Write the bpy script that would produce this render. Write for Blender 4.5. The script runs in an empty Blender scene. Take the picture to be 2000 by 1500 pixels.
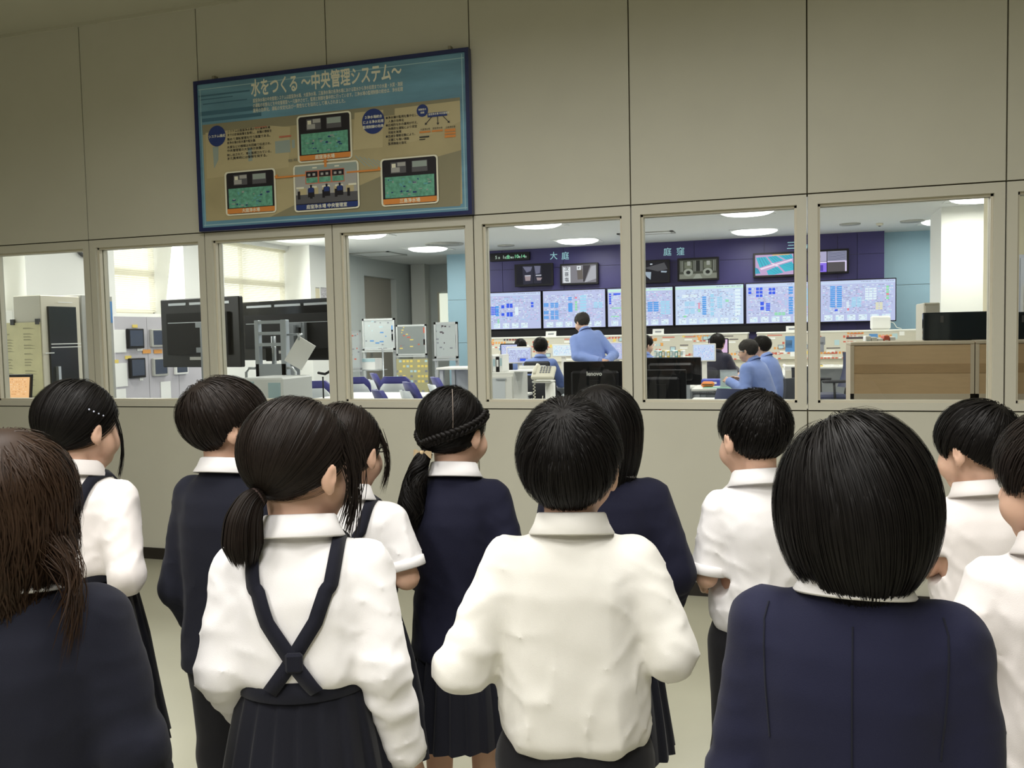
import bpy, math, random
import numpy as np
from mathutils import Vector, Matrix
from mathutils.bvhtree import BVHTree

# ---------------------------------------------------------------- scene, camera, light
scn = bpy.context.scene
COL = scn.collection
FPX = 1729.2                      # focal length in pixels of the 2000 px wide frame
YAW, PITCH, ROLL = 0.30694, 0.05703, -0.02134
CAMZ = 1.4315
WY = 4.778                        # room face of the glazed partition
PZ = 3.504                        # hall ceiling
CZ = 3.0                          # control room ceiling

def _axes():
    cy, sy, cp, sp = math.cos(YAW), math.sin(YAW), math.cos(PITCH), math.sin(PITCH)
    F = np.array([-sy*cp, cy*cp, -sp]); R = np.array([cy, sy, 0.0]); U = np.cross(R, F)
    cr, sr = math.cos(ROLL), math.sin(ROLL)
    return F, cr*R+sr*U, -sr*R+cr*U
CF, CR, CU = _axes()
cam = bpy.data.cameras.new('camera'); camo = bpy.data.objects.new('camera', cam); COL.objects.link(camo)
cam.sensor_width = 36.0; cam.lens = FPX/2000*36.0; cam.clip_start = 0.05; cam.clip_end = 200
camo.matrix_world = Matrix(((CR[0], CU[0], -CF[0], 0), (CR[1], CU[1], -CF[1], 0), (CR[2], CU[2], -CF[2], CAMZ), (0, 0, 0, 1)))
scn.camera = camo

def ray(px, py): return CF+(px-1000)/FPX*CR+(750-py)/FPX*CU
def at(px, py, Y):                # point of the plane y = Y seen there
    d = ray(px, py); return np.array([0, 0, CAMZ])+d*(Y/d[1])
def atz(px, py, Z):               # point of the height z = Z seen there
    d = ray(px, py); return np.array([0, 0, CAMZ])+d*((Z-CAMZ)/d[2])
def atx(px, py, X):
    d = ray(px, py); return np.array([0, 0, CAMZ])+d*(X/d[0])
def atd(px, py, D): return np.array([0, 0, CAMZ])+ray(px, py)*D

scn.view_settings.view_transform = 'Standard'
scn.view_settings.look = 'None'
scn.view_settings.exposure = 0.0
scn.view_settings.gamma = 1.0
scn.view_settings.use_curve_mapping = False

world = bpy.data.worlds.new('daylight'); scn.world = world; world.use_nodes = True
bg = world.node_tree.nodes['Background']; bg.inputs[0].default_value = (0.80, 0.90, 1.0, 1); bg.inputs[1].default_value = 1.0

def area(name, loc, target, sx, sy, power, col, spread=180):
    l = bpy.data.lights.new(name, 'AREA'); l.shape = 'RECTANGLE'; l.size = sx; l.size_y = sy; l.energy = power; l.color = col; l.spread = math.radians(spread)
    o = bpy.data.objects.new(name, l); COL.objects.link(o); o.location = loc
    o.rotation_euler = (Vector(target)-Vector(loc)).to_track_quat('-Z', 'Y').to_euler()
    return o
# ceiling lamps of the hall, above and behind the visitors (their fittings are built further down)
HALL_LAMP = [(x, y) for y in (-2.2, -0.3, 1.7) for x in (-1.75, 0.05)]
for hx, hy in HALL_LAMP:
    area('hall_lamp', (hx, hy, PZ-0.06), (hx, hy, 0), 0.55, 1.15, 46, (1.0, 0.975, 0.94), 168)
# ceiling panels of the control room (their housings are built further down)
LIGHT_X, LIGHT_Y = (-6.28, -3.50, -0.57, 2.25), (12.4, 14.95)
for lx in LIGHT_X:
    for ly in (6.9, 9.7)+LIGHT_Y:
        area('panel_lamp', (lx, ly, CZ-0.075), (lx, ly, 0), 0.6, 0.6, 30, (1.0, 0.98, 0.92))
# daylight from the control room's window side
for ly in (6.6, 9.6, 12.2):
    area('blind_daylight', (-8.05, ly, 2.4), (0, ly, 1.0), 1.3, 1.0, 40, (1.0, 1.0, 0.97))

# ---------------------------------------------------------------- helpers
random.seed(7); RNG = np.random.default_rng(11)
MATS = {}
def mat(name, col, rough=0.6, metal=0.0, spec=0.5, bump=0.0, bscale=200.0, noise=0.0, nscale=6.0, emit=None, estr=1.0, sheen=0.0, stretch=None):
    if name in MATS: return MATS[name]
    m = bpy.data.materials.new(name); m.use_nodes = True; nt = m.node_tree; b = nt.nodes['Principled BSDF']
    b.inputs['Base Color'].default_value = (*col, 1); b.inputs['Roughness'].default_value = rough
    b.inputs['Metallic'].default_value = metal; b.inputs['Specular IOR Level'].default_value = spec
    if sheen:
        b.inputs['Sheen Weight'].default_value = sheen; b.inputs['Sheen Roughness'].default_value = 0.5
    if emit is not None:
        b.inputs['Emission Color'].default_value = (*emit, 1); b.inputs['Emission Strength'].default_value = estr
    if bump or noise:
        tc = nt.nodes.new('ShaderNodeTexCoord'); mp = nt.nodes.new('ShaderNodeMapping'); nt.links.new(tc.outputs['Object'], mp.inputs[0])
        if stretch: mp.inputs['Scale'].default_value = stretch
        if bump:
            n = nt.nodes.new('ShaderNodeTexNoise'); n.inputs['Scale'].default_value = bscale; n.inputs['Detail'].default_value = 3
            bp = nt.nodes.new('ShaderNodeBump'); bp.inputs['Strength'].default_value = bump; bp.inputs['Distance'].default_value = 0.002
            nt.links.new(mp.outputs[0], n.inputs['Vector']); nt.links.new(n.outputs[0], bp.inputs['Height']); nt.links.new(bp.outputs[0], b.inputs['Normal'])
        if noise:
            n2 = nt.nodes.new('ShaderNodeTexNoise'); n2.inputs['Scale'].default_value = nscale; n2.inputs['Detail'].default_value = 4
            rp = nt.nodes.new('ShaderNodeMapRange'); rp.inputs[1].default_value = 0.3; rp.inputs[2].default_value = 0.7
            rp.inputs[3].default_value = 1-noise; rp.inputs[4].default_value = 1+noise
            mx = nt.nodes.new('ShaderNodeMix'); mx.data_type = 'RGBA'; mx.blend_type = 'MULTIPLY'; mx.inputs[0].default_value = 1
            mx.inputs[6].default_value = (*col, 1)
            nt.links.new(mp.outputs[0], n2.inputs['Vector']); nt.links.new(n2.outputs[0], rp.inputs[0]); nt.links.new(rp.outputs[0], mx.inputs[7]); nt.links.new(mx.outputs[2], b.inputs['Base Color'])
    MATS[name] = m; return m

class MB:
    """collects boxes, prisms, tubes and quads; build() links them as ONE mesh object"""
    def __init__(s): s.v = []; s.f = []; s.m = []; s.mats = []; s.cur = 0; s.smooth = []
    def use(s, m):
        if m not in s.mats: s.mats.append(m)
        s.cur = s.mats.index(m); return s
    def _add(s, vs, fs, sm=False):
        o = len(s.v); s.v += [tuple(map(float, v)) for v in vs]; s.f += [tuple(i+o for i in f) for f in fs]; s.m += [s.cur]*len(fs); s.smooth += [sm]*len(fs); return s
    def quad(s, a, b, c, d): return s._add([a, b, c, d], [(0, 1, 2, 3)])
    def poly(s, pts): return s._add(pts, [tuple(range(len(pts)))])
    def box(s, lo, hi, M=None, bev=0.0):
        x0, y0, z0 = lo; x1, y1, z1 = hi
        if bev > 0:
            bev = min(bev, 0.49*min(abs(x1-x0), abs(y1-y0), abs(z1-z0)))
            vs, idx = [], {}
            for sx in (0, 1):
                for sy in (0, 1):
                    for sz in (0, 1):
                        c = (x1 if sx else x0, y1 if sy else y0, z1 if sz else z0); d = (-bev if sx else bev, -bev if sy else bev, -bev if sz else bev)
                        for ax in range(3):
                            p = [c[i]+(d[i] if i != ax else 0) for i in range(3)]; idx[(sx, sy, sz, ax)] = len(vs); vs.append(p)
            fs = []
            for ax in range(3):
                o = [i for i in range(3) if i != ax]
                for sgn in (0, 1):
                    q = []
                    for a, b in ((0, 0), (1, 0), (1, 1), (0, 1)):
                        k = [0, 0, 0]; k[ax] = sgn; k[o[0]] = a; k[o[1]] = b; q.append(idx[(*k, ax)])
                    fs.append(tuple(q))
                for a in (0, 1):
                    for b in (0, 1):
                        k0 = [0, 0, 0]; k0[o[0]] = a; k0[o[1]] = b; k1 = list(k0); k1[ax] = 1
                        fs.append((idx[(*k0, o[0])], idx[(*k0, o[1])], idx[(*k1, o[1])], idx[(*k1, o[0])]))
            for sx in (0, 1):
                for sy in (0, 1):
                    for sz in (0, 1): fs.append(tuple(idx[(sx, sy, sz, a)] for a in range(3)))
        else:
            vs = [(x0, y0, z0), (x1, y0, z0), (x1, y1, z0), (x0, y1, z0), (x0, y0, z1), (x1, y0, z1), (x1, y1, z1), (x0, y1, z1)]
            fs = [(3, 2, 1, 0), (4, 5, 6, 7), (0, 1, 5, 4), (1, 2, 6, 5), (2, 3, 7, 6), (3, 0, 4, 7)]
        if M is not None: vs = [M @ Vector(v) for v in vs]
        return s._add(vs, fs)
    def tube(s, pts, r, n=8, cap=True, sm=True):
        pts = [Vector(p) for p in pts]; rr = r if isinstance(r, (list, tuple)) else [r]*len(pts)
        vs, fs, up = [], [], None
        for i, p in enumerate(pts):
            t = (pts[min(i+1, len(pts)-1)]-pts[max(i-1, 0)]).normalized()
            if up is None: up = t.orthogonal().normalized()
            up = (up-t*up.dot(t)).normalized(); w = t.cross(up)
            for k in range(n):
                a = 2*math.pi*k/n; vs.append(p+(up*math.cos(a)+w*math.sin(a))*rr[i])
        for i in range(len(pts)-1):
            for k in range(n): fs.append((i*n+k, i*n+(k+1) % n, (i+1)*n+(k+1) % n, (i+1)*n+k))
        if cap: fs += [tuple(range(n-1, -1, -1)), tuple(range((len(pts)-1)*n, len(pts)*n))]
        return s._add(vs, fs, sm)
    def lathe(s, prof, M=None, n=24, sm=True):
        vs, fs = [], []
        for r, z in prof:
            for k in range(n):
                a = 2*math.pi*k/n; v = Vector((r*math.cos(a), r*math.sin(a), z)); vs.append(M @ v if M is not None else v)
        for i in range(len(prof)-1):
            for k in range(n): fs.append((i*n+k, i*n+(k+1) % n, (i+1)*n+(k+1) % n, (i+1)*n+k))
        fs += [tuple(range(n-1, -1, -1)), tuple(range((len(prof)-1)*n, len(prof)*n))]
        return s._add(vs, fs, sm)
    def grid(s, P, closed=False):
        n, m = len(P), len(P[0]); vs = [p for row in P for p in row]; fs = []
        for i in range(n-1):
            for j in range(m if closed else m-1): fs.append((i*m+j, i*m+(j+1) % m, (i+1)*m+(j+1) % m, (i+1)*m+j))
        return s._add(vs, fs, True)
    def prism(s, pts, d, M=None):
        """closed outline pts (3d), extruded by vector d"""
        n = len(pts); a = [Vector(p) for p in pts]; b = [p+Vector(d) for p in a]; vs = a+b
        if M is not None: vs = [M @ v for v in vs]
        fs = [tuple(range(n-1, -1, -1)), tuple(range(n, 2*n))]+[(i, (i+1) % n, n+(i+1) % n, n+i) for i in range(n)]
        return s._add(vs, fs)
    def build(s, name, material=None, parent=None, loc=None):
        me = bpy.data.meshes.new(name); me.from_pydata(s.v, [], s.f)
        if material is not None: me.materials.append(material)
        else:
            for m in s.mats: me.materials.append(m)
            me.polygons.foreach_set('material_index', s.m)
        me.polygons.foreach_set('use_smooth', s.smooth); me.update()
        o = bpy.data.objects.new(name, me); COL.objects.link(o)
        if parent is not None: o.parent = parent
        if loc is not None: o.location = loc
        return o

def tag(o, label=None, cat=None, group=None, kind=None):
    if label: o['label'] = label
    if cat: o['category'] = cat
    if group: o['group'] = group
    if kind: o['kind'] = kind
    return o
def empty(name, loc, rz=0.0, label=None, cat=None, group=None):
    o = bpy.data.objects.new(name, None); COL.objects.link(o); o.location = loc; o.rotation_euler = (0, 0, rz); o.empty_display_size = 0.1
    return tag(o, label, cat, group)
def copy_tree(o, parent=None):
    c = o.copy(); COL.objects.link(c)
    if parent is not None: c.parent = parent
    for ch in list(o.children): copy_tree(ch, c)
    return c
def dup(o, loc, rz, label=None, group=None):
    c = copy_tree(o); c.location = loc; c.rotation_euler = (0, 0, rz)
    if label: c['label'] = label
    if group: c['group'] = group
    return c
def box(name, lo, hi, m, parent=None, bev=0.0): return MB().box(lo, hi, None, bev).build(name, m, parent)
def text_mesh(body, size, M, bold=0.0, align='LEFT', depth=0.0):
    """lettering as (verts, faces) placed by matrix M (x right, y up in the text plane)"""
    c = bpy.data.curves.new('lettering', 'FONT'); c.body = body; c.size = size; c.align_x = align; c.extrude = depth; c.resolution_u = 3
    o = bpy.data.objects.new('lettering', c); COL.objects.link(o)
    me = bpy.data.meshes.new_from_object(o.evaluated_get(bpy.context.evaluated_depsgraph_get()))
    fs0 = [tuple(p.vertices) for p in me.polygons]; vs, fs = [], []
    k = bold*0.5
    for q, (dx, dy) in enumerate(((0, 0),) if not bold else ((-k, 0), (k, 0), (0, -k), (0, k))):
        n0 = len(vs); vs += [M @ (v.co+Vector((dx, dy, 0.00001*q))) for v in me.vertices]; fs += [tuple(i+n0 for i in f) for f in fs0]
    bpy.data.objects.remove(o); bpy.data.curves.remove(c); bpy.data.meshes.remove(me)
    return vs, fs
def wall_M(x, y, z):
    """text plane facing -y (towards the camera)"""
    return Matrix.Translation((x, y, z)) @ Matrix(((1, 0, 0, 0), (0, 0, -1, 0), (0, 1, 0, 0), (0, 0, 0, 1)))
# ---------------------------------------------------------------- large structure
M_wall = mat('beige_panel', (0.595, 0.585, 0.495), 0.55, spec=0.3, bump=0.08, bscale=500, noise=0.02, nscale=3)
M_joint = mat('joint_brown', (0.075, 0.065, 0.035), 0.8)
M_frame = mat('beige_frame', (0.615, 0.60, 0.51), 0.45, spec=0.4)
M_frame_l = mat('glazing_bead', (0.66, 0.62, 0.50), 0.45)
M_base = mat('baseboard_dark', (0.016, 0.012, 0.009), 0.5)
M_hceil = mat('hall_ceiling', (0.54, 0.53, 0.43), 0.8, bump=0.1, bscale=300)
def floor_mat():
    m = mat('vinyl_floor', (0.46, 0.45, 0.345), 0.28, spec=0.5, noise=0.04, nscale=2.5)
    return m
M_floor = floor_mat()
M_white = mat('white_wall', (0.80, 0.80, 0.76), 0.7)
M_cceil = mat('white_ceiling', (0.78, 0.79, 0.76), 0.8)
M_blue = mat('pale_blue_wall', (0.31, 0.475, 0.565), 0.6, bump=0.05, bscale=120)
M_grey = mat('grey_green_wall', (0.56, 0.595, 0.575), 0.7)
M_cfloor = mat('carpet_grey', (0.33, 0.35, 0.36), 0.9, bump=0.3, bscale=400)

def struct(o): o['kind'] = 'structure'; return o
JX = [0.9755-0.9*(6-i) for i in range(-3, 11)]       # panel joints
WT = 0.11                                            # partition thickness
Z_SILL, Z_HEAD, FW = 1.003, 2.106, 0.053
XL, XR, YB = -6.9, 4.6, -3.7
# partition: apron below the sill joint and panels above the head joint, in 0.9 m panels with open joints
mb = MB()
g = 0.0035
mb.use(M_joint).box((XL, WY+0.012, 0), (XR, WY+WT, Z_SILL)).box((XL, WY+0.012, Z_HEAD), (XR, WY+WT, PZ))
edges = [XL]+[x for x in JX if XL < x < XR]+[XR]
mb.use(M_wall)
for a, b in zip(edges[:-1], edges[1:]):
    mb.box((a+g, WY, 0.0), (b-g, WY+0.012, Z_SILL-g)).box((a+g, WY, Z_HEAD+g), (b-g, WY+0.012, PZ))
struct(mb.build('wall_front'))
def pane_mat():
    m = bpy.data.materials.new('window_glass'); m.use_nodes = True; nt = m.node_tree; nt.nodes.clear()
    out = nt.nodes.new('ShaderNodeOutputMaterial'); mix = nt.nodes.new('ShaderNodeMixShader'); tr = nt.nodes.new('ShaderNodeBsdfTransparent'); gl = nt.nodes.new('ShaderNodeBsdfGlossy'); fr = nt.nodes.new('ShaderNodeFresnel')
    tr.inputs[0].default_value = (0.93, 0.96, 0.94, 1); gl.inputs['Roughness'].default_value = 0.0; fr.inputs[0].default_value = 1.5
    nt.links.new(fr.outputs[0], mix.inputs[0]); nt.links.new(tr.outputs[0], mix.inputs[1]); nt.links.new(gl.outputs[0], mix.inputs[2]); nt.links.new(mix.outputs[0], out.inputs[0])
    return m
M_glass = pane_mat()
n = 0
for a, b in zip(edges[:-1], edges[1:]):
    if b < -6.3 or a > 3.0:                          # blank panels at the far ends
        struct(box('wall_front', (a+g, WY, Z_SILL), (b-g, WY+WT, Z_HEAD), M_wall)); continue
    n += 1
    w = struct(empty('window_%d' % n, ((a+b)/2, WY, Z_SILL))); cx = (a+b)/2
    f = MB().use(M_frame); h = (b-a)/2-g; T = Z_HEAD-Z_SILL
    fo = FW-0.006
    f.box((-h, 0, g), (-h+fo, WT, T-g)).box((h-fo, 0, g), (h, WT, T-g)).box((-h+fo, 0, g), (h-fo, WT, 0.040)).box((-h+fo, 0, T-FW), (h-fo, WT, T-g))
    f.build('window_frame', parent=w)
    d = MB().use(M_frame_l); e = 0.012
    for (x0, x1, z0, z1) in ((-h+fo, -h+fo+e, 0.04, T-FW), (h-fo-e, h-fo, 0.04, T-FW), (-h+fo, h-fo, 0.04, 0.04+e), (-h+fo, h-fo, T-FW-e, T-FW)):
        d.box((x0, 0.022, z0), (x1, 0.048, z1)).box((x0, 0.060, z0), (x1, 0.088, z1))
    d.build('glazing_bead', parent=w)
    MB().quad((-h+fo, 0.054, 0.04), (h-fo, 0.054, 0.04), (h-fo, 0.054, T-FW), (-h+fo, 0.054, T-FW)).build('pane', M_glass, w)
struct(box('baseboard_front', (XL, WY-0.012, 0), (XR, WY, 0.073), M_base))
struct(box('trim_1', (XL, WY-0.014, PZ-0.02), (XR, WY, PZ), M_hceil))
# hall
struct(box('floor', (XL, YB, -0.1), (XR, WY+0.05, 0), M_floor))
struct(box('ceiling', (XL, YB, PZ), (XR, WY+WT, PZ+0.1), M_hceil))
struct(box('wall_left', (XL-0.1, YB, 0), (XL, WY+WT, PZ), M_wall))
struct(box('wall_right', (XR, YB, 0), (XR+0.1, WY+WT, PZ), M_wall))
struct(box('wall_rear', (XL, YB-0.1, 0), (XR, YB, PZ), mat('rear_wall_brown', (0.12, 0.10, 0.075), 0.7)))
# control room shell
CX0, CX1, CY0, CY1 = -8.2, 6.5, WY+WT, 20.2
DY = 16.0                                            # face of the blue display wall
struct(box('floor.001', (CX0-1.5, CY0, -0.1), (CX1, CY1, 0.0), M_cfloor))
mb = MB().use(M_cceil).box((CX0-0.3, CY0, CZ), (CX1, CY1, CZ+0.1)); struct(mb.build('ceiling.001'))
struct(box('wall_far', (CX0-0.3, CY1, 0), (CX1, CY1+0.1, CZ), M_grey))
struct(box('wall_far_right', (CX1, CY0, 0), (CX1+0.1, CY1, CZ), M_blue))
# lamps of the hall ceiling
for k, (hx, hy) in enumerate(HALL_LAMP):
    t = empty('ceiling_light', (hx, hy, PZ), 0, 'oblong ceiling lamp of the dim hall above the visiting children', 'ceiling light', 'oblong ceiling lamps of the hall')
    MB().use(M_frame_l).box((-0.34, -0.64, -0.05), (-0.29, 0.64, -0.001)).box((0.29, -0.64, -0.05), (0.34, 0.64, -0.001)).box((-0.29, -0.64, -0.05), (0.29, -0.59, -0.001)).box((-0.29, 0.59, -0.05), (0.29, 0.64, -0.001)).build('frame', parent=t)
    box('diffuser', (-0.29, -0.59, -0.03), (0.29, 0.59, -0.002), mat('hall_diffuser', (0.8, 0.8, 0.76), 0.4, emit=(1.0, 0.97, 0.91), estr=2.0), t)
# ---------------------------------------------------------------- information board on the partition
BYF = WY-0.045
def sg(cx, cy): p = at(370+cx/3.5714, 80+cy/3.5714, BYF); return float(p[0]), float(p[2])
sx0 = (sg(25, 280)[0]+sg(75, 1325)[0])/2; sx1 = (sg(1945, 50)[0]+sg(1975, 1215)[0])/2
sz1 = (sg(25, 280)[1]+sg(1945, 50)[1])/2; sz0 = (sg(75, 1325)[1]+sg(1975, 1215)[1])/2
SX, SZ = (sx0+sx1)/2, (sz0+sz1)/2; sw, sh = (sx1-sx0)/2, (sz1-sz0)/2
board = empty('information_board', (SX, BYF, SZ), 0, 'large blue framed information board about water making on the beige wall', 'sign')
M_bfr = mat('board_frame_blue', (0.014, 0.022, 0.10), 0.35)
mb = MB().use(M_bfr); e = 0.022
mb.box((-sw, -0.006, sh-e), (sw, 0.035, sh)).box((-sw, -0.006, -sh), (sw, 0.035, -sh+e)).box((-sw, -0.006, -sh+e), (-sw+e, 0.035, sh-e)).box((sw-e, -0.006, -sh+e), (sw, 0.035, sh-e)); mb.build('frame', parent=board)
def smat(n, c, **k): return mat('print_'+n, c, 0.35, spec=0.45, **k)
P_blue = smat('blue', (0.155, 0.33, 0.45), noise=0.22, nscale=3.0, stretch=(0.6, 1, 3)); P_blue2 = smat('blue_dark', (0.072, 0.18, 0.264)); P_line = smat('line', (0.39, 0.598, 0.65))
P_tan = smat('tan', (0.4785, 0.4132, 0.2392), noise=0.15, nscale=2.5); P_tan2 = smat('tan_dark', (0.29, 0.2682, 0.174)); P_tan3 = smat('tan_light', (0.5583, 0.4858, 0.29)); P_white = smat('white', (0.85, 0.841, 0.6815)); P_ink = smat('ink', (0.05, 0.05, 0.05)); P_navy = smat('navy', (0.0264, 0.0504, 0.204))
P_gr = smat('green', (0.145, 0.4132, 0.2972), noise=0.3, nscale=45); P_gr2 = smat('green_blue', (0.145, 0.435, 0.464)); P_or = smat('orange', (0.754, 0.29, 0.0725)); P_dk = smat('dark', (0.02, 0.018, 0.025)); P_pic = smat('picture', (0.435, 0.435, 0.4205)); P_pic2 = smat('picture_grey', (0.116, 0.116, 0.1305)); P_red = smat('red', (0.58, 0.203, 0.1305)); P_lg = smat('greyblue', (0.348, 0.4205, 0.3915))
box('backing', (-sw+0.01, 0.004, -sh+0.01), (sw-0.01, 0.03, sh-0.01), P_blue, board)
class Sheet:
    def __init__(s): s.mb = MB(); s.k = 0
    def L(s, x, z): return x-SX, z-SZ
    def _y(s): s.k += 1; return 0.0035-0.00003*s.k
    def rc(s, m, cx0, cy0, cx1, cy1):
        """rectangle by the middles of its edges as seen in the photo"""
        mx, my = (cx0+cx1)/2, (cy0+cy1)/2; y = s._y(); x0 = sg(cx0, my)[0]-SX; x1 = sg(cx1, my)[0]-SX; z1 = sg(mx, cy0)[1]-SZ; z0 = sg(mx, cy1)[1]-SZ
        s.mb.use(m).quad((x0, y, z0), (x1, y, z0), (x1, y, z1), (x0, y, z1)); return s
    def lr(s, m, x0, z0, x1, z1): y = s._y(); s.mb.use(m).quad((x0, y, z0), (x1, y, z0), (x1, y, z1), (x0, y, z1)); return s
    def round(s, m, cx0, cy0, cx1, cy1, r):
        mx, my = (cx0+cx1)/2, (cy0+cy1)/2; y = s._y(); x0 = sg(cx0, my)[0]-SX; x1 = sg(cx1, my)[0]-SX; z1 = sg(mx, cy0)[1]-SZ; z0 = sg(mx, cy1)[1]-SZ; pts = []
        for (ax, az, a0) in ((x1-r, z1-r, 0), (x0+r, z1-r, 90), (x0+r, z0+r, 180), (x1-r, z0+r, 270)):
            for i in range(6): a = math.radians(a0+18*i); pts.append((ax+r*math.cos(a), y, az+r*math.sin(a)))
        s.mb.use(m).poly(pts); return x0, z0, x1, z1
    def disc(s, m, cx, cy, r): x, z = sg(cx, cy); y = s._y(); s.mb.use(m).poly([(x-SX+r*math.cos(a), y, z-SZ+r*math.sin(a)) for a in np.linspace(0, 2*math.pi, 33)[:-1]]); return s
    def tri(s, m, pts): y = s._y(); s.mb.use(m).poly([(sg(*p)[0]-SX, y, sg(*p)[1]-SZ) for p in pts]); return s
    def text(s, m, body, cx, cy, size, bold=0.0, align='LEFT', width=None):
        x, z = sg(cx, cy); y = s._y(); M = Matrix.Translation((x-SX, y, z-SZ)) @ Matrix(((1, 0, 0, 0), (0, 0, -1, 0), (0, 1, 0, 0), (0, 0, 0, 1)))
        vs, fs = text_mesh(body, size, M, bold, align)
        if width is not None and vs:
            w0 = max(v[0] for v in vs)-min(v[0] for v in vs); k = width/w0; xo = x-SX; vs = [(xo+(v[0]-xo)*k, v[1], v[2]) for v in vs]
        s.mb.use(m)._add(vs, fs); return s
S = Sheet()
for j, (a, b, c, d) in enumerate(((60, 360, 420, 372), (70, 470, 520, 500), (90, 420, 400, 428), (70, 395, 300, 402), (85, 520, 500, 545))): S.rc(P_blue2, a, b, c, d)
S.lr(P_line, -sw+0.03, sh-0.055, sw-0.03, sh-0.050).lr(P_line, -sw+0.03, -sh+0.035, sw-0.03, -sh+0.041).lr(P_line, sw-0.045, -sh+0.03, sw-0.04, sh-0.03).lr(P_line, -sw+0.04, -sh+0.03, -sw+0.044, sh-0.05)
S.build = lambda n: S.mb.build(n, parent=board)
x0, z0, x1, z1 = S.round(P_tan, 98, 488, 1896, 1198, 0.004)
zt2 = z1; S.lr(P_tan2, x0, z1-0.06, x1, z1)
S.tri(P_tan2, [(1895, 760), (1890, 1150), (560, 1228), (800, 1110), (1180, 1010), (1500, 870)])
S.tri(P_tan3, [(110, 640), (560, 590), (700, 600), (690, 880), (120, 960)]).tri(P_tan3, [(1150, 500), (1350, 480), (1345, 740), (1140, 760)]).tri(P_tan3, [(1430, 470), (1885, 415), (1890, 560), (1570, 700), (1430, 720)])
for k in range(8): S.tri(P_lg, [(1150+30*k, 800+6*k), (1158+30*k, 798+6*k), (1230+30*k, 870+3*k), (1222+30*k, 872+3*k)])
S.tri(P_lg, [(595, 700), (700, 688), (703, 775), (598, 785)]).tri(P_lg, [(712, 690), (732, 688), (734, 745), (714, 748)]).tri(P_lg, [(160, 740), (200, 735), (200, 830), (170, 890)]).tri(P_lg, [(405, 745), (432, 742), (438, 835), (410, 840)])
wt = sg(1480, 250)[0]-sg(428, 330)[0]
S.text(P_white, '水をつくる ～中央管理システム～', 428, 377, 0.107, 0.0055, width=wt)
for i, ln in enumerate(('庭窪浄水場の中央管理システムは庭窪浄水場、大庭浄水場、三島浄水場の各浄水場における取水から浄水処理までの水量・水質・施設', 'の運転の状態などを中央管理室へ一元集中させて、監視と制御を集中的に行っています。三浄水場の監視制御の統合は、浄水処理', '運用の効率化、運転の安定化及び一貫性などを目的として導入されました。')):
    S.text(P_white, ln, 441, 430+i*35-2, 0.026, 0.0006, width=(sg(1487, 325)[0]-sg(441, 430)[0])*(1, 1, 0.63)[i])
S.build('title_print')
S2 = Sheet(); S2.k = 70
rnd = random.Random(9)
S2.disc(P_navy, 190, 663, 0.063).text(P_white, 'システム構成', 190, 672, 0.020, 0.0008, 'CENTER').disc(P_navy, 1281, 560, 0.072)
for i, ln in enumerate(('３浄水場統合', 'による浄水処理', '監視制御の効果')): S2.text(P_white, ln, 1281, 537+i*34, 0.019, 0.0008, 'CENTER')
S2.disc(P_navy, 1624, 485, 0.035).text(P_white, '制御室の', 1624, 483, 0.012, 0.0005, 'CENTER').text(P_white, '役割', 1624, 505, 0.012, 0.0005, 'CENTER')
left = ('システムは庭窪浄水場から三島浄水場', 'までの計装設備を監視し、各種の情報を', '集めて運転管理を行う装置である。', '各浄水場の取水量や配水量、', '水質などの情報は光回線で伝送され、', '中央管理室の大型表示装置に', '映し出されて、常に監視されている。', 'また異常時には警報を発する。')
for i, ln in enumerate(left): S2.text(P_ink, ln, 262, 640+i*27.5-3*(i % 2), 0.0175, 0.0004, width=(sg(570, 620)[0]-sg(262, 640)[0])*(0.97, 1, .98, .66, 1, .84, 1, .9)[i])
for i, ln in enumerate(('●浄水場の監視を集中化し、', '　人員の効率化', '●広域的な水の運用が行え、', '　効果的な運転により安定', '　供給を実現', '●迅速な情報収集により、', '　災害にも強い施設', '　監視機能の強化')): S2.text(P_ink, ln, 1368, 545+i*26, 0.0165, 0.0004)
S2.rc(P_navy, 1660, 497, 1797, 527).text(P_white, '庭窪浄水場 中央管理室', 1666, 519, 0.0125, 0.0004)
for (bx, by_, ex_, ey) in ((1690, 528, 1645, 582), (1730, 524, 1733, 580), (1765, 520, 1812, 568)):
    dx, dy = ex_-bx, ey-by_; L_ = math.hypot(dx, dy); nx, ny = -dy/L_*2.5, dx/L_*2.5
    S2.tri(P_ink, [(bx+nx, by_+ny), (ex_+nx, ey+ny), (ex_-nx, ey-ny), (bx-nx, by_-ny)]).tri(P_ink, [(ex_+4*nx-dx/L_*10, ey+4*ny-dy/L_*10), (ex_+dx/L_*6, ey+dy/L_*6), (ex_-4*nx-dx/L_*10, ey-4*ny-dy/L_*10)])
for a, b, c, d, tx in ((1604, 628, 1680, 640, '大庭浄水場'), (1690, 620, 1767, 632, '庭窪浄水場'), (1780, 612, 1855, 630, '三島浄水場'), (1780, 636, 1857, 650, ''), (1780, 656, 1857, 672, '')): S2.rc(P_or, a, b, c, d).text(P_ink, tx, a+6, b-4, 0.012)
S2.rc(P_ink, 1604, 664, 1672, 674).rc(P_ink, 1604, 684, 1644, 690).rc(P_red, 455, 598, 540, 604).rc(P_red, 625, 660, 710, 672).rc(P_tan2, 690, 825, 720, 842).rc(P_tan2, 726, 820, 750, 838)
S2.mb.build('caption_print', parent=board)
S3 = Sheet(); S3.k = 140
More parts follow.
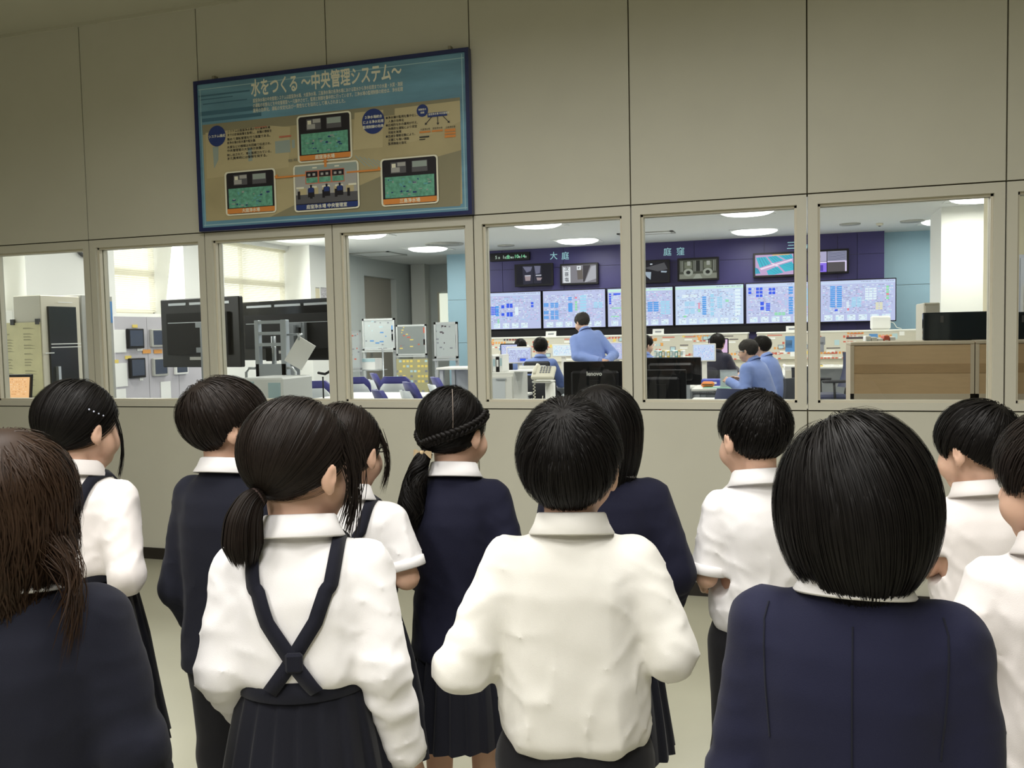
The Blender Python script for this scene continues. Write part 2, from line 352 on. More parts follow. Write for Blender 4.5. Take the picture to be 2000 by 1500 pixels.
def photo(cx0, cy0, cx1, cy1, cap, capm):
    x0, z0, x1, z1 = S3.round(P_white, cx0, cy0, cx1, cy1, 0.022); S3.round(P_dk, cx0+12, cy0+10, cx1-12, cy1-10, 0.016); w, h = x1-x0, z1-z0
    S3.lr(capm, x0+0.012, z0+0.012, x1-0.012, z0+0.012+h*0.11); S3.mb.use(P_white)
    xm, zm = (x0+x1)/2, z0+0.012+h*0.02; y = S3._y(); vs, fs = text_mesh(cap, h*0.095, Matrix.Translation((xm, y, zm)) @ Matrix(((1, 0, 0, 0), (0, 0, -1, 0), (0, 1, 0, 0), (0, 0, 0, 1))), 0.0012, 'CENTER'); S3.mb._add(vs, fs)
    return x0, z0, w, h
def plant(cx0, cy0, cx1, cy1, cap, sd):
    x0, z0, w, h = photo(cx0, cy0, cx1, cy1, cap, P_or); f = lambda m, u0, v0, u1, v1: S3.lr(m, x0+u0*w, z0+v0*h, x0+u1*w, z0+v1*h); r3 = random.Random(sd)
    f(P_gr, .07, .17, .93, .61)
    for k in range(34): u, v = r3.uniform(.09, .84), r3.uniform(.19, .54); f(r3.choice((P_gr2, P_gr2, P_lg, P_navy)) if k > 3 else P_navy, u, v, u+r3.uniform(.015, .07), v+r3.uniform(.008, .04))
    f(P_pic2, .18, .68, .45, .91); f(P_pic2, .55, .68, .82, .91); f(P_pic, .19, .70, .34, .80); f(P_pic, .30, .82, .44, .90); f(P_white, .20, .80, .27, .88); f(P_lg, .56, .78, .81, .90)
plant(752, 505, 1133, 838, '庭窪浄水場', 3); plant(250, 900, 605, 1210, '大庭浄水場', 4); plant(1337, 808, 1738, 1145, '三島浄水場', 5)
x0, z0, w, h = photo(730, 850, 1187, 1182, '庭窪浄水場 中央管理室', P_navy); f = lambda m, u0, v0, u1, v1: S3.lr(m, x0+u0*w, z0+v0*h, x0+u1*w, z0+v1*h)
f(P_pic, .03, .30, .97, .97); f(P_lg, .03, .80, .97, .965); f(P_pic2, .03, .17, .97, .36)
for k in range(3): f(P_red, .185+.2*k, .58, .385+.2*k, .86); f(P_dk, .20+.2*k, .72, .375+.2*k, .84); f(P_gr, .20+.2*k, .60, .375+.2*k, .715); f(P_pic, .225+.2*k, .75, .265+.2*k, .80); f(P_pic, .30+.2*k, .75, .34+.2*k, .80)
for k in range(5): f(P_tan3, .08+.18*k, .36, .20+.18*k, .50); f(P_dk, .06+.19*k, .27, .10+.19*k, .44); f(P_white, .04+.2*k, .49, .16+.2*k, .53)
for u in (.22, .46, .66): f(P_dk, u, .30, u+.10, .48); f(P_navy, u+.01, .40, u+.09, .50); f(P_dk, u+.035, .50, u+.065, .56)
f(P_white, .30, .90, .37, .93); f(P_white, .64, .90, .71, .93)
for (a, b, c, d) in ((600, 940, 815, 952), (1100, 902, 1335, 914)): S3.rc(P_or, a, b, c, d)
S3.tri(P_or, [(595, 947), (618, 930), (618, 962)]).tri(P_or, [(1340, 890), (1318, 876), (1318, 908)]).rc(P_or, 943, 835, 960, 880).tri(P_or, [(951, 822), (932, 845), (970, 842)])
S3.mb.build('picture_print', parent=board)
for cx in (163, 1812):
    x, z = sg(cx, 240 if cx < 900 else 45); MB().use(mat('hook_grey', (0.30, 0.28, 0.20), 0.5)).box((x-SX-0.008, 0.0, sh-0.005), (x-SX+0.008, 0.03, sh+0.022)).tube([(x-SX, 0.02, sh+0.022), (x-SX, 0.044, sh+0.022)], 0.005, 6).build('hook', parent=board)
# ---------------------------------------------------------------- control room: window side
M_slat = mat('blind_slat', (0.85, 0.84, 0.76), 0.5); 
def _slat():
    nt = M_slat.node_tree; b = nt.nodes['Principled BSDF']; tl = nt.nodes.new('ShaderNodeBsdfTranslucent'); tl.inputs[0].default_value = (0.9, 0.88, 0.78, 1); mx = nt.nodes.new('ShaderNodeMixShader'); mx.inputs[0].default_value = 0.6
    nt.links.new(b.outputs[0], mx.inputs[1]); nt.links.new(tl.outputs[0], mx.inputs[2]); nt.links.new(mx.outputs[0], nt.nodes['Material Output'].inputs[0])
_slat()
M_day = mat('daylight_pane', (0.9, 0.9, 0.9), 0.5, emit=(1.0, 1.0, 0.95), estr=1.05)
WIN = ((5.3, 7.68), (9.02, 10.13), (11.02, 13.39))
PIER = ((CY0, 5.3, -7.95), (7.68, 9.02, -7.98), (10.13, 11.02, -7.82), (13.39, 14.25, -7.80))
mb = MB().use(M_white).box((CX0-0.25, CY0, 0), (CX0, 14.25, 1.80)).box((CX0-0.25, CY0, 2.93), (CX0, 14.25, CZ))
for a, b, x in PIER: mb.box((CX0-0.25, a, 0), (x, b, CZ))
struct(mb.build('wall_side'))
for i, (a, b) in enumerate(WIN):
    w = struct(empty('window_%d' % (30+i), (CX0-0.2, (a+b)/2, 1.8))); h = (b-a)/2
    MB().quad((0, -h, 0), (0, h, 0), (0, h, 1.13), (0, -h, 1.13)).build('pane', M_day, w)
    f = MB().use(M_frame_l)
    f.box((0.02, -h, 0.50), (0.07, h, 0.60)).box((0.02, -h, 0), (0.07, h, 0.05))
    k = max(1, round((b-a)/1.1))
    for j in range(k+1): y = -h+j*2*h/k; f.box((0.02, y-0.02, 0), (0.07, y+0.02, 1.13))
    f.build('window_frame', parent=w)
    bl = empty('window_blind', (CX0-0.08, (a+b)/2, 1.8), 0, ['cream slatted blind in the window beside the beige server cabinet', 'cream slatted blind in the window above the grey control panel board', 'tall cream slatted blind behind the two large black screens'][i], 'blind', 'slatted window blinds')
    s = MB().use(M_slat)
    for j in range(40):
        z = 0.02+j*0.0275; s.quad((-0.008, -h+0.03, z), (0.008, -h+0.03, z+0.021), (0.008, h-0.03, z+0.021), (-0.008, h-0.03, z))
    s.build('slat', parent=bl)
    hr = MB().use(M_slat).box((-0.02, -h+0.02, 1.09), (0.03, h-0.02, 1.13)); hr.build('head_rail', parent=bl)
# calendar and notice on the side of the last pier
for nm, a, m, lb in (('calendar', (627, 561, 641, 584), mat('calendar_print', (0.45, 0.43, 0.45), 0.7, noise=0.5, nscale=60), 'small printed calendar on the white pier above the black screens'), ('notice_sheet', (617, 561, 625, 584), mat('notice_cream', (0.66, 0.60, 0.42), 0.7), 'narrow cream notice next to the small calendar on the pier')):
    pa, pb = atx(a[0], a[1], -7.79), atx(a[2], a[3], -7.79); t = empty(nm, (-7.80, float(pa[1]+pb[1])/2, float(pa[2]+pb[2])/2), 0, lb, nm.split('_')[0]); l, h = abs(float(pb[1]-pa[1]))/2, abs(float(pa[2]-pb[2]))/2
    box('sheet', (0.0, -l, -h), (0.006, l, h), m, t); box('top_strip', (0.006, -l, h*0.85), (0.009, l, h), mat('strip_grey', (0.3, 0.3, 0.3), 0.5), t)
# left wall past the windows, with a door recess; alcove end wall and its pillars
dL = atx(713, 600, -8.1); dR = atx(775, 600, -8.1)
y0, y1 = float(dL[1]), float(dR[1]); zt = float(atx(740, 541, -8.1)[2])
AX = -8.1; EY = 18.4
mb = MB().use(M_grey).box((AX-0.2, 14.25, 0), (AX, y0, CZ)).box((AX-0.2, y1, 0), (AX, EY, CZ)).box((AX-0.2, y0, zt), (AX, y1, CZ)).box((AX-0.2, y0, 0), (AX-0.17, y1, zt))
struct(mb.build('wall_far_left'))
M_door = mat('taupe_door', (0.38, 0.355, 0.30), 0.5)
d = struct(empty('door_1', (AX-0.16, (y0+y1)/2, 0))); box('door_leaf', (-0.01, -(y1-y0)/2, 0), (0.03, (y1-y0)/2, zt), M_door, d); box('door_handle', (0.03, -0.35, 1.0), (0.08, -0.3, 1.12), mat('steel', (0.6, 0.6, 0.6), 0.3, 1.0), d)
struct(box('wall_alcove', (AX-0.2, EY, 0), (CX1, EY+0.1, CZ), M_grey))
M_pil = mat('pale_pillar', (0.74, 0.74, 0.69), 0.7)
p0, p1 = at(804, 600, EY-0.3), at(831, 600, EY-0.3)
struct(box('pillar_1', (p0[0], EY-0.3, 0), (p1[0], EY, CZ), M_pil))
w = struct(empty('window_40', (float(at(867, 600, EY-0.02)[0]), EY-0.02, 1.2))); MB().quad((-0.1, 0, 0), (0.1, 0, 0), (0.1, 0, 1.15), (-0.1, 0, 1.15)).build('pane', mat('far_window', (0.8, 0.8, 0.7), 0.5, emit=(0.95, 1, 0.85), estr=0.75), w)
box('window_frame', (-0.14, -0.03, -0.03), (-0.1, 0.01, 1.18), M_frame_l, w)
# pale blue wall each side of the display housing, white column on the right
BY = 16.3
bx0 = float(at(875, 600, BY)[0])
mb = MB().use(M_blue); zj = float(at(900, 586, BY)[2]); zk = float(at(900, 670, BY)[2])
for z0, z1 in ((0, zk), (zk+0.008, zj), (zj+0.008, CZ)): mb.box((bx0, BY, z0), (CX1, BY+0.2, z1))
mb.use(M_grey).box((bx0+0.01, BY+0.02, 0), (CX1, BY+0.19, CZ))
struct(mb.build('wall_back'))
c0 = float(at(1838, 500, 13.2)[0]); c1 = float(at(1972, 500, 13.2)[0])
M_col = mat('white_column', (0.86, 0.86, 0.80), 0.6)
struct(box('pillar_2', (c0, 13.2, 0), (c1, 14.2, CZ), M_col))

# ---------------------------------------------------------------- ceiling fittings
M_lamp = mat('lamp_diffuser', (1, 1, 1), 0.4, emit=(1.0, 0.99, 0.95), estr=3.5)
M_lampf = M_cceil
M_vent = mat('vent_grey', (0.42, 0.42, 0.38), 0.6)
M_dark = mat('dark_slot', (0.06, 0.06, 0.06), 0.7)
colw = ('over the alcove side', 'in line with the display clock', 'over the middle desks', 'beside the white column')
roww = {6.9: 'closest to the glazing', 9.7: 'second row from the glazing', 12.4: 'third row from the glazing', 14.95: 'row closest to the blue display wall'}
for i, lx in enumerate(LIGHT_X):
    for ly in (6.9, 9.7)+LIGHT_Y:
        t = empty('ceiling_light', (lx, ly, CZ), 0, 'square ceiling light %s, %s' % (colw[i], roww[ly]), 'ceiling light', 'square ceiling lights of the control room')
        MB().use(M_lampf).box((-0.385, -0.385, -0.008), (-0.365, 0.385, -0.002)).box((0.365, -0.385, -0.008), (0.385, 0.385, -0.002)).box((-0.365, -0.385, -0.008), (0.365, -0.365, -0.002)).box((-0.365, 0.365, -0.008), (0.365, 0.385, -0.002)).build('frame', parent=t)
        MB().use(M_lamp).lathe([(0.02, -0.060), (0.18, -0.055), (0.29, -0.040), (0.34, -0.02), (0.355, -0.006)], None, 32).build('diffuser', parent=t)
def vent(px, py, w, dd, label, round_=False):
    p = atz(px, py, CZ); t = empty('air_vent', (p[0], p[1], CZ), 0, label, 'vent')
    if round_:
        for k in range(4): MB().use(M_vent).lathe([(w*(0.25+0.25*k), -0.012+0.002*k), (w*(0.25+0.25*k)+0.03, -0.018), (w*(0.25+0.25*k)+0.035, -0.001)], None, 24).build('ring', parent=t)
    else:
        MB().use(M_vent).box((-w, -dd, -0.015), (w, -dd+0.05, -0.001)).box((-w, dd-0.05, -0.015), (w, dd, -0.001)).box((-w, -dd, -0.015), (-w+0.05, dd, -0.001)).box((w-0.05, -dd, -0.015), (w, dd, -0.001)).build('frame', parent=t)
        box('grille', (-w+0.06, -dd+0.06, -0.012), (w-0.06, dd-0.06, -0.001), M_cceil, t)
        box('slot', (-w+0.05, -dd+0.05, -0.006), (w-0.05, dd-0.05, -0.0005), M_dark, t)
vent(738, 496, 0.42, 0.42, 'square air vent in the ceiling above the grey door recess')
vent(868, 476, 0.30, 0.3, 'round air diffuser in the ceiling beside a square light', True)
vent(988, 479, 0.12, 0.1, 'small round ceiling speaker before the display clock', True)
vent(1262, 455, 0.45, 0.16, 'long air vent in the ceiling in front of the middle screens')
vent(1660, 437, 0.12, 0.1, 'small round ceiling speaker before the last wide screen', True)
vent(1782, 431, 0.14, 0.1, 'small round ceiling speaker beside the white column', True)
p = atz(1718, 436, CZ); t = empty('smoke_detector', (p[0], p[1], CZ), 0, 'small yellowish smoke detector on the ceiling above the display wall end', 'detector')
MB().use(M_frame_l).lathe([(0.05, -0.001), (0.055, -0.02), (0.03, -0.04)], None, 20).build('body', parent=t); MB().use(M_dark).lathe([(0.02, -0.038), (0.015, -0.05)], None, 12).build('sensor', parent=t)

# ---------------------------------------------------------------- blue display wall
M_ind = mat('indigo_panel', (0.034, 0.029, 0.128), 0.45, spec=0.4)
M_ind2 = mat('indigo_joint', (0.02, 0.018, 0.07), 0.6)
M_black = mat('black_plastic', (0.006, 0.006, 0.008), 0.45, spec=0.25)
hx0, hx1 = float(at(948, 560, DY)[0]), float(at(1727, 560, DY)[0])
hz = float(at(1350, 511, DY)[2])
dw = empty('display_wall', ((hx0+hx1)/2, DY+0.3, 0), 0, 'dark blue panelled wall housing the rows of screens', 'display wall')
hw = (hx1-hx0)/2
mb = MB().use(M_ind2).box((-hw, -0.29, 0), (hw, 0, CZ)); mb.build('core', parent=dw)
xs = [-hw, -hw+0.35]; 
while xs[-1] < hw-1.4: xs.append(xs[-1]+1.19)
xs += [hw-0.42, hw]
mb = MB().use(M_ind)
for a, b in zip(xs[:-1], xs[1:]): mb.box((a+0.004, -0.30, 0), (b-0.004, -0.285, hz-0.004)).box((a+0.004, -0.30, hz+0.004), (b-0.004, -0.285, CZ))
mb.build('facing_panel', parent=dw)
M_led = mat('led_kanji', (0.2, 0.4, 0.45), 0.4, emit=(0.33, 0.56, 0.62), estr=0.55)
for txt, px, py in (('大', 1073, 497), ('庭', 1096, 497), ('庭', 1299, 489), ('窪', 1325, 488), ('三', 1545, 476), ('島', 1570, 475)):
    p = at(px, py, DY-0.31); vs, fs = text_mesh(txt, 0.150, wall_M(p[0]-dw.location.x, -0.306, p[2]-0.056), 0.0025, 'CENTER')
    MB().use(M_led)._add(vs, fs).build('lettering', parent=dw)

def screen_mat(name, c, s=1.0):
    return mat(name, tuple(0.03*v for v in c), 0.55, spec=0.12, emit=c, estr=s)
SC = {k: screen_mat('screen_'+k, c) for k, c in dict(lav=(0.54, 0.58, 0.86), pale=(0.62, 0.72, 0.95), white=(0.80, 0.92, 1.0), blue=(0.05, 0.12, 0.86), azure=(0.10, 0.36, 0.86), cyan=(0.40, 0.70, 0.92), green=(0.30, 0.78, 0.42), red=(0.85, 0.25, 0.35), pink=(0.80, 0.55, 0.80), grey=(0.36, 0.38, 0.56), mint=(0.62, 0.88, 0.78), dark=(0.10, 0.10, 0.22), yellow=(0.85, 0.80, 0.50)).items()}
class Screen:
    """pixels of one screen: rectangles in 0..1 coordinates, kept a hair apart"""
    def __init__(s, w, h): s.mb = MB(); s.w = w; s.h = h; s.n = 0
    def r(s, m, u0, v0, u1, v1):
        s.n += 1; y = -0.0008-0.00004*(s.n if s.n < 40 else 40+s.n*0.05); s.mb.use(m if not isinstance(m, str) else SC[m])
        s.mb.quad(((u0-0.5)*s.w, y, (0.5-v1)*s.h), ((u1-0.5)*s.w, y, (0.5-v1)*s.h), ((u1-0.5)*s.w, y, (0.5-v0)*s.h), ((u0-0.5)*s.w, y, (0.5-v0)*s.h)); return s
    def p(s, m, pts):
        s.n += 1; y = -0.0008-0.00004*min(s.n, 60); s.mb.use(m if not isinstance(m, str) else SC[m]); s.mb.poly([((u-0.5)*s.w, y, (0.5-v)*s.h) for u, v in reversed(pts)]); return s
    def build(s, name, parent, loc=(0, 0, 0)): return s.mb.build(name, parent=parent, loc=loc)
def table_block(S, u0, v0, u1, v1, cols, rows, fill, line='white', gap=0.25):
    du, dv = (u1-u0)/cols, (v1-v0)/rows
    for i in range(cols):
        for j in range(rows): S.r(fill if not isinstance(fill, (list, tuple)) else random.choice(fill), u0+i*du, v0+j*dv, u0+(i+1-gap*0.6)*du, v0+(j+1-gap)*dv)
def fake_text(S, u0, v0, u1, v1, rows, cols_=('grey',)):
    for j in range(rows):
        v = v0+(v1-v0)*j/rows; u = u0
        while u < u1-0.01:
            L = random.uniform(0.010, 0.035)
            if random.random() < 0.62: S.r(random.choice(cols_), u, v, min(u+L, u1), v+(v1-v0)/rows*0.42)
            u += L+0.007
def process_screen(S, k):
    S.r('lav' if k != 3 else 'pale', 0, 0, 1, 1).r('pale' if k not in (1, 2, 3) else ('lav' if k == 1 else 'mint'), 0, 0.02, 1, 0.085)
    fake_text(S, 0.55, 0.03, 0.98, 0.07, 1)
    B = dict(
        {0: [('blue', .02, .40, .11, .60, 2, 4), ('blue', .14, .38, .30, .62, 4, 5), ('azure', .24, .36, .31, .66, 1, 4), ('blue', .34, .34, .40, .46, 1, 1), ('blue', .43, .30, .54, .46, 2, 1), ('blue', .34, .56, .40, .66, 1, 1), ('blue', .43, .54, .54, .70, 2, 1), ('blue', .84, .28, .89, .44, 1, 2), ('green', .03, .78, .06, .90, 1, 2), ('green', .27, .72, .31, .86, 1, 3), ('white', .57, .40, .64, .70, 1, 1)],
         1: [('azure', .01, .32, .09, .46, 3, 1), ('azure', .12, .32, .26, .46, 2, 3), ('azure', .01, .53, .09, .66, 3, 1), ('azure', .12, .53, .26, .66, 2, 3), ('azure', .01, .67, .09, .78, 3, 1), ('azure', .12, .67, .26, .78, 2, 3), ('azure', .41, .18, .48, .28, 1, 2), ('azure', .41, .34, .49, .66, 1, 1), ('green', .52, .30, .56, .56, 1, 4), ('red', .52, .18, .56, .24, 1, 1), ('cyan', .60, .14, .72, .60, 1, 6), ('cyan', .82, .34, .97, .50, 2, 3), ('pink', .26, .92, .31, .99, 1, 1)],
         2: [('blue', .02, .12, .06, .42, 1, 5), ('blue', .09, .12, .22, .18, 1, 1), ('blue', .53, .20, .60, .36, 1, 3), ('blue', .52, .50, .60, .86, 1, 6), ('azure', .62, .38, .80, .64, 2, 5), ('cyan', .82, .36, .97, .72, 2, 6), ('green', .06, .50, .24, .53, 1, 1), ('green', .05, .72, .20, .75, 1, 1), ('cyan', .30, .20, .46, .5, 2, 5)],
         3: [('azure', .40, .28, .47, .76, 1, 9), ('red', .34, .44, .37, .60, 1, 4), ('green', .34, .60, .37, .68, 1, 2), ('cyan', .14, .40, .30, .52, 2, 3), ('cyan', .14, .58, .30, .72, 2, 4), ('cyan', .52, .22, .58, .80, 1, 5), ('cyan', .62, .30, .70, .60, 2, 5), ('white', .88, .12, .97, .80, 1, 8), ('green', .74, .38, .80, .44, 1, 2), ('white', .10, .22, .34, .30, 2, 2), ('green', .12, .76, .17, .82, 1, 1)],
         4: [('blue', .03, .10, .08, .28, 1, 2), ('blue', .14, .10, .24, .36, 2, 3), ('blue', .32, .12, .42, .30, 2, 2), ('blue', .20, .46, .26, .70, 1, 2), ('blue', .28, .50, .35, .70, 1, 5), ('azure', .60, .10, .67, .30, 1, 3), ('azure', .60, .36, .67, .80, 1, 7), ('azure', .76, .30, .80, .56, 1, 4), ('green', .40, .74, .56, .82, 3, 2), ('cyan', .84, .16, .97, .60, 2, 6)],
         5: [('azure', .13, .13, .21, .66, 1, 11), ('azure', .22, .13, .30, .66, 1, 11), ('cyan', .42, .42, .56, .66, 2, 6), ('white', .60, .20, .76, .50, 3, 5), ('green', .88, .16, .92, .50, 1, 5), ('red', .88, .34, .92, .40, 1, 1), ('white', .35, .52, .39, .68, 1, 4), ('blue', .19, .70, .24, .76, 1, 1), ('yellow', .74, .56, .84, .74, 2, 4), ('red', .36, .68, .39, .76, 1, 1)]})[k]
    fake_text(S, 0.03, 0.12, 0.97, 0.82, 17, ('white', 'cyan', 'grey', 'grey', 'pale', 'pink' if k != 3 else 'grey', 'white'))
    for m, u0, v0, u1, v1, c, r in B: table_block(S, u0, v0, u1, v1, c, r, m)
    for i in range(6 if k else 5): 
        S.r('white', 0.05+i*0.155, 0.84, 0.16+i*0.155, 0.975); fake_text(S, 0.055+i*0.155, 0.855, 0.155+i*0.155, 0.97, 3, ('grey', 'lav', 'cyan'))
ex = [float(at(px, 600, DY-0.15)[0]) for px in (1058.5, 1187, 1317, 1454, 1597.5, 1752)]
pitch = (ex[5]-ex[0])/5
zt, zb = float(at(1385, 555.5, DY-0.15)[2]), float(at(1385, 635.5, DY-0.15)[2])
names6 = ('wide screen with dark blue blocks at the clock end of the display wall', 'wide screen with rows of light blue tables above the bending worker', 'wide screen with a green header behind the window post beside the bending worker', 'wide screen of pale tables under the pump hall camera picture', 'wide screen under the aerial basin picture, scattered dark blue blocks', 'wide screen with two tall blue columns at the pale blue wall end')
for k in range(6):
    xc = ex[0]+pitch*(k-0.5); w = pitch-0.02; h = zt-zb
    t = empty('process_display', (xc, DY-0.15, (zt+zb)/2), 0, names6[k], 'screen', 'wide process screens on the display wall')
    box('bezel', (-w/2, 0, -h/2), (w/2, 0.08, h/2), M_black, t, 0.004); box('mount', (-0.2, 0.08, -0.15), (0.2, 0.149, 0.15), M_black, t)
    S = Screen(w-0.03, h-0.035); process_screen(S, k); S.build('screen_picture', t)
# black shelf strip under the screens
box('display_shelf', (float(at(948, 640, DY-0.1)[0]), DY-0.13, zb-0.13), (float(at(1600, 640, DY-0.1)[0]), DY-0.001, zb-0.012), M_black)
tag(bpy.data.objects['display_shelf'], 'long black strip running along under the wide screens', 'shelf')
# camera pictures
G = lambda n, c, s=1.0: screen_mat('cctv_'+n, c, s)
cams = [((1005, 515, 1080, 559), 'two bright drums in the dark', 'small dark screen nearest the display clock'),
        ((1094, 514, 1168, 556), 'beam', 'small screen showing a grey wall and a white notice'),
        ((1236, 508, 1308, 553), 'dark', 'small dark screen half behind the window post'),
        ((1323, 503, 1404, 548), 'pumps', 'small screen showing two pumps in a hall'),
        ((1471, 493, 1554, 541), 'basin', 'small screen with an aerial view of turquoise basins'),
        ((1573, 487, 1658, 535), 'quad', 'small screen split into four camera pictures')]
for (x0, y0, x1, y1), kind, lab in cams:
    a, b = at(x0, (y0+y1)/2+1, DY-0.1), at(x1, (y0+y1)/2-1, DY-0.1); w = b[0]-a[0]
    zc = (float(at((x0+x1)/2, y0, DY-0.1)[2])+float(at((x0+x1)/2, y1, DY-0.1)[2]))/2; h = float(at((x0+x1)/2, y0, DY-0.1)[2])-float(at((x0+x1)/2, y1, DY-0.1)[2])
    t = empty('camera_monitor', ((a[0]+b[0])/2, DY-0.1, zc), 0, lab, 'monitor', 'camera monitors above the wide screens')
    box('bezel', (-w/2, 0, -h/2), (w/2, 0.06, h/2), M_black, t, 0.004); box('mount', (-0.15, 0.06, -0.1), (0.15, 0.099, 0.1), M_black, t)
    S = Screen(w-0.07, h-0.07)
    if kind.startswith('two'):
        S.r(G('k', (0.012, 0.012, 0.02)), 0, 0, 1, 1).p(G('d1', (0.03, 0.03, 0.05)), [(.18, 0), (.48, 0), (.48, .95), (.2, 1)]).p(G('d2', (0.16, 0.16, 0.24)), [(.19, .04), (.46, .06), (.42, .28), (.30, .36)]).p(G('d3', (0.35, 0.28, 0.30)), [(.24, .5), (.42, .5), (.40, .8), (.26, .8)]).r(G('d4', (0.5, 0.5, 0.58)), .25, .50, .41, .56).r(G('d1', (0.03, 0.03, 0.05)), .50, 0, .72, .95).p(G('d2', (0.16, 0.16, 0.24)), [(.52, .02), (.70, .04), (.68, .42), (.56, .46)]).r(G('d4', (0.5, 0.5, 0.58)), .56, .50, .72, .56).p(G('d3', (0.35, 0.28, 0.30)), [(.58, .64), (.74, .66), (.7, .8), (.6, .8)])
    elif kind == 'beam':
        S.r(G('wall', (0.22, 0.21, 0.24)), 0, 0, 1, 1).r(G('pap', (0.72, 0.74, 0.78)), .03, .08, .25, .98).p(G('br', (0.14, 0.12, 0.11)), [(.44, .22), (.60, .22), (.62, .80), (.46, .82)]).p(G('dk', (0.05, 0.045, 0.055)), [(.62, .02), (.84, .02), (.66, .95), (.62, .95)]).p(G('li', (0.42, 0.42, 0.47)), [(.86, .1), (1, .05), (1, .8), (.66, 1), (.70, .85)]).r(G('pap', (0.72, 0.74, 0.78)), .44, .04, .56, .28)
        for j, ch in enumerate('次亜塩'):
            vs, fs = text_mesh(ch, 0.085, Matrix.Translation((-0.36*(w-0.07), -0.004, (0.5-0.29-0.30*j)*(h-0.07))) @ Matrix(((1, 0, 0, 0), (0, 0, -1, 0), (0, 1, 0, 0), (0, 0, 0, 1))), 0.002, 'CENTER'); S.mb.use(G('ink', (0.04, 0.04, 0.06)))._add(vs, fs)
        S.r(G('ink', (0.04, 0.04, 0.06)), .48, .11, .50, .22).r(G('ink', (0.04, 0.04, 0.06)), .47, .13, .53, .15)
    elif kind == 'dark':
        S.r(G('k2', (0.012, 0.012, 0.018)), 0, 0, 1, 1).p(G('e1', (0.08, 0.08, 0.09)), [(.30, .3), (.9, .05), (1, .4), (.7, .5)]).p(G('e2', (0.35, 0.42, 0.50)), [(.30, .50), (.50, .52), (.48, .92), (.36, .75)]).r(G('e3', (0.55, 0.6, 0.68)), .47, .08, .54, .14).p(G('e2', (0.35, 0.42, 0.50)), [(.80, .48), (.98, .5), (.96, .58), (.8, .56)])
    elif kind == 'pumps':
        S.r(G('g1', (0.06, 0.065, 0.05)), 0, 0, 1, 1).p(G('g2', (0.20, 0.21, 0.17)), [(0, .75), (1, .72), (1, 1), (0, 1)]).r(G('g3', (0.02, 0.022, 0.02)), .44, .05, .56, .6)
        for cx in (.24, .76):
            for q, rr, mm in ((0, .17, G('g4', (0.30, 0.32, 0.27))), (1, .08, G('g3', (0.02, 0.022, 0.02)))):
                S.p(mm, [(cx+rr*0.75*math.cos(i*math.pi/8), .66+rr*1.2*math.sin(i*math.pi/8)) for i in range(16)])
            S.r(G('g5', (0.14, 0.15, 0.11)), cx-.1, .12, cx+.1, .45).r(G('g6', (0.32, 0.33, 0.30)), cx-.03, .08, cx+.06, .3)
            for q in (-.2, -.16, .15, .19): S.r(G('g6', (0.32, 0.33, 0.30)), cx+q, .05, cx+q+.012, .62)
        S.p(G('g4', (0.30, 0.32, 0.27)), [(.45, .75), (.55, .75), (.62, 1), (.36, 1)])
    elif kind == 'basin':
        S.r(G('b1', (0.55, 0.38, 0.62)), 0, 0, 1, 1)
        for pts in ([(.02, .12), (.28, .1), (.42, .45), (.12, .62)], [(.32, .1), (.55, .06), (.75, .3), (.46, .42)], [(.6, .05), (.95, .02), (1, .22), (.8, .28)], [(.3, .78), (.58, .58), (.74, .9), (.5, .99), (.34, .98)], [(.62, .54), (.95, .38), (1, .5), (1, .8), (.78, .86)], [(0, .6), (.08, .68), (.14, .9), (0, .92)]):
            S.p(G('b2', (0.06, 0.48, 0.62)), pts)
            c = np.mean(pts, axis=0)
            for t_ in (.25, .5, .75):
                A = np.array(pts[0])*(1-t_)+np.array(pts[1])*t_; B_ = np.array(pts[3 if len(pts) == 4 else -2])*(1-t_)+np.array(pts[2])*t_
                S.p(G('b3', (0.04, 0.16, 0.36)), [tuple(A), tuple(A+(.012, 0)), tuple(B_+(.012, 0)), tuple(B_)])
        S.p(G('b4', (0.9, 0.72, 0.88)), [(.12, .66), (.95, .26), (.97, .31), (.16, .73)]).p(G('b4', (0.9, 0.72, 0.88)), [(.4, .42), (.46, .42), (.62, .56), (.57, .60)]).p(G('b5', (0.75, 0.5, 0.25)), [(.45, .0), (.9, .0), (.9, .04), (.45, .06)])
    else:
        S.r(G('q0', (0.45, 0.42, 0.62)), 0, 0, .49, .48).p(G('q1', (0.05, 0.04, 0.08)), [(.27, .18), (.33, .18), (.33, .3), (.27, .3)]).r(G('q2', (0.30, 0.30, 0.42)), .51, 0, 1, .48).r(G('q3', (0.28, 0.18, 0.85)), 0, .5, .49, 1).r(G('q6', (0.8, 0.7, 1.0)), 0, .5, .49, .56).r(G('q6', (0.8, 0.7, 1.0)), .05, .6, .09, .95).r(G('q1', (0.05, 0.04, 0.08)), .14, .6, .20, .95).r(G('q3b', (0.10, 0.06, 0.45)), .22, .66, .40, .95).r(G('q4', (0.10, 0.09, 0.10)), .51, .5, .97, 1).r(G('q6', (0.8, 0.7, 1.0)), .51, .48, 1, .53).r(G('q6', (0.8, 0.7, 1.0)), .96, .5, 1, 1)
        for q in range(7): S.p(G('q5', (0.06, 0.07, 0.14)), [(.52, .02+.065*q), (.7, .06+.06*q), (.98, .03+.06*q), (.98, .05+.06*q), (.7, .08+.06*q), (.52, .04+.065*q)])
    S.build('screen_picture', t)
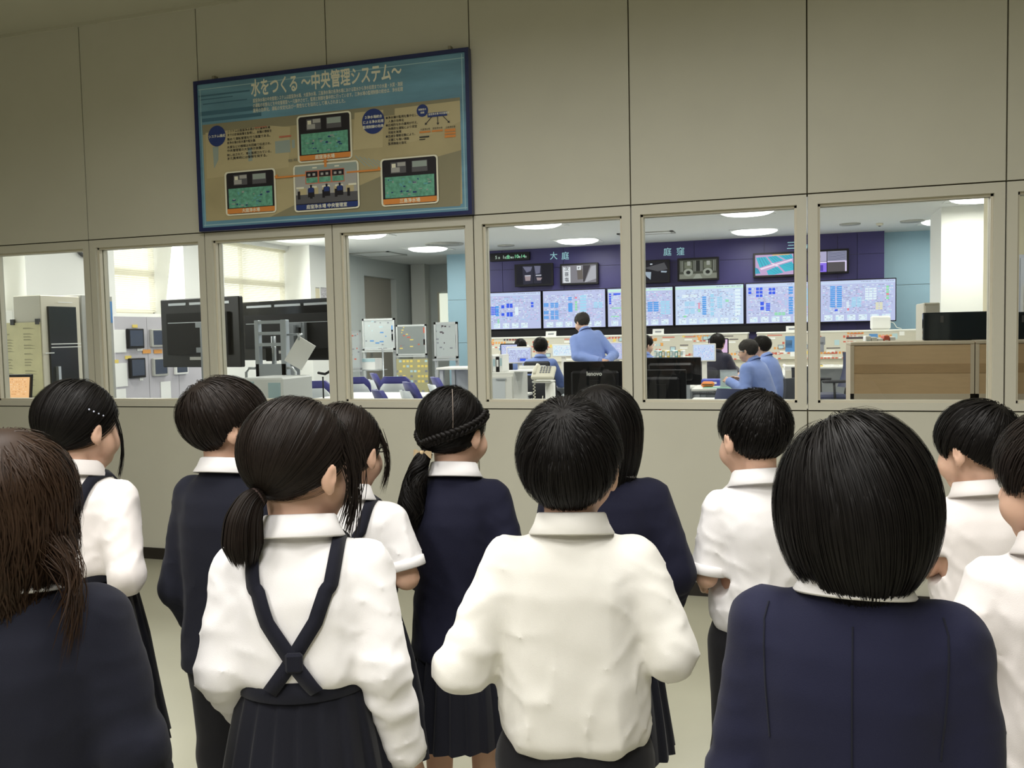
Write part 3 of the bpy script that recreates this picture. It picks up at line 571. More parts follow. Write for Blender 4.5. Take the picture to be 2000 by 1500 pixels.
# date and time panel
a, b = at(957, 503, DY-0.06), at(1034, 500, DY-0.06); w = b[0]-a[0]
t = empty('display_clock', ((a[0]+b[0])/2, DY-0.06, (a[2]+b[2])/2), 0, 'black clock panel with green digits reading the date and 10:14', 'clock')
box('case', (-w/2, 0, -0.075), (w/2, 0.059, 0.075), M_black, t, 0.004)
M_lg = mat('led_green', (0.05, 0.2, 0.1), 0.4, emit=(0.25, 0.75, 0.42), estr=0.9); M_lw = mat('led_pale', (0.2, 0.25, 0.22), 0.4, emit=(0.50, 0.62, 0.55), estr=0.8)
mb = MB()
for s_, u, sz, m in (('5', -.34, .085, M_lw), ('月', -.265, .042, M_lw), ('1', -.155, .085, M_lw), ('日', -.105, .042, M_lw), ('金', -.035, .080, M_lg), ('曜日', .065, .036, M_lw), ('10', .175, .090, M_lg), ('時', .252, .042, M_lw), ('14', .335, .085, M_lg), ('分', .408, .042, M_lw)):
    vs, fs = text_mesh(s_, sz, wall_M(u*w, -0.003, -0.03), 0.0015, 'CENTER'); mb.use(m)._add(vs, fs)
mb.build('lettering', parent=t)

# ---------------------------------------------------------------- mimic consoles in front of the display wall
M_cream = mat('console_cream', (0.60, 0.57, 0.47), 0.5)
M_cream2 = mat('console_edge', (0.80, 0.79, 0.72), 0.4)
mk = dict(r=mat('mark_red', (0.62, 0.12, 0.07), 0.5), o=mat('mark_orange', (0.80, 0.36, 0.08), 0.5), g=mat('mark_grey', (0.22, 0.23, 0.26), 0.5), b=mat('mark_blue', (0.08, 0.25, 0.55), 0.5), c=mat('mark_cyan', (0.45, 0.62, 0.66), 0.5), w=mat('mark_white', (0.85, 0.85, 0.82), 0.5), k=mat('mark_dark', (0.06, 0.04, 0.05), 0.5), y=mat('mark_yellow', (0.80, 0.62, 0.15), 0.5))
CYF = 14.2
def console(x0, x1, label, seed, big=()):
    rnd = random.Random(seed); ztop = float(at(1250, 653.5, CYF)[2])
    t = empty('mimic_console', ((x0+x1)/2, CYF, 0), 0, label, 'console'); w = (x1-x0)/2
    mb = MB().use(M_cream); pr = [(-w, 0.0, 0.95), (-w, 0.62, 0.95+0.0), (-w, 0.62, ztop-0.03), (-w, 0.10, ztop-0.03)]
    mb.prism(pr, (2*w, 0, 0)); mb.box((-w, -0.30, 0), (w, 0.60, 0.72)); mb.box((-w, 0.05, 0.72), (w, 0.6, 0.95)); mb.build('body', parent=t)
    box('ledge', (-w, -0.45, 0.72), (w, 0.05, 0.76), M_cream2, t, 0.006)
    box('top_cap', (-w-0.01, 0.085, ztop-0.03), (w+0.01, 0.64, ztop), M_cream2, t, 0.008)
    mb = MB(); zA, zB = 0.96, ztop-0.05
    def q(m, u0, v0, u1, v1, o=0.002):
        f = lambda u, v: (-w+u, 0.10*(v-0.95)/(ztop-0.03-0.95)-o, v)
        mb.use(m).quad(f(u0, v0), f(u1, v0), f(u1, v1), f(u0, v1))
    L = 2*w; u = 0.08
    while u < L-0.25:
        k = rnd.random(); v = rnd.choice((1.02, 1.10, 1.18, 1.26, 1.31))
        if k < .40:
            n_ = rnd.randint(2, 5); m = mk[rnd.choice('rroorkc')]
            for i in range(n_): q(m, u+i*0.05, v, u+i*0.05+0.032, v+0.035)
            for i in range(n_): q(mk['r'] if rnd.random() < .6 else mk['w'], u+i*0.05, v-0.07, u+i*0.05+0.036, v-0.05)
        elif k < .55: q(mk['g'], u, v, u+0.09, v+0.07); q(mk['c'], u+0.012, v+0.012, u+0.078, v+0.058, 0.0035)
        elif k < .68: q(mk[rnd.choice('bcw')], u, v-0.03, u+0.07, v+0.05)
        elif k < .88: q(mk[rnd.choice('rrk')], u, v, u+rnd.uniform(.08, .25), v+0.014); q(mk['w'], u, v-0.05, u+0.12, v-0.025)
        else: q(mk[rnd.choice('yo')], u, v, u+0.05, v+0.05)
        u += rnd.uniform(0.03, 0.075)
    for m, u0, v0, u1, v1 in big: q(mk[m], u0, v0, u1, v1, 0.004)
    mb.build('marking', parent=t); return t, ztop
xa, xb, xc_, xd = float(at(938, 660, CYF)[0]), float(at(1459, 655, CYF)[0]), float(at(1478, 655, CYF)[0]), float(at(1812, 650, CYF)[0])
con, ZCON = console(xa, xb, 'long cream mimic console with red marks behind the bending worker', 3)
wR = xd-xc_
console(xc_, xd, 'cream mimic console with blue blocks behind the seated worker with glasses', 5, [('b', 0.42, 1.06, 0.66, 1.30), ('c', 0.42, 1.12, 0.52, 1.24), ('g', 0.82, 1.16, 1.0, 1.28), ('g', 0.90, 1.05, 0.98, 1.2), ('b', 1.62, 1.2, 1.74, 1.31), ('k', 1.30, 1.10, 1.62, 1.13), ('k', 1.30, 1.24, 1.6, 1.27)])
p = at(1720, 645, CYF+0.25)
t = empty('router', (p[0], CYF+0.3, ZCON), 0, 'white rounded box standing on the cream console under the last wide screen', 'box')
box('case', (-0.14, -0.06, 0), (0.14, 0.06, 0.21), mk['w'], t, 0.025); MB().tube([(0.13, 0, 0.12), (0.19, 0.02, 0.1), (0.23, 0.03, 0.03), (0.3, 0.04, 0.01)], 0.005, 6).build('cable', M_cream2, t)
# notice cards along the console's top
for px, py, lab in ((1075, 656, 'white card on the cream console beside the bending worker'), (1285, 652, 'white card on the cream console below the middle screens'), (1547, 645, 'white card on the cream console behind the seated workers')):
    p = at(px, py, CYF+0.12); t = empty('notice_card', (p[0], CYF+0.15, ZCON), 0, lab, 'card')
    MB().use(mk['w']).prism([(-0.09, 0, 0.0), (0.09, 0, 0.0), (0.09, 0.02, 0.085), (-0.09, 0.02, 0.085)], (0, 0.004, 0)).build('face', parent=t); box('foot', (-0.09, 0.0, 0), (0.09, 0.06, 0.004), mk['w'], t)
    MB().use(mk['g']).quad((-0.05, -0.002, 0.03), (0.05, -0.002, 0.03), (0.05, 0.008, 0.05), (-0.05, 0.008, 0.05)).build('lettering', parent=t)
# ---------------------------------------------------------------- control room furniture
M_top = mat('desk_white', (0.80, 0.79, 0.73), 0.45)
M_leg = mat('desk_leg', (0.50, 0.52, 0.54), 0.4, 0.3)
M_nav = mat('chair_blue', (0.045, 0.045, 0.22), 0.7, sheen=0.3)
M_shell = mat('chair_shell', (0.70, 0.74, 0.74), 0.5)
M_drk = mat('chair_dark', (0.02, 0.021, 0.026), 0.7)
M_nvy = mat('chair_navy', (0.022, 0.030, 0.085), 0.8, sheen=0.3)
M_chr = mat('metal_grey', (0.55, 0.58, 0.60), 0.35, 0.7)
M_pap = mat('paper_white', (0.86, 0.86, 0.83), 0.7)
M_bez = mat('bezel_cream', (0.72, 0.70, 0.64), 0.5)
def desk(name, x0, x1, y0, y1, z, label, cat='desk', group=None, panel=True):
    t = empty(name, ((x0+x1)/2, (y0+y1)/2, 0), 0, label, cat, group); w, d = (x1-x0)/2, (y1-y0)/2
    box('desktop', (-w, -d, z-0.03), (w, d, z), M_top, t, 0.006)
    for sx in (-1, 1):
        for sy in (-1, 1): box('leg', (sx*(w-0.06)-0.025, sy*(d-0.06)-0.025, 0), (sx*(w-0.06)+0.025, sy*(d-0.06)+0.025, z-0.03), M_leg, t)
    if panel: box('modesty_panel', (-w+0.09, d-0.07, 0.25), (w-0.09, d-0.05, z-0.03), M_leg, t)
    return t
def office_chair(label, loc, rz, seat_m, back_m, frame_m, arms=True, seat_z=0.43, back_top=0.95, headrest=False, group=None):
    """faces local +y"""
    t = empty('office_chair', loc, rz, label, 'chair', group)
    MB().use(seat_m).box((-0.24, -0.22, seat_z-0.05), (0.24, 0.24, seat_z+0.03), None, 0.03).build('seat', parent=t)
    P = []
    for i in range(9):
        v = i/8; z = seat_z+0.10+v*(back_top-seat_z-0.10); hw = 0.20+0.04*math.sin(math.pi*(0.15+0.75*v)); y = -0.25-0.05*math.sin(math.pi*v*0.9)-0.05*v
        P.append([(hw*math.sin(a), y+0.05*(1-math.cos(a)), z) for a in np.linspace(-1.3, 1.3, 9)])
    mb = MB().use(back_m).grid(P); Q = [[(x, y-0.028, z) for x, y, z in r] for r in P]; mb.grid([list(reversed(r)) for r in Q])
    for r0, r1 in ((P[0], Q[0]), (Q[-1], P[-1])): mb.grid([r0, r1])
    mb.grid([[r[0] for r in Q], [r[0] for r in P]]).grid([[r[-1] for r in P], [r[-1] for r in Q]]); mb.build('backrest', parent=t)
    fr = MB().use(frame_m)
    for sx in (-1, 1): fr.tube([(sx*0.05, -0.12, seat_z-0.06), (sx*0.06, -0.26, seat_z), (sx*0.08, -0.32, seat_z+0.25), (sx*0.16, -0.33, back_top-0.08)], 0.015, 6)
    fr.build('back_frame', parent=t)
    if arms:
        for sx in (-1, 1): MB().use(frame_m).tube([(sx*0.24, -0.05, seat_z-0.03), (sx*0.30, -0.03, seat_z), (sx*0.30, -0.02, seat_z+0.18)], 0.016, 6).box((sx*0.30-0.04, -0.16, seat_z+0.18), (sx*0.30+0.04, 0.12, seat_z+0.215), None, 0.012).build('armrest', parent=t)
    if headrest: MB().use(back_m).box((-0.16, -0.36, back_top+0.02), (0.16, -0.31, back_top+0.17), None, 0.02).build('headrest', parent=t)
    MB().use(M_chr).tube([(0, 0, 0.08), (0, 0, seat_z-0.05)], 0.03, 10).build('gas_lift', parent=t)
    for k in range(5):
        a = k*2*math.pi/5+0.4; c, s = math.cos(a), math.sin(a)
        lg = MB().use(frame_m).tube([(0.03*c, 0.03*s, 0.12), (0.18*c, 0.18*s, 0.10), (0.30*c, 0.30*s, 0.07)], [0.024, 0.02, 0.016], 6).build('leg', parent=t)
        MB().use(M_drk).tube([(0.30*c-0.012*s, 0.30*s+0.012*c, 0.031), (0.30*c+0.012*s, 0.30*s-0.012*c, 0.031)], 0.03, 10).build('caster', parent=lg)
    return t
def shell_chair(label, loc, rz, group='blue chairs with pale shells at the meeting tables'):
    """meeting chair: blue backrest pad in a pale plastic shell; faces local +y"""
    t = empty('meeting_chair', loc, rz, label, 'chair', group)
    def sheet(dy, w0, zlo, zhi):
        P = []
        for i in range(8):
            v = i/7; z = zlo+(zhi-zlo)*v; rr = w0*(1-0.10*(1-v))*math.sqrt(1-0.62*max(0, (v-0.5)/0.5)**2.2); y = -0.20-0.13*v+dy
            P.append([(rr*math.sin(a), y+0.06*(1-math.cos(a)), z) for a in np.linspace(-1.25, 1.25, 9)])
        return P
    def slab(P, th, m, name):
        Q = [[(x, y-th, z) for x, y, z in r] for r in P]; mb = MB().use(m).grid(P).grid([list(reversed(r)) for r in Q])
        mb.grid([P[0], Q[0]]).grid([Q[-1], P[-1]]).grid([[r[0] for r in Q], [r[0] for r in P]]).grid([[r[-1] for r in P], [r[-1] for r in Q]]); return mb.build(name, parent=t)
    slab(sheet(0.03, 0.235, 0.60, 0.90), 0.045, M_nav, 'backrest'); slab(sheet(-0.02, 0.232, 0.46, 0.81), 0.03, M_shell, 'back_shell')
    MB().use(M_nav).box((-0.22, -0.20, 0.42), (0.22, 0.24, 0.48), None, 0.025).build('seat', parent=t)
    MB().use(M_shell).box((-0.21, -0.20, 0.395), (0.21, 0.22, 0.42), None, 0.01).build('seat_shell', parent=t)
    for sx in (-1, 1):
        for sy in (-1, 1): MB().use(M_chr).tube([(sx*0.18, sy*0.16, 0.40), (sx*0.23, sy*0.24, 0.0)], 0.012, 6).build('leg', parent=t)
    return t
def monitor(label, loc, rz, w, h, front, back=M_black, pic=None, zb=0.12, cat='monitor', logo=False, group=None):
    """screen faces local -y; foot at local z 0"""
    t = empty('computer_monitor', loc, rz, label, cat, group)
    box('case', (-w/2, 0, zb), (w/2, 0.035, zb+h), back, t, 0.008)
    box('stand', (-0.03, 0.035, 0.0), (0.03, 0.06, zb+h*0.55), back, t); MB().use(back).lathe([(0.12, 0), (0.12, 0.012), (0.03, 0.02)], None, 20).build('foot', parent=t)
    if front is not None:
        S = Screen(w-0.03, h-0.03); S.r(front, 0, 0, 1, 1)
        if pic: pic(S)
        S.build('screen_picture', t, (0, 0, zb+h/2))
    return t
def binders(px0, px1, py, Y, z, h, label, cols_, group, n=None):
    a, b = at(px0, py, Y)[0], at(px1, py, Y)[0]; n = n or max(1, int((b-a)/0.06)); w = (b-a)/n
    for i in range(n):
        hh = h*(1-0.12*((i*7) % 3)/2); t = empty('binder', (a+(i+0.5)*w, Y, z), 0, label, 'binder', group)
        box('cover', (-w*0.46, 0, 0), (w*0.46, 0.22, hh), cols_[i % len(cols_)], t, 0.004); box('spine_label', (-w*0.3, -0.002, hh*0.35), (w*0.3, 0.001, hh*0.8), M_pap if cols_[i % len(cols_)] is not M_pap else mk['c'], t)

def xz(px, py, Y): p = at(px, py, Y); return float(p[0]), float(p[2])
def rect(px0, py0, px1, py1, Y):
    """x0, x1, z_bottom, z_top of a frontal rectangle seen there"""
    a = at(px0, (py0+py1)/2, Y); b = at(px1, (py0+py1)/2, Y); m = (px0+px1)/2
    return float(a[0]), float(b[0]), float(at(m, py1, Y)[2]), float(at(m, py0, Y)[2])

# --- server cabinets and poster (first pane)
M_cab = mat('cabinet_beige', (0.68, 0.64, 0.52), 0.5); M_cabg = mat('cabinet_grey', (0.42, 0.42, 0.39), 0.5)
M_gls = mat('smoked_door', (0.018, 0.020, 0.020), 0.15)
Yc = 6.3
x0, x1, _, zt_ = rect(29, 577, 82, 740, Yc); yb = float(atx(156, 600, x1)[1])
t = empty('server_cabinet', ((x0+x1)/2, (Yc+yb)/2, 0), 0, 'beige server cabinet with a tall smoked black door', 'cabinet'); w, d = (x1-x0)/2, (yb-Yc)/2
box('body', (-w, -d, 0), (w, d, zt_), M_cab, t, 0.006)
dr = box('door', (w, -d+0.07, 0.12), (w+0.02, d-0.07, zt_-0.10), M_gls, t); box('handle', (w+0.02, -d+0.12, 1.05), (w+0.05, -d+0.15, 1.22), M_chr, dr)
mb = MB().use(M_pap)
for z, a, b in ((1.42, -.15, .2), (1.39, -.15, .2), (1.34, -.22, -.12), (1.80, -.05, .12)): mb.box((w+0.02, a, z), (w+0.022, b, z+0.008))
mb.build('light_strip', parent=dr)
y2 = float(atx(222, 640, x1)[1])
t = empty('server_cabinet', ((x0+x1)/2, (yb+y2)/2+0.01, 0), 0, 'grey equipment cabinet beside the beige one with the black door', 'cabinet'); d2 = (y2-yb)/2-0.01
box('body', (-w, -d2, 0), (w, d2, zt_+0.02), M_cabg, t, 0.006)
for a, b in ((-d2+0.06, -0.03), (0.03, d2-0.06)):
    dr = box('door', (w, a, 0.1), (w+0.015, b, zt_-0.08), mat('mesh_door', (0.20, 0.20, 0.18), 0.5, bump=0.4, bscale=60), t); box('handle', (w+0.015, b-0.06, 1.05), (w+0.04, b-0.04, 1.2), M_dark, dr)
box('sticker', (w, d2-0.05, 1.62), (w+0.003, d2-0.01, 1.83), mk['b'], t)
M_yel = mat('yellow_paper', (0.74, 0.68, 0.40), 0.8, noise=0.05, nscale=9)
px_, pX, pz0, pz1 = rect(5, 630, 82, 800, Yc-0.012)
t = empty('wall_chart', ((px_+pX)/2, Yc-0.012, (pz0+pz1)/2), 0, 'large yellow paper chart hung on the beige cabinet side', 'chart'); w, h = (pX-px_)/2, (pz1-pz0)/2
box('sheet', (-w, 0, -h), (w, 0.004, h), M_yel, t)
mb = MB().use(mat('ink_grey', (0.46, 0.42, 0.25), 0.8)); rnd = random.Random(2)
for c in (-0.85, 0.15):
    for j in range(26):
        if rnd.random() < .75: mb.quad((w*c, -0.001, h*(0.85-j*0.065)), (w*(c+rnd.uniform(.25, .65)), -0.001, h*(0.85-j*0.065)), (w*(c+.3), -0.001, h*(0.85-j*0.065)+0.012), (w*c, -0.001, h*(0.85-j*0.065)+0.012))
mb.build('lettering', parent=t)
for c in (-.35, .9): MB().use(M_dark).box((w*c-0.02, -0.012, h-0.02), (w*c+0.02, 0.008, h+0.03)).build('clip', parent=t)
# laptop-like terminal with orange screen
x0, x1, z0, z1 = rect(2, 731, 58, 779, 5.75)
t = empty('laptop', ((x0+x1)/2, 5.75, z0-0.01), 0.05, 'open black laptop with an orange screen below the yellow chart', 'laptop'); w = (x1-x0)/2
lid = MB().use(M_black).box((-w, 0.0, 0.0), (w, 0.015, z1-z0+0.01), Matrix.Rotation(-0.12, 4, 'X'), 0.004).build('lid', parent=t)
S = Screen(2*w-0.03, z1-z0-0.03); S.r(screen_mat('scr_orange', (0.95, 0.55, 0.26)), 0, 0, 1, 1); fake_text(S, .05, .08, .9, .9, 7, (screen_mat('scr_orange2', (0.75, 0.36, 0.15)), screen_mat('scr_orange3', (1, .68, .42))))
sp = S.build('screen_picture', t, (0, 0.005, (z1-z0)/2)); sp.rotation_euler = (-0.12, 0, 0)
box('keyboard', (-w, -0.22, -0.015), (w, 0.0, 0.0), M_black, t, 0.004)
desk('side_desk', x0-0.5, x1+0.45, 5.35, 6.1, z0-0.026, 'white side desk under the orange laptop')
p = at(72, 766, 5.65)
# clock on the pier
cp = atx(168, 472, -7.98+0.02); t = empty('wall_clock', (-7.965, float(cp[1]), float(cp[2])), 0, 'round white wall clock with a dark rim on the white pier', 'clock')
R_ = Matrix.Rotation(math.pi/2, 4, 'Y')
MB().use(M_pap).lathe([(0.165, 0.0), (0.165, 0.022)], R_, 32).build('dial', parent=t)
MB().use(M_dark).lathe([(0.166, 0), (0.195, 0), (0.195, 0.035), (0.166, 0.035), (0.166, 0.001)], R_, 32).build('rim', parent=t)
mb = MB().use(M_dark)
for k in range(12):
    a = k*math.pi/6; mb.box((0.0225, 0.13*math.sin(a)-0.005, 0.13*math.cos(a)-0.01), (0.024, 0.13*math.sin(a)+0.005, 0.13*math.cos(a)+0.01))
mb.build('numeral', parent=t)
for L_, a in ((0.085, 2.6), (0.12, -1.1)): MB().use(M_dark).tube([(0.025, 0, 0), (0.025, L_*math.sin(a), L_*math.cos(a))], 0.004, 5).build('hand', parent=t)

# --- grey panel board with small monitors (second pane), standing along x = const
BX = -6.95
def by(px, py): p = atx(px, py, BX); return float(p[1]), float(p[2])
yA, zA = by(222, 618); yB, _ = by(398, 622)
M_pnl = mat('panel_lilac', (0.52, 0.50, 0.54), 0.55)
t = empty('control_panel', (BX-0.3, (yA+yB)/2, 0), 0, 'pale lilac panel board with small dark monitors behind the glazing', 'control panel'); L = (yB-yA)/2; c0y = (yA+yB)/2
for i in range(3): box('panel', (0, -L+i*2*L/3+0.004, 0), (0.298, -L+(i+1)*2*L/3-0.004, zA), M_pnl, t)
def on_board(name, px0, py0, px1, py1, m, label, cat, group=None, o=0.0, fr=None):
    ya, za = by(px0, py0); yb_, zb_ = by(px1, py1); 
    tt = empty(name, (BX, (ya+yb_)/2, (za+zb_)/2), 0, label, cat, group); l, h = (yb_-ya)/2, (za-zb_)/2
    if fr:
        box('frame', (0.0, -l, -h), (0.035, l, h), fr, tt, 0.006); box('screen', (0.0345, -l*0.80, -h*0.76), (0.038, l*0.80, h*0.84), m, tt)
    else: box('sheet', (0.0, -l, -h), (0.006, l, h), m, tt)
    return tt
M_lcd = mat('dead_lcd', (0.05, 0.065, 0.10), 0.2)
for q, (a, fr, lb) in enumerate((((245, 642, 278, 680), M_black, 'upper left small monitor with a black frame on the lilac panel'), ((291, 643, 326, 677), M_cabg, 'upper small monitor with a pale frame beside the black screen edge'), ((249, 700, 281, 737), M_black, 'lower left small monitor with a black frame on the lilac panel'), ((295, 700, 325, 733), M_cabg, 'lower small monitor with a pale frame on the lilac panel'), ((338, 700, 364, 730), M_pap, 'small white-framed monitor under the first large black screen'))):
    on_board('panel_monitor', *a, M_lcd, lb, 'monitor', 'small monitors on the lilac panel', fr=fr)
for a, lb in (((220, 644, 246, 688), 'white log sheet clipped beside the upper left small monitor'), ((221, 710, 249, 754), 'white log sheet beside the lower left small monitor'), ((222, 761, 246, 783), 'lowest white notice at the panel board end, dark band along its foot'), ((313, 746, 334, 784), 'narrow white notice low on the lilac panel'), ((267, 678, 278, 685), 'small white tag under the upper left small monitor'), ((272, 737, 279, 743), 'small white tag under the lower left small monitor')):
    o = on_board('notice_sheet', *a, M_pap, lb, 'notice')
for a, m, lb in (((278, 683, 294, 690), 'o', 'orange tag with a yellow edge between the upper small monitors'), ((300, 683, 316, 690), 'o', 'orange tag under the pale framed upper monitor'), ((244, 695, 256, 701), 'y', 'yellow tag over the lower left small monitor'), ((258, 634, 268, 640), 'y', 'yellow tag over the upper left small monitor'), ((219, 703, 231, 709), 'y', 'yellow tag over the log sheet')):
    on_board('tag_sticker', *a, mk[m], lb, 'tag')

# --- two large black screens seen from behind
def big_screen(label, pa, pb, h, rough, yoff=0.0):
    a, b = Vector(pa), Vector(pb); c = (a+b)/2; ang = math.atan2(b.y-a.y, b.x-a.x); w = (b-a).length/2
    t = empty('large_display', (c.x, c.y, 0), ang, label, 'screen', 'large black screens by the glazing'); z0 = min(a.z, b.z)-h; z1 = (a.z+b.z)/2
    z0 = z1-h
    box('case', (-w, 0, z0), (w, 0.05, z1), mat('screen_back'+label[:6], (0.010, 0.010, 0.011), rough), t, 0.008)
    mb = MB().use(M_black).box((-w+0.10, -0.03, z0+0.10), (w-0.10, 0.0, z1-0.12)); mb.build('back_cover', parent=t)
    mb = MB().use(M_chr)
    for k in range(3): mb.box((-w+0.08+k*(2*w-0.16)/3+0.02, -0.004, z1-0.055), (-w+0.08+(k+1)*(2*w-0.16)/3-0.02, 0.0, z1-0.035))
    mb.box((-w+0.12, -0.034, z1-0.20), (w-0.12, -0.029, z1-0.194)).build('vent_slot', parent=t)
    mb = MB().use(mat('stand_grey', (0.36, 0.39, 0.42), 0.4, 0.4)).box((0.10, -0.09, 0.04), (0.16, -0.03, z1-0.22)).box((0.02, -0.06, z1-0.24), (0.24, -0.03, z1-0.20)).box((0.02, -0.06, z0+0.12), (0.24, -0.03, z0+0.16)).box((0.22, -0.06, z0+0.12), (0.26, -0.03, z1-0.20)).box((-0.35, -0.30, 0.0), (0.35, 0.25, 0.05)); mb.build('stand', parent=t)
    box('label_plate', (0.05-w*0.3, -0.036, z0+0.06), (0.20-w*0.3, -0.03, z0+0.085), M_pap, t)
    return t
big_screen('angled large black screen in front of the lilac panel board', at(312, 580, 6.15), at(466, 583.5, 6.0), 0.56, 0.35)
big_screen('large black glossy screen behind the metal ladder rack', at(467, 588, 6.9), at(664, 583.5, 6.55), 0.52, 0.12)
# grey ladder rack
Yl = 5.75
x0, x1, _, zt_ = rect(497, 625, 559, 712, Yl); zp = float(at(525, 711, Yl)[2]); w = (x1-x0)/2
M_rack = mat('rack_bluegrey', (0.50, 0.55, 0.60), 0.4, 0.3)
t = empty('equipment_rack', ((x0+x1)/2, Yl, 0), 0, 'blue grey metal ladder rack on a cart before the black screen', 'rack')
for sx, ww in ((-1, 0.035), (1, 0.05)): box('post', (min(sx*w, sx*(w-ww)), 0, 0.1), (max(sx*w, sx*(w-ww)), 0.05, zt_), M_rack, t, 0.004)
for py in (629, 651, 673): z = float(at(527, py, Yl)[2]); box('rung', (-w+0.02, 0.005, z-0.012), (w-0.03, 0.04, z+0.012), M_rack, t)
box('front_panel', (-w+0.005, 0.0, 0.1), (w-0.01, 0.045, zp), M_rack, t)
for sx in (-1, 1): MB().use(M_chr).tube([(sx*w, 0.0, zp-0.03), (sx*(w+0.05), -0.01, zp-0.03), (sx*(w+0.075), -0.01, zp-0.06), (sx*(w+0.075), -0.01, zp-0.26), (sx*(w+0.05), -0.01, zp-0.29), (sx*w, 0, zp-0.29)], 0.010, 8).build('handle', parent=t)
box('base', (-w-0.05, -0.2, 0.0), (w+0.05, 0.3, 0.1), M_rack, t)
mb = MB().use(M_chr).tube([(-0.01, 0.06, zp), (-0.01, 0.06, zt_-0.12)], 0.018, 8); mb.use(M_black).box((-0.07, 0.045, zp+0.02), (0.0, 0.11, zp+0.12)); mb.build('clamp', parent=t)
# slanted white sheet hung on the rack's arm
Ys = Yl-0.05
c = [at(px, py, Ys) for px, py in ((583, 656), (616, 676), (588, 723), (555, 704))]
t = empty('hanging_sheet', tuple(np.mean(c, axis=0)), 0, 'white rectangular sheet hanging aslant beside the ladder rack', 'sheet'); cc = np.mean(c, axis=0)
MB().use(M_pap).prism([tuple(p-cc) for p in reversed(c)], (0, 0.008, 0)).build('board', parent=t)
MB().use(M_chr).tube([tuple(c[0]-cc+(0.004, 0, 0.02)), tuple(c[0]-cc+(0.0, 0.0, -0.03))], 0.008, 6).build('clip', parent=t)
t2 = bpy.data.objects['equipment_rack']; a = at(583, 653, Ys)
MB().use(M_chr).tube([(w, 0.02, a[2]), (float(a[0])-t2.location.x, 0.0, a[2]), (float(a[0])-t2.location.x, -0.04, a[2]-0.01)], 0.008, 6).build('arm', parent=t2)
# white printer in front
Yp = 5.25
x0, x1, _, zt_ = rect(470, 738, 552, 790, Yp); w = (x1-x0)/2
t = empty('printer', ((x0+x1)/2, Yp+0.2, 0.74), 0, 'white box printer standing close behind the glazing', 'printer')
box('body', (-w, -0.2, 0), (w, 0.2, zt_-0.74), mat('printer_white', (0.80, 0.82, 0.80), 0.4), t, 0.012)
box('front_flap', (-w*0.15, -0.206, 0.05), (w*0.8, -0.2, (zt_-0.74)*0.6), M_cream2, t); box('control_plate', (w*0.35, -0.207, (zt_-0.74)*0.66), (w*0.9, -0.2, (zt_-0.74)*0.92), mk['c'], t); box('side_cover', (-w*0.98, -0.207, 0.02), (-w*0.35, -0.2, (zt_-0.74)*0.94), mk['c'], t)
desk('printer_table', x0-0.1, x1+0.15, 5.1, 5.62, 0.74, 'small white table under the white printer')
# desk microphone
p = at(632, 779, 5.9); t = empty('microphone', (p[0], 5.9, 0.72), 0, 'slim black desk microphone on a stand near the glazing', 'microphone')
ztop = float(at(631, 728, 5.9)[2])-0.72
MB().use(M_black).tube([(0, 0, 0.0), (0, 0, ztop-0.03)], 0.006, 6).build('stem', parent=t); MB().use(M_black).lathe([(0.06, 0), (0.06, 0.012), (0.01, 0.02)], None, 18).build('foot', parent=t); MB().use(M_black).tube([(-0.04, 0, ztop), (0.02, 0, ztop-0.01), (0.06, 0.0, ztop+0.01)], 0.010, 8).build('head', parent=t)
p1 = at(632, 779, 5.9); desk('narrow_table', float(p1[0])-0.16, float(p1[0])+0.5, 5.75, 6.2, 0.72, 'white narrow table carrying the slim microphone')

# --- meeting tables and blue chairs (third and fourth pane)
a = atz(590, 748, 0.74); tA = desk('meeting_table', float(a[0])-0.6, -5.9, 10.9, 11.6, 0.74, 'far white meeting table with scattered papers', 'table')
desk('meeting_table', -4.05, -2.9, 9.3, 9.95, 0.74, 'long white meeting table behind the sideways blue chairs', 'table', None, False)
desk('meeting_table', -5.2, -4.1, 8.3, 9.95, 0.74, 'deep white meeting table beside the sideways blue chairs, bare top', 'table', None, False)
rnd = random.Random(4)
for k in range(7):
    x, y = rnd.uniform(-6.9, -6.05), rnd.uniform(11.05, 11.45); t = empty('paper_sheet', (x, y, 0.7405+0.001*k), rnd.uniform(-.6, .6), 'loose paper on the far white meeting table', 'paper', 'papers on the far meeting table')
    box('sheet', (-0.105, -0.148, 0), (0.105, 0.148, 0.001), M_pap, t)
    MB().use(mk['g']).quad((-0.07, -0.05, 0.0012), (0.07, -0.05, 0.0012), (0.07, -0.02, 0.0012), (-0.07, -0.02, 0.0012)).build('lettering', parent=t)
def chair_at(px, py_top, Y, rz, label):
    p = at(px, py_top, Y); return shell_chair(label, (float(p[0]), Y, float(p[2])-0.90 if abs(float(p[2])-0.90) < 0.04 else 0.0), rz)
chair_at(785, 733, 10.55, 0.1, 'blue meeting chair seen square from behind its back at the far table')
chair_at(768, 705, 11.75, -1.0, 'far blue meeting chair with its pale shell seen from the side')
chair_at(698, 734, 10.45, 0.3, 'blue meeting chair cut by the window post, at the far table')
chair_at(633, 741, 9.75, 0.1, 'blue meeting chair beside the slim microphone')
chair_at(584, 746, 8.6, -0.2, 'blue meeting chair behind the rack handle')
chair_at(792, 749, 8.15, -0.9, 'blue meeting chair with a pale shell turned sideways at the near table')
chair_at(848, 744, 8.85, -0.9, 'second sideways blue meeting chair, between the near table and whiteboard')
chair_at(893, 735, 10.45, -1.0, 'small blue meeting chair beside the window post and white desk')
chair_at(48, 764, 5.28, 1.55, 'dark blue chair top beside the orange laptop')
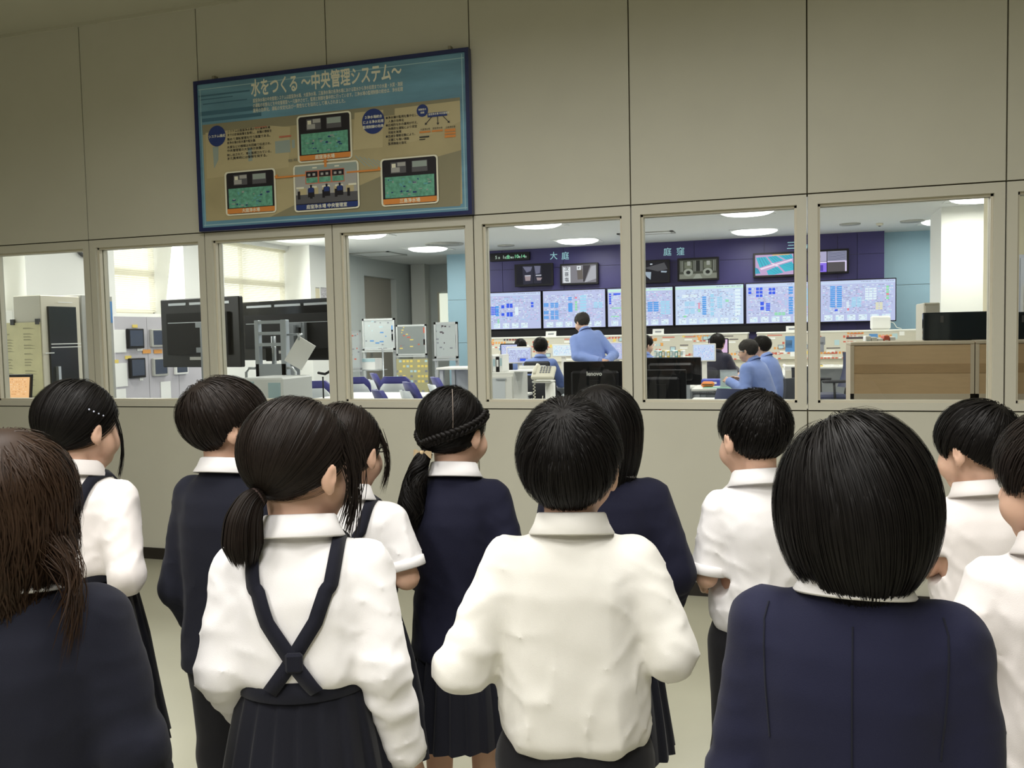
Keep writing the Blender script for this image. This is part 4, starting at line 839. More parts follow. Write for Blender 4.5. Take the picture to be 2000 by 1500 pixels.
# whiteboards
M_wb = mat('whiteboard', (0.45, 0.49, 0.49), 0.25); M_wb_shade = mat('whiteboard_shaded', (0.24, 0.265, 0.26), 0.3); M_alu = mat('aluminium', (0.50, 0.52, 0.52), 0.4, 0.6)  # darker board tone has the dim alcove's shade put into its colour
def whiteboard(label, px0, py0, px1, py1, Y, rz=0.0, seed=1, legs=True, tilt=0.0, cols_=('g', 'b', 'r')):
    x0, x1, z0, z1 = rect(px0, py0, px1, py1, Y); w, h = (x1-x0)/2/max(0.3, math.cos(rz)), (z1-z0)/2
    t = empty('whiteboard', ((x0+x1)/2, Y, 0), rz, label, 'whiteboard', 'whiteboards along the left side'); zc = (z0+z1)/2
    box('board', (-w, 0, zc-h), (w, 0.02, zc+h), M_wb_shade if 'dull' in label else M_wb, t)
    MB().use(M_alu).box((-w, -0.005, zc+h-0.03), (w, 0.025, zc+h)).box((-w, -0.005, zc-h), (w, 0.025, zc-h+0.03)).box((-w, -0.005, zc-h), (-w+0.03, 0.025, zc+h)).box((w-0.03, -0.005, zc-h), (w, 0.025, zc+h)).build('frame', parent=t)
    box('pen_tray', (-w, -0.07, zc-h-0.03), (w, 0.0, zc-h-0.005), M_alu, t)
    if legs:
        for sx in (-1, 1): MB().use(M_alu).box((sx*(w-0.02)-0.02, 0.0, 0.03), (sx*(w-0.02)+0.02, 0.03, zc-h)).box((sx*(w-0.02)-0.02, -0.28, 0.0), (sx*(w-0.02)+0.02, 0.3, 0.04)).build('leg', parent=t)
    r2 = random.Random(seed); mb = MB()
    for k in range(14):
        u, v = r2.uniform(-.85, .6), r2.uniform(-.8, .85); L_ = r2.uniform(.05, .25)
        mb.use(mk[r2.choice(cols_)]).quad((u*w, -0.001, zc+v*h), ((u+L_)*w, -0.001, zc+v*h), ((u+L_)*w, -0.001, zc+v*h+0.02), (u*w, -0.001, zc+v*h+0.02))
    for k in range(4):
        v = r2.uniform(-.7, .5); mb.use(mk[r2.choice(cols_)]).quad((w*0.80, -0.001, zc+v*h), (w*0.93, -0.001, zc+v*h), (w*0.93, -0.001, zc+v*h+0.1), (w*0.80, -0.001, zc+v*h+0.1))
    mb.build('marking', parent=t); return t
whiteboard('tilted whiteboard with red notes, half behind the window post', 676, 645, 703, 722, 12.0, 0.45, 2, cols_=('r', 'r', 'g'))
whiteboard('whiteboard on legs with blue magnets before the door recess', 708, 622, 771, 684, 12.8, 0.0, 5, cols_=('b', 'g', 'c'))
whiteboard('shaded dull whiteboard above the yellow printed boards', 774, 634, 833, 694, 14.6, 0.0, 8, cols_=('g', 'r', 'y'))  # 'dull' picks the board colour with the alcove's shade in it
whiteboard('rolling whiteboard with green magnets before the pale blue wall', 848, 629, 894, 700, 11.6, 0.0, 9, cols_=('g', 'g', 'k'))
x0, x1, z0, z1 = rect(770, 701, 836, 760, 14.5)
t = empty('printed_board', ((x0+x1)/2, 14.5, 0), 0, 'yellow and grey printed boards leaning under the shaded whiteboard', 'board')
w = (x1-x0)/2; box('board', (-w, 0, 0.05), (w, 0.03, z1), mat('board_khaki', (0.40, 0.37, 0.20), 0.7), t); mb = MB(); rnd = random.Random(6)
for i in range(9):
    for j in range(7):
        if rnd.random() < .6: mb.use(mk[rnd.choice('ycgy')]).quad((-w+0.03+i*2*w/9.2, -0.002, z1-0.06-j*0.09), (-w+0.08+i*2*w/9.2, -0.002, z1-0.06-j*0.09), (-w+0.08+i*2*w/9.2, -0.002, z1-0.02-j*0.09), (-w+0.03+i*2*w/9.2, -0.002, z1-0.02-j*0.09))
mb.build('marking', parent=t)
# low shelf and box behind the first tables
x0, x1, z0, z1 = rect(700, 680, 745, 722, 12.2); t = empty('wire_shelf', ((x0+x1)/2, 12.25, 0), 0, 'thin grey metal trolley with a white carton in front of the whiteboard', 'trolley')
for sx in (-1, 1): MB().use(M_chr).tube([(sx*(x1-x0)/2, 0, 0.02), (sx*(x1-x0)/2, 0, z1)], 0.014, 6).build('post', parent=t)
for z in (0.3, z0, z1): box('shelf', (-(x1-x0)/2, -0.15, z-0.012), ((x1-x0)/2, 0.15, z), M_chr, t)
t = empty('carton', ((x0+x1)/2+0.0, 12.25, z0+0.001), 0, 'white carton on the thin grey trolley', 'carton'); box('body', (-0.12, -0.12, 0), (0.12, 0.12, 0.17), M_pap, t, 0.004); box('flap', (-0.12, -0.125, 0.12), (0.12, -0.12, 0.17), mk['c'], t)
# white desk before the pale blue wall
x0, x1, z0, z1 = rect(860, 717, 935, 740, 11.0)
desk('side_desk', x0, x1+0.25, 10.85, 11.4, z1, 'white desk before the pale blue wall, beside the rolling whiteboard')
# ---------------------------------------------------------------- operators' desks
# white drawer cabinet, binders
Yd = 8.4
x0, x1, z0, z1 = rect(957, 727, 1003, 786, Yd); w = (x1-x0)/2
t = empty('drawer_cabinet', ((x0+x1)/2, Yd+0.25, 0), 0, 'white drawer cabinet with a printed list on its door', 'cabinet')
box('body', (-w, -0.25, 0), (w, 0.25, z1), M_top, t, 0.006)
zz = [0.05, z1-0.62, z1-0.30, z1-0.03]
for a, b in zip(zz[:-1], zz[1:]):
    d = box('drawer', (-w+0.01, -0.268, a+0.008), (w-0.01, -0.25, b-0.008), M_top, t, 0.003); box('handle', (-w*0.4, -0.282, b-0.045), (w*0.45, -0.268, b-0.03), M_chr, d)
box('list_sheet', (-w*0.8, -0.271, z1-0.28), (w*0.35, -0.268, z1-0.06), mat('list_grey', (0.62, 0.65, 0.66), 0.7), t)
binders(955, 981, 690, Yd+0.05, z1, float(at(965, 693, Yd)[2])-z1, 'white binder standing on the drawer cabinet', [M_pap, M_pap, M_black], 'binders on the drawer cabinet', 4)
t = empty('tray', ((x0+x1)/2+0.22, Yd+0.2, z1), 0, 'flat white paper tray at the edge of the drawer cabinet', 'tray'); box('base', (-0.14, -0.16, 0), (0.14, 0.16, 0.012), M_pap, t); box('rim', (-0.14, 0.15, 0.012), (0.14, 0.16, 0.05), M_pap, t)
# operators' desk row
ZD = 0.74
desk('operator_desk', -3.45, -2.2, 11.0, 11.75, ZD, 'white desk with lit monitors before the bending worker', 'desk', None)
desk('operator_desk', -1.3, -0.5, 10.85, 11.55, ZD, 'white desk in front of the seated worker with glasses', 'desk', None)
desk('operator_desk', 0.2, 1.2, 12.75, 13.4, ZD+0.15, 'white desk with yellow papers next to the empty navy chair', 'desk', None)
def lav(S): S.r('white', .05, .05, .95, .12); fake_text(S, .06, .18, .94, .8, 6, ('grey', 'white')); S.r('grey', .45, .68, .9, .95); S.r('blue', .55, .74, .8, .90)
def lav2(S): fake_text(S, .06, .12, .94, .9, 8, ('azure', 'white', 'pink'))
def mon_px(label, px0, py0, px1, py1, Y, front, bez, pic=None, rz=0.0, zdesk=ZD):
    x0, x1, z0, z1 = rect(px0, py0, px1, py1, Y); return monitor(label, ((x0+x1)/2, Y, zdesk), rz, x1-x0, z1-z0, front, bez, pic, z0-zdesk)
mon_px('lit lilac monitor with a dark panel picture by the worker before it', 989, 677, 1038, 710, 11.05, 'lav', M_bez, lav)
mon_px('lit lilac monitor half hidden behind the worker before it', 977, 671, 1012, 700, 11.5, 'lav', M_black, lav2)
mon_px('pale lit monitor beside the bending worker', 1188, 668, 1220, 703, 11.5, 'lav', M_bez, lav2)
mon_px('bright white lit monitor before the bending worker', 1078, 672, 1120, 697, 11.6, 'white', M_bez, lav2)
mon_px('lit lavender monitor in a cream case near the black monitor', 1352, 671, 1398, 706, 11.15, 'pale', M_bez, lav2)
mon_px('pink lit monitor in a dark case behind the dark clothed worker', 1383, 661, 1423, 691, 12.6, 'pink', M_black, None, zdesk=0.76)
# black monitors close to the glazing, seen from behind
def back_monitor(label, px0, py0, px1, py1, Y, zdesk, logo=None, rz=math.pi):
    x0, x1, z0, z1 = rect(px0, py0, px1, py1, Y); h = z1-z0
    t = empty('computer_monitor', ((x0+x1)/2, Y, zdesk), 0, label, 'monitor', None); w = (x1-x0)/2
    MB().use(M_black).box((-w, 0, z0-zdesk), (w, 0.03, z1-zdesk), None, 0.006).build('case', parent=t)
    MB().use(M_black).box((-w*0.75, -0.035, z0-zdesk+h*0.15), (w*0.75, 0.0, z0-zdesk+h*0.8), None, 0.02).build('back_cover', parent=t)
    MB().use(M_black).box((-0.04, -0.055, 0.01), (0.04, -0.03, z0-zdesk+h*0.6)).build('stand', parent=t); MB().use(M_black).box((-0.13, -0.14, 0), (0.13, 0.1, 0.014), None, 0.004).build('foot', parent=t)
    if logo:
        vs, fs = text_mesh(logo, 0.045, Matrix.Translation((0, -0.0365, z0-zdesk+h*0.70)) @ Matrix(((1, 0, 0, 0), (0, 0, -1, 0), (0, 1, 0, 0), (0, 0, 0, 1))), 0.004, 'CENTER'); MB().use(mk['w'])._add(vs, fs).build('lettering', parent=t)
    return t
back_monitor('large black monitor back with pale lettering, before the bending worker', 1101, 706, 1226, 796, 6.8, 0.72, 'lenovo')
back_monitor('large black monitor back beside the blue binders', 1252, 698, 1369, 752, 6.9, 0.72)
back_monitor('lower black monitor back in front of the other one', 1246, 722, 1340, 792, 6.5, 0.70)
desk('front_desk', -2.35, -0.35, 6.35, 7.25, 0.72, 'white front desk under the black monitor backs', 'desk')
p = atz(1420, 775, 0.72)
desk('front_desk', float(at(1338, 770, 8.4)[0]), float(at(1404, 770, 8.4)[0]), 8.2, 9.15, 0.74, 'small white desk end with keyboard and mouse', 'desk')
# things on it
Yk = 6.75
def flat(name, px, py, z, wx, dy, h, m, label, cat, rz=0.0):
    p = atz(px, py, z); t = empty(name, (float(p[0]), float(p[1]), z), rz, label, cat); box('body', (-wx, -dy, 0), (wx, dy, h), m, t, min(0.006, h/3)); return t
zk = 0.74
t = flat('keyboard', 1378, 770, zk, 0.13, 0.05, 0.014, M_drk, 'slim dark keyboard on the white desk by the black monitors', 'keyboard', 0.1)
mb = MB().use(M_black)
for i in range(10):
    for j in range(4): mb.box((-0.12+i*0.024, -0.042+j*0.022, 0.014), (-0.1+i*0.024, -0.024+j*0.022, 0.018))
mb.build('key', parent=t)
t = flat('mouse_pad', 1412, 768, zk, 0.11, 0.08, 0.003, M_drk, 'dark mouse pad on the white desk', 'mouse pad')
p = atz(1401, 766, zk); t = empty('computer_mouse', (float(p[0]), float(p[1]), zk+0.003), 0, 'black computer mouse on the dark pad', 'mouse')
MB().use(M_black).lathe([(0.035, 0), (0.036, 0.012), (0.025, 0.026), (0.008, 0.031)], Matrix.Scale(1.5, 4, (0, 1, 0)), 18).build('body', parent=t)
YB2 = 8.2
def blk(name, px0, py0, px1, py1, Y, dy, m, label, cat, extra=None):
    x0, x1, z0, z1 = rect(px0, py0, px1, py1, Y); t = empty(name, ((x0+x1)/2, Y+dy, z0), 0, label, cat); w = (x1-x0)/2
    box('body', (-w, -dy, 0), (w, dy, z1-z0), m, t, 0.006); return t, w, z1-z0
desk('work_desk', float(at(1352, 750, 9.8)[0]), float(at(1440, 750, 9.8)[0]), 9.7, 10.5, float(at(1400, 757, 9.9)[2]), 'white desk with a green mat, blue files and a clear rack', 'desk')
zw = float(at(1400, 757, 9.9)[2])
def on(name, px0, px1, Y, dy, h, z, m, label, cat, bev=0.006):
    a, b = float(at(px0, 740, Y)[0]), float(at(px1, 740, Y)[0]); t = empty(name, ((a+b)/2, Y+dy, z), 0, label, cat); box('body', (-(b-a)/2, -dy, 0), ((b-a)/2, dy, h), m, t, bev); return t, (b-a)/2
on('desk_mat', 1372, 1438, 9.75, 0.14, 0.004, zw, mat('mat_green', (0.20, 0.42, 0.30), 0.5), 'green desk mat under the clear rack', 'mat', 0.001)
t, w = on('file_case', 1369, 1410, 10.2, 0.12, 0.07, zw, mat('file_blue', (0.06, 0.08, 0.42), 0.5), 'dark blue flat file case on the white desk', 'file'); box('label_strip', (-w*0.5, -0.122, 0.02), (w*0.5, -0.12, 0.045), M_pap, t)
t, w = on('pouch', 1369, 1394, 9.95, 0.06, 0.06, zw, mat('pouch_orange', (0.80, 0.25, 0.05), 0.6), 'bright orange pouch beside the blue file case', 'pouch', 0.02); box('zip', (-w*0.8, -0.062, 0.03), (w*0.8, -0.058, 0.036), M_dark, t)
# clear acrylic rack
M_clear = mat('acrylic', (0.75, 0.80, 0.82), 0.1); M_clear.node_tree.nodes['Principled BSDF'].inputs['Alpha'].default_value = 0.28
x0, x1, z0, z1 = rect(1406, 722, 1440, 752, 9.9); t = empty('acrylic_rack', ((x0+x1)/2, 9.9, zw), 0, 'clear plastic letter rack beside the seated worker with glasses', 'rack'); w = (x1-x0)/2; hh = z1-zw
for q in range(4): box('divider', (-w, q*0.07, 0), (w, q*0.07+0.004, hh-0.02*q), M_clear, t)
box('tray', (-w, 0, 0.0), (w, 0.22, 0.005), M_clear, t)
# row of colourful binders behind the black monitor
rowY = 9.4
zB_ = float(at(1300, 700, rowY)[2])
desk('shelf_desk', float(at(1262, 700, rowY)[0]), float(at(1345, 700, rowY)[0]), rowY-0.05, rowY+0.5, zB_, 'white desk behind the black monitors carrying the row of books', 'desk')
binders(1277, 1334, 690, rowY, zB_, float(at(1305, 684, rowY)[2])-zB_, 'slim book in the row behind the black monitor', [mk['c'], M_pap, mat('book_teal', (0.20, 0.45, 0.48), 0.6), mat('book_tan', (0.62, 0.50, 0.25), 0.6), M_pap, mk['y']], 'books behind the black monitor', 11)
# telephone on the small stand with chair-like frame
Yt = 7.6
x0, x1, z0, z1 = rect(1040, 713, 1084, 741, Yt); w = (x1-x0)/2; p = at(1060, 741, Yt)
t = empty('phone_stand', ((x0+x1)/2, Yt, 0), 0, 'white arm stand holding up the cream telephone', 'stand')
MB().use(M_top).box((-w*0.95, -0.05, z0-0.03), (w*0.75, 0.12, z0-0.01), None, 0.008).build('tray', parent=t)
MB().use(M_top).tube([(0.05, 0.03, 0.03), (0.05, 0.03, z0-0.03)], [0.05, 0.045], 12).build('column', parent=t); MB().use(M_top).lathe([(0.22, 0), (0.22, 0.02), (0.06, 0.035)], None, 24).build('foot', parent=t)
M_tel = mat('phone_cream', (0.80, 0.76, 0.62), 0.45)
t = empty('telephone', ((x0+x1)/2, Yt-0.03, z0+0.006), 0, 'cream desk telephone with a handset and coiled cord', 'telephone')
A = Matrix.Rotation(0.75, 4, 'X')
b = MB().use(M_tel).box((-w, -0.02, 0.0), (w, 0.13, 0.04), A, 0.01).build('base', parent=t)
hs_ = MB().use(M_tel).tube([(-w+0.03, 0.0, 0.035), (-w+0.025, 0.02, 0.07), (-w+0.03, 0.06, 0.10), (-w+0.04, 0.085, 0.12)], [0.02, 0.017, 0.017, 0.022], 8).build('handset', parent=t)
mb = MB().use(mk['g'])
for i in range(4):
    for j in range(4): mb.box((-0.03+i*0.026, 0.035+j*0.022, 0.04), (-0.013+i*0.026, 0.047+j*0.022, 0.045), A)
mb.build('button', parent=t)
MB().use(M_tel).tube([(-w+0.02+0.012*math.sin(i*1.6), 0.005+0.01*math.cos(i*1.6), 0.02-0.0075*i) for i in range(36)]+[(-w+0.05, 0.0, -0.27), (-w+0.09, 0, -0.25), (-w+0.10, 0, -0.15)], 0.004, 5).build('coiled_cord', parent=t)
p = at(1130, 784, 6.0)
# chairs not in use
office_chair('dark chair back in front of the worker with glasses', (float(at(1468, 755, 9.1)[0]), 8.95, 0), -0.4, M_nvy, M_nvy, M_drk, False, 0.42, 0.86)
p = at(1612, 770, 12.0)
office_chair('empty navy office chair with dark armrests beside the wooden cabinet', (float(p[0]), 12.0, 0), math.pi/2+0.25, M_nvy, M_nvy, M_drk, True, 0.55, 1.10)
# small metal side cabinet behind the seated workers, phone on the far desk
x0, x1, z0, z1 = rect(1533, 715, 1562, 780, 10.85); t = empty('side_cabinet', ((x0+x1)/2, 11.05, 0), 0, 'beige metal side cabinet behind the seated workers', 'cabinet'); w = (x1-x0)/2
box('body', (-w, -0.2, 0), (w, 0.2, z1), M_bez, t, 0.005); d_ = box('door', (-w*0.9, -0.215, 0.05), (w*0.9, -0.2, z1-0.05), M_cab, t); box('handle', (-w*0.8, -0.225, z1-0.25), (-w*0.7, -0.215, z1-0.15), M_chr, d_)
p = at(1545, 703, 11.3); t = empty('telephone', (float(p[0]), 11.3, ZD+0.0), 0.2, 'small white telephone on the far desk behind the seated workers', 'telephone')
desk('side_desk', 0.0-0.2, 0.18, 11.55, 12.3, ZD+0.1, 'short white desk carrying the small white telephone'); t.location = (float(at(1545, 703, 11.75)[0]), 11.75, ZD+0.1)
MB().use(M_pap).prism([(-0.09, -0.1, 0), (-0.09, 0.1, 0), (-0.09, 0.1, 0.08), (-0.09, -0.1, 0.03)], (0.18, 0, 0)).build('base', parent=t); MB().use(M_pap).tube([(-0.07, -0.09, 0.06), (-0.07, 0, 0.10), (-0.07, 0.09, 0.11)], 0.02, 8).build('handset', parent=t)
for k, (px, m) in enumerate(((1600, 'y'), (1612, 'w'), (1625, 'w'))):
    p = at(px, 708, 12.95); t = empty('paper_pad', (float(p[0]), 12.95+0.05*k, ZD+0.15), 0.2*k, ['yellow paper pad on the desk by the empty navy chair', 'white paper pad beside the yellow pad', 'white paper pad at the desk edge next to the wooden cabinet'][k], 'paper'); box('sheet', (-0.045, -0.14, 0), (0.045, 0.14, 0.012), mk[m], t); box('binding', (-0.045, 0.13, 0), (0.045, 0.142, 0.015), mk['g'], t)
# --- wooden cabinet backs with dark screen on top (right)
M_ply = mat('plywood', (0.60, 0.41, 0.225), 0.5, noise=0.05, nscale=7, stretch=(1, 1, 6))
M_plb = mat('plywood_rail', (0.46, 0.295, 0.145), 0.5, noise=0.05, nscale=9, stretch=(1, 1, 6)); M_plf = mat('cabinet_frame', (0.62, 0.52, 0.38), 0.5)
Yw = 5.6
def wood_cab(px0, px1, label):
    x0, x1 = float(at(px0, 720, Yw)[0]), float(at(px1, 720, Yw)[0]); z1 = float(at(1800, 667, Yw)[2]); w = (x1-x0)/2
    t = empty('wooden_cabinet', ((x0+x1)/2, Yw, 0), 0, label, 'cabinet', 'wooden cabinets turned back to the glazing')
    box('carcass', (-w+0.012, 0.012, 0.02), (w-0.012, 0.45, z1-0.012), M_plf, t)
    zr1, zr0 = float(at(1780, 711, Yw)[2]), float(at(1780, 729, Yw)[2]); zb_ = float(at(1780, 769, Yw)[2])
    box('back_panel', (-w+0.02, 0.006, 0.1), (w-0.02, 0.012, z1-0.02), M_ply, t); box('rail', (-w+0.02, 0.002, zr0), (w-0.02, 0.006, zr1), M_plb, t)
    box('base_rail', (-w, 0.0, 0.0), (w, 0.02, zb_), M_plf, t)
    for a, b in ((-w, -w+0.02), (w-0.02, w)): box('stile', (a, 0, 0), (b, 0.46, z1-0.018), M_plf, t)
    box('top', (-w, -0.006, z1-0.018), (w, 0.46, z1), M_plf, t, 0.003); return z1, x0, x1
ZW, wx0, wx1 = wood_cab(1661, 1903, 'wide plywood cabinet back with a darker middle rail')
_, vx0, vx1 = wood_cab(1905, 2150, 'second plywood cabinet back, cut by the last window post')
# dark glossy screens standing behind
def dark_screen(px0, py0, px1, py1, Y, label):
    x0, x1, z0, z1 = rect(px0, py0, px1, py1, Y); w = (x1-x0)/2; t = empty('dark_display', ((x0+x1)/2, Y, ZW), 0, label, 'screen', 'dark screens on the wooden cabinets')
    box('case', (-w, 0, z0-ZW), (w, 0.05, z1-ZW), mat('dark_glass', (0.008, 0.016, 0.022), 0.08), t, 0.006); box('stand', (-w*0.25, 0.02, 0), (w*0.25, 0.2, 0.02), M_black, t); box('neck', (-0.05, 0.05, 0.02), (0.05, 0.08, z0-ZW+0.1), M_black, t)
    MB().use(M_dark).box((-w*0.56, -0.004, (z1-ZW)-0.06), (-w*0.48, 0.0, (z1-ZW)-0.02)).build('bracket', parent=t)
dark_screen(1803, 609, 1958, 664, Yw+0.2, 'dark glossy screen on the plywood cabinet under the white column')
dark_screen(1964, 608, 2110, 664, Yw+0.2, 'second dark glossy screen at the far end of the cabinets')
x0, x1, z0, z1 = rect(1804, 591, 1836, 640, 6.6); t = empty('file_box', ((x0+x1)/2, 6.7, 0), 0, 'cream cabinet top showing over the dark screen', 'cabinet'); box('body', (-(x1-x0)/2, -0.1, 0), ((x1-x0)/2, 0.3, z1), M_cream, t, 0.006); box('door', (-(x1-x0)/2+0.01, -0.112, 0.1), ((x1-x0)/2-0.01, -0.1, z1-0.02), M_cream2, t)
binders(1690, 1750, 655, 6.4, ZW-0.12, float(at(1700, 656, 6.4)[2])-ZW+0.12, 'white and red file on the shelf behind the plywood cabinet', [M_pap, M_cream2, M_pap, mk['r']], 'files behind the plywood cabinet', 5)
desk('file_shelf', float(at(1680, 655, 6.4)[0]), float(at(1760, 655, 6.4)[0]), 6.3, 6.75, ZW-0.12, 'white shelf behind the plywood cabinet', 'shelf')

# tall grey cabinet seen in the last pane
x0, x1 = float(at(1988, 500, 8.5)[0]), float(at(2090, 500, 8.5)[0]); z1 = float(at(1995, 497, 8.5)[2]); w = (x1-x0)/2
t = empty('tall_cabinet', ((x0+x1)/2, 8.7, 0), 0, 'tall grey cabinet in the last pane, cut by the picture edge', 'cabinet')
box('body', (-w, -0.2, 0), (w, 0.25, z1), mat('cabinet_bluegrey', (0.42, 0.44, 0.47), 0.5), t, 0.005); d_ = box('door', (-w+0.02, -0.215, 0.1), (w-0.02, -0.2, z1-0.03), mat('cabinet_bluegrey2', (0.46, 0.48, 0.51), 0.5), t); box('handle', (-w+0.05, -0.24, 1.2), (-w+0.08, -0.215, 1.75), mk['y'], d_)
struct(box('pillar_3', (x0-0.06, 9.3, 0), (x1+1.5, 9.6, CZ), mat('cream_pillar', (0.80, 0.72, 0.50), 0.7)))
# ---------------------------------------------------------------- people: distance-field modelling
def smin(a, b, k):
    if k <= 0: return np.minimum(a, b)
    h = np.clip(0.5+0.5*(b-a)/k, 0, 1); return b+(a-b)*h-k*h*(1-h)
class Field:
    def __init__(s, xs, ys, zs): s.ax = [np.asarray(a, np.float32) for a in (xs, ys, zs)]; s.d = np.full(tuple(len(a) for a in s.ax), 1.0, np.float32)
    def sub(s, lo, hi):
        sl = []
        for a, l, h in zip(s.ax, lo, hi):
            i = max(0, int(np.searchsorted(a, l))-1); j = min(len(a), int(np.searchsorted(a, h))+1)
            if j-i < 2: return None
            sl.append(slice(i, j))
        return tuple(sl)
    def P(s, sl): return s.ax[0][sl[0]][:, None, None], s.ax[1][sl[1]][None, :, None], s.ax[2][sl[2]][None, None, :]
    def op(s, fn, lo, hi, k=0.0, mode='u'):
        m = k+0.03; sl = s.sub([v-m for v in lo], [v+m for v in hi])
        if sl is None: return s
        q = fn(*s.P(sl)).astype(np.float32); c = s.d[sl]
        s.d[sl] = smin(c, q, k) if mode == 'u' else -smin(-c, q, k); return s
    def cone(s, a, b, ra, rb, k=0.0, mode='u', flat=None):
        a, b = np.array(a, float), np.array(b, float); ba = b-a; L2 = max(float(ba@ba), 1e-9); R = max(ra, rb)
        def fn(x, y, z):
            px, py, pz = x-a[0], y-a[1], z-a[2]; t = np.clip((px*ba[0]+py*ba[1]+pz*ba[2])/L2, 0, 1)
            qx, qy, qz = px-t*ba[0], py-t*ba[1], pz-t*ba[2]
            if flat is not None:
                n, f_ = flat; dn = qx*n[0]+qy*n[1]+qz*n[2]; qx, qy, qz = qx+dn*n[0]*(f_-1), qy+dn*n[1]*(f_-1), qz+dn*n[2]*(f_-1)
            return np.sqrt(qx*qx+qy*qy+qz*qz)-(ra+(rb-ra)*t)
        return s.op(fn, np.minimum(a, b)-R, np.maximum(a, b)+R, k, mode)
    def ell(s, M, c, r, k=0.0, mode='u', rot=None):
        """ellipsoid centred at c (frame M), radii r along that frame's axes (turned by rot)"""
        A = np.array(M.to_3x3()); 
        if rot is not None: A = A @ np.array(rot.to_3x3())
        c = np.array(M @ Vector(c)); R = max(r)
        def fn(x, y, z):
            px, py, pz = x-c[0], y-c[1], z-c[2]; u = [(px*A[0, i]+py*A[1, i]+pz*A[2, i]) for i in range(3)]
            k0 = np.sqrt(sum((u[i]/r[i])**2 for i in range(3))); k1 = np.sqrt(sum((u[i]/r[i]**2)**2 for i in range(3)))+1e-6
            return k0*(k0-1)/k1
        return s.op(fn, c-R, c+R, k, mode)
    def loft(s, M, zs, rx, ry, cy=None, k=0.0, n=2.3, fold=None, mode='u'):
        """stack of super-ellipses along the z axis of frame M"""
        Mi = M.inverted(); A = np.array(Mi.to_3x3()); o = np.array(Mi.translation); zs = np.array(zs, float); rx = np.array(rx, float); ry = np.array(ry, float)
        cy = np.zeros(len(zs)) if cy is None else np.array(cy, float); R = max(rx.max(), ry.max()+abs(cy).max())
        cs = np.array([M @ Vector((sx*rx.max(), sy*R, z)) for sx in (-1, 1) for sy in (-1, 1) for z in (zs[0], zs[-1])])
        def fn(x, y, z):
            u = A[0, 0]*x+A[0, 1]*y+A[0, 2]*z+o[0]; v = A[1, 0]*x+A[1, 1]*y+A[1, 2]*z+o[1]; w = A[2, 0]*x+A[2, 1]*y+A[2, 2]*z+o[2]
            a, b, c = np.interp(w, zs, rx), np.interp(w, zs, ry), np.interp(w, zs, cy); v = v-c
            rr = (np.abs(u/a)**n+np.abs(v/b)**n+1e-12)**(1.0/n); d = (rr-1)*np.sqrt((u*u+v*v)/(rr*rr+1e-9)+1e-9)
            d = np.where(rr < 0.3, (rr-1)*np.minimum(a, b), d)
            if fold is not None: d = d+fold(u, v, w)
            e = np.maximum(zs[0]-w, w-zs[-1]); return np.maximum(d, e)
        return s.op(fn, cs.min(0), cs.max(0), k, mode)
    def mesh(s):
        """naive surface nets on the rectilinear grid -> verts, quads"""
        d = s.d; ins = d < 0; nx, ny, nz = d.shape
        c = [ins[i:nx-1+i, j:ny-1+j, k:nz-1+k] for i in (0, 1) for j in (0, 1) for k in (0, 1)]
        tot = sum(a.astype(np.int8) for a in c); act = (tot > 0) & (tot < 8); I, J, K = np.nonzero(act); n = len(I)
        idx = np.full(act.shape, -1, np.int32); idx[I, J, K] = np.arange(n); acc = np.zeros((n, 3)); cnt = np.zeros(n)
        corners = [(0, 0, 0), (1, 0, 0), (0, 1, 0), (1, 1, 0), (0, 0, 1), (1, 0, 1), (0, 1, 1), (1, 1, 1)]
        co = {q: d[I+q[0], J+q[1], K+q[2]] for q in corners}
        for p in corners:
            for ax in range(3):
                if p[ax]: continue
                q = list(p); q[ax] = 1; q = tuple(q); a, b = co[p], co[q]; m = (a < 0) != (b < 0); t = np.where(m, a/np.where(m, a-b, 1), 0)
                pos = np.stack([s.ax[e][(I, J, K)[e]+p[e]] for e in range(3)], 1).astype(float)
                pos[:, ax] += t*(s.ax[ax][(I, J, K)[ax]+1]-s.ax[ax][(I, J, K)[ax]]); acc += pos*m[:, None]; cnt += m
        V = acc/np.maximum(cnt, 1)[:, None]; Q = []
        for ax in range(3):
            o = [(1, 2), (2, 0), (0, 1)][ax]; a = np.take(ins, range(0, d.shape[ax]-1), ax); b = np.take(ins, range(1, d.shape[ax]), ax); i = np.stack(np.nonzero(a != b), 1)
            ok = np.ones(len(i), bool)
            for e in o: ok &= (i[:, e] > 0) & (i[:, e] < d.shape[e]-1)
            i = i[ok]; flip = ~a[tuple(i.T)]; g = []
            for du, dv in ((-1, -1), (0, -1), (0, 0), (-1, 0)):
                t = i.copy(); t[:, o[0]] += du; t[:, o[1]] += dv; g.append(idx[tuple(t.T)])
            g = np.stack(g, 1); g[flip] = g[flip][:, ::-1]; Q.append(g)
        Q = np.concatenate(Q); return V, Q[(Q >= 0).all(1)]
def relax(V, Q, it=1, f=0.5):
    e = np.concatenate([Q[:, [0, 1]], Q[:, [1, 2]], Q[:, [2, 3]], Q[:, [3, 0]]]); a = np.concatenate([e[:, 0], e[:, 1]]); b = np.concatenate([e[:, 1], e[:, 0]]); c = np.bincount(a, minlength=len(V)).astype(float)
    for _ in range(it):
        S_ = np.stack([np.bincount(a, weights=V[b, i], minlength=len(V)) for i in range(3)], 1); V = V*(1-f)+f*S_/np.maximum(c, 1)[:, None]
    return V
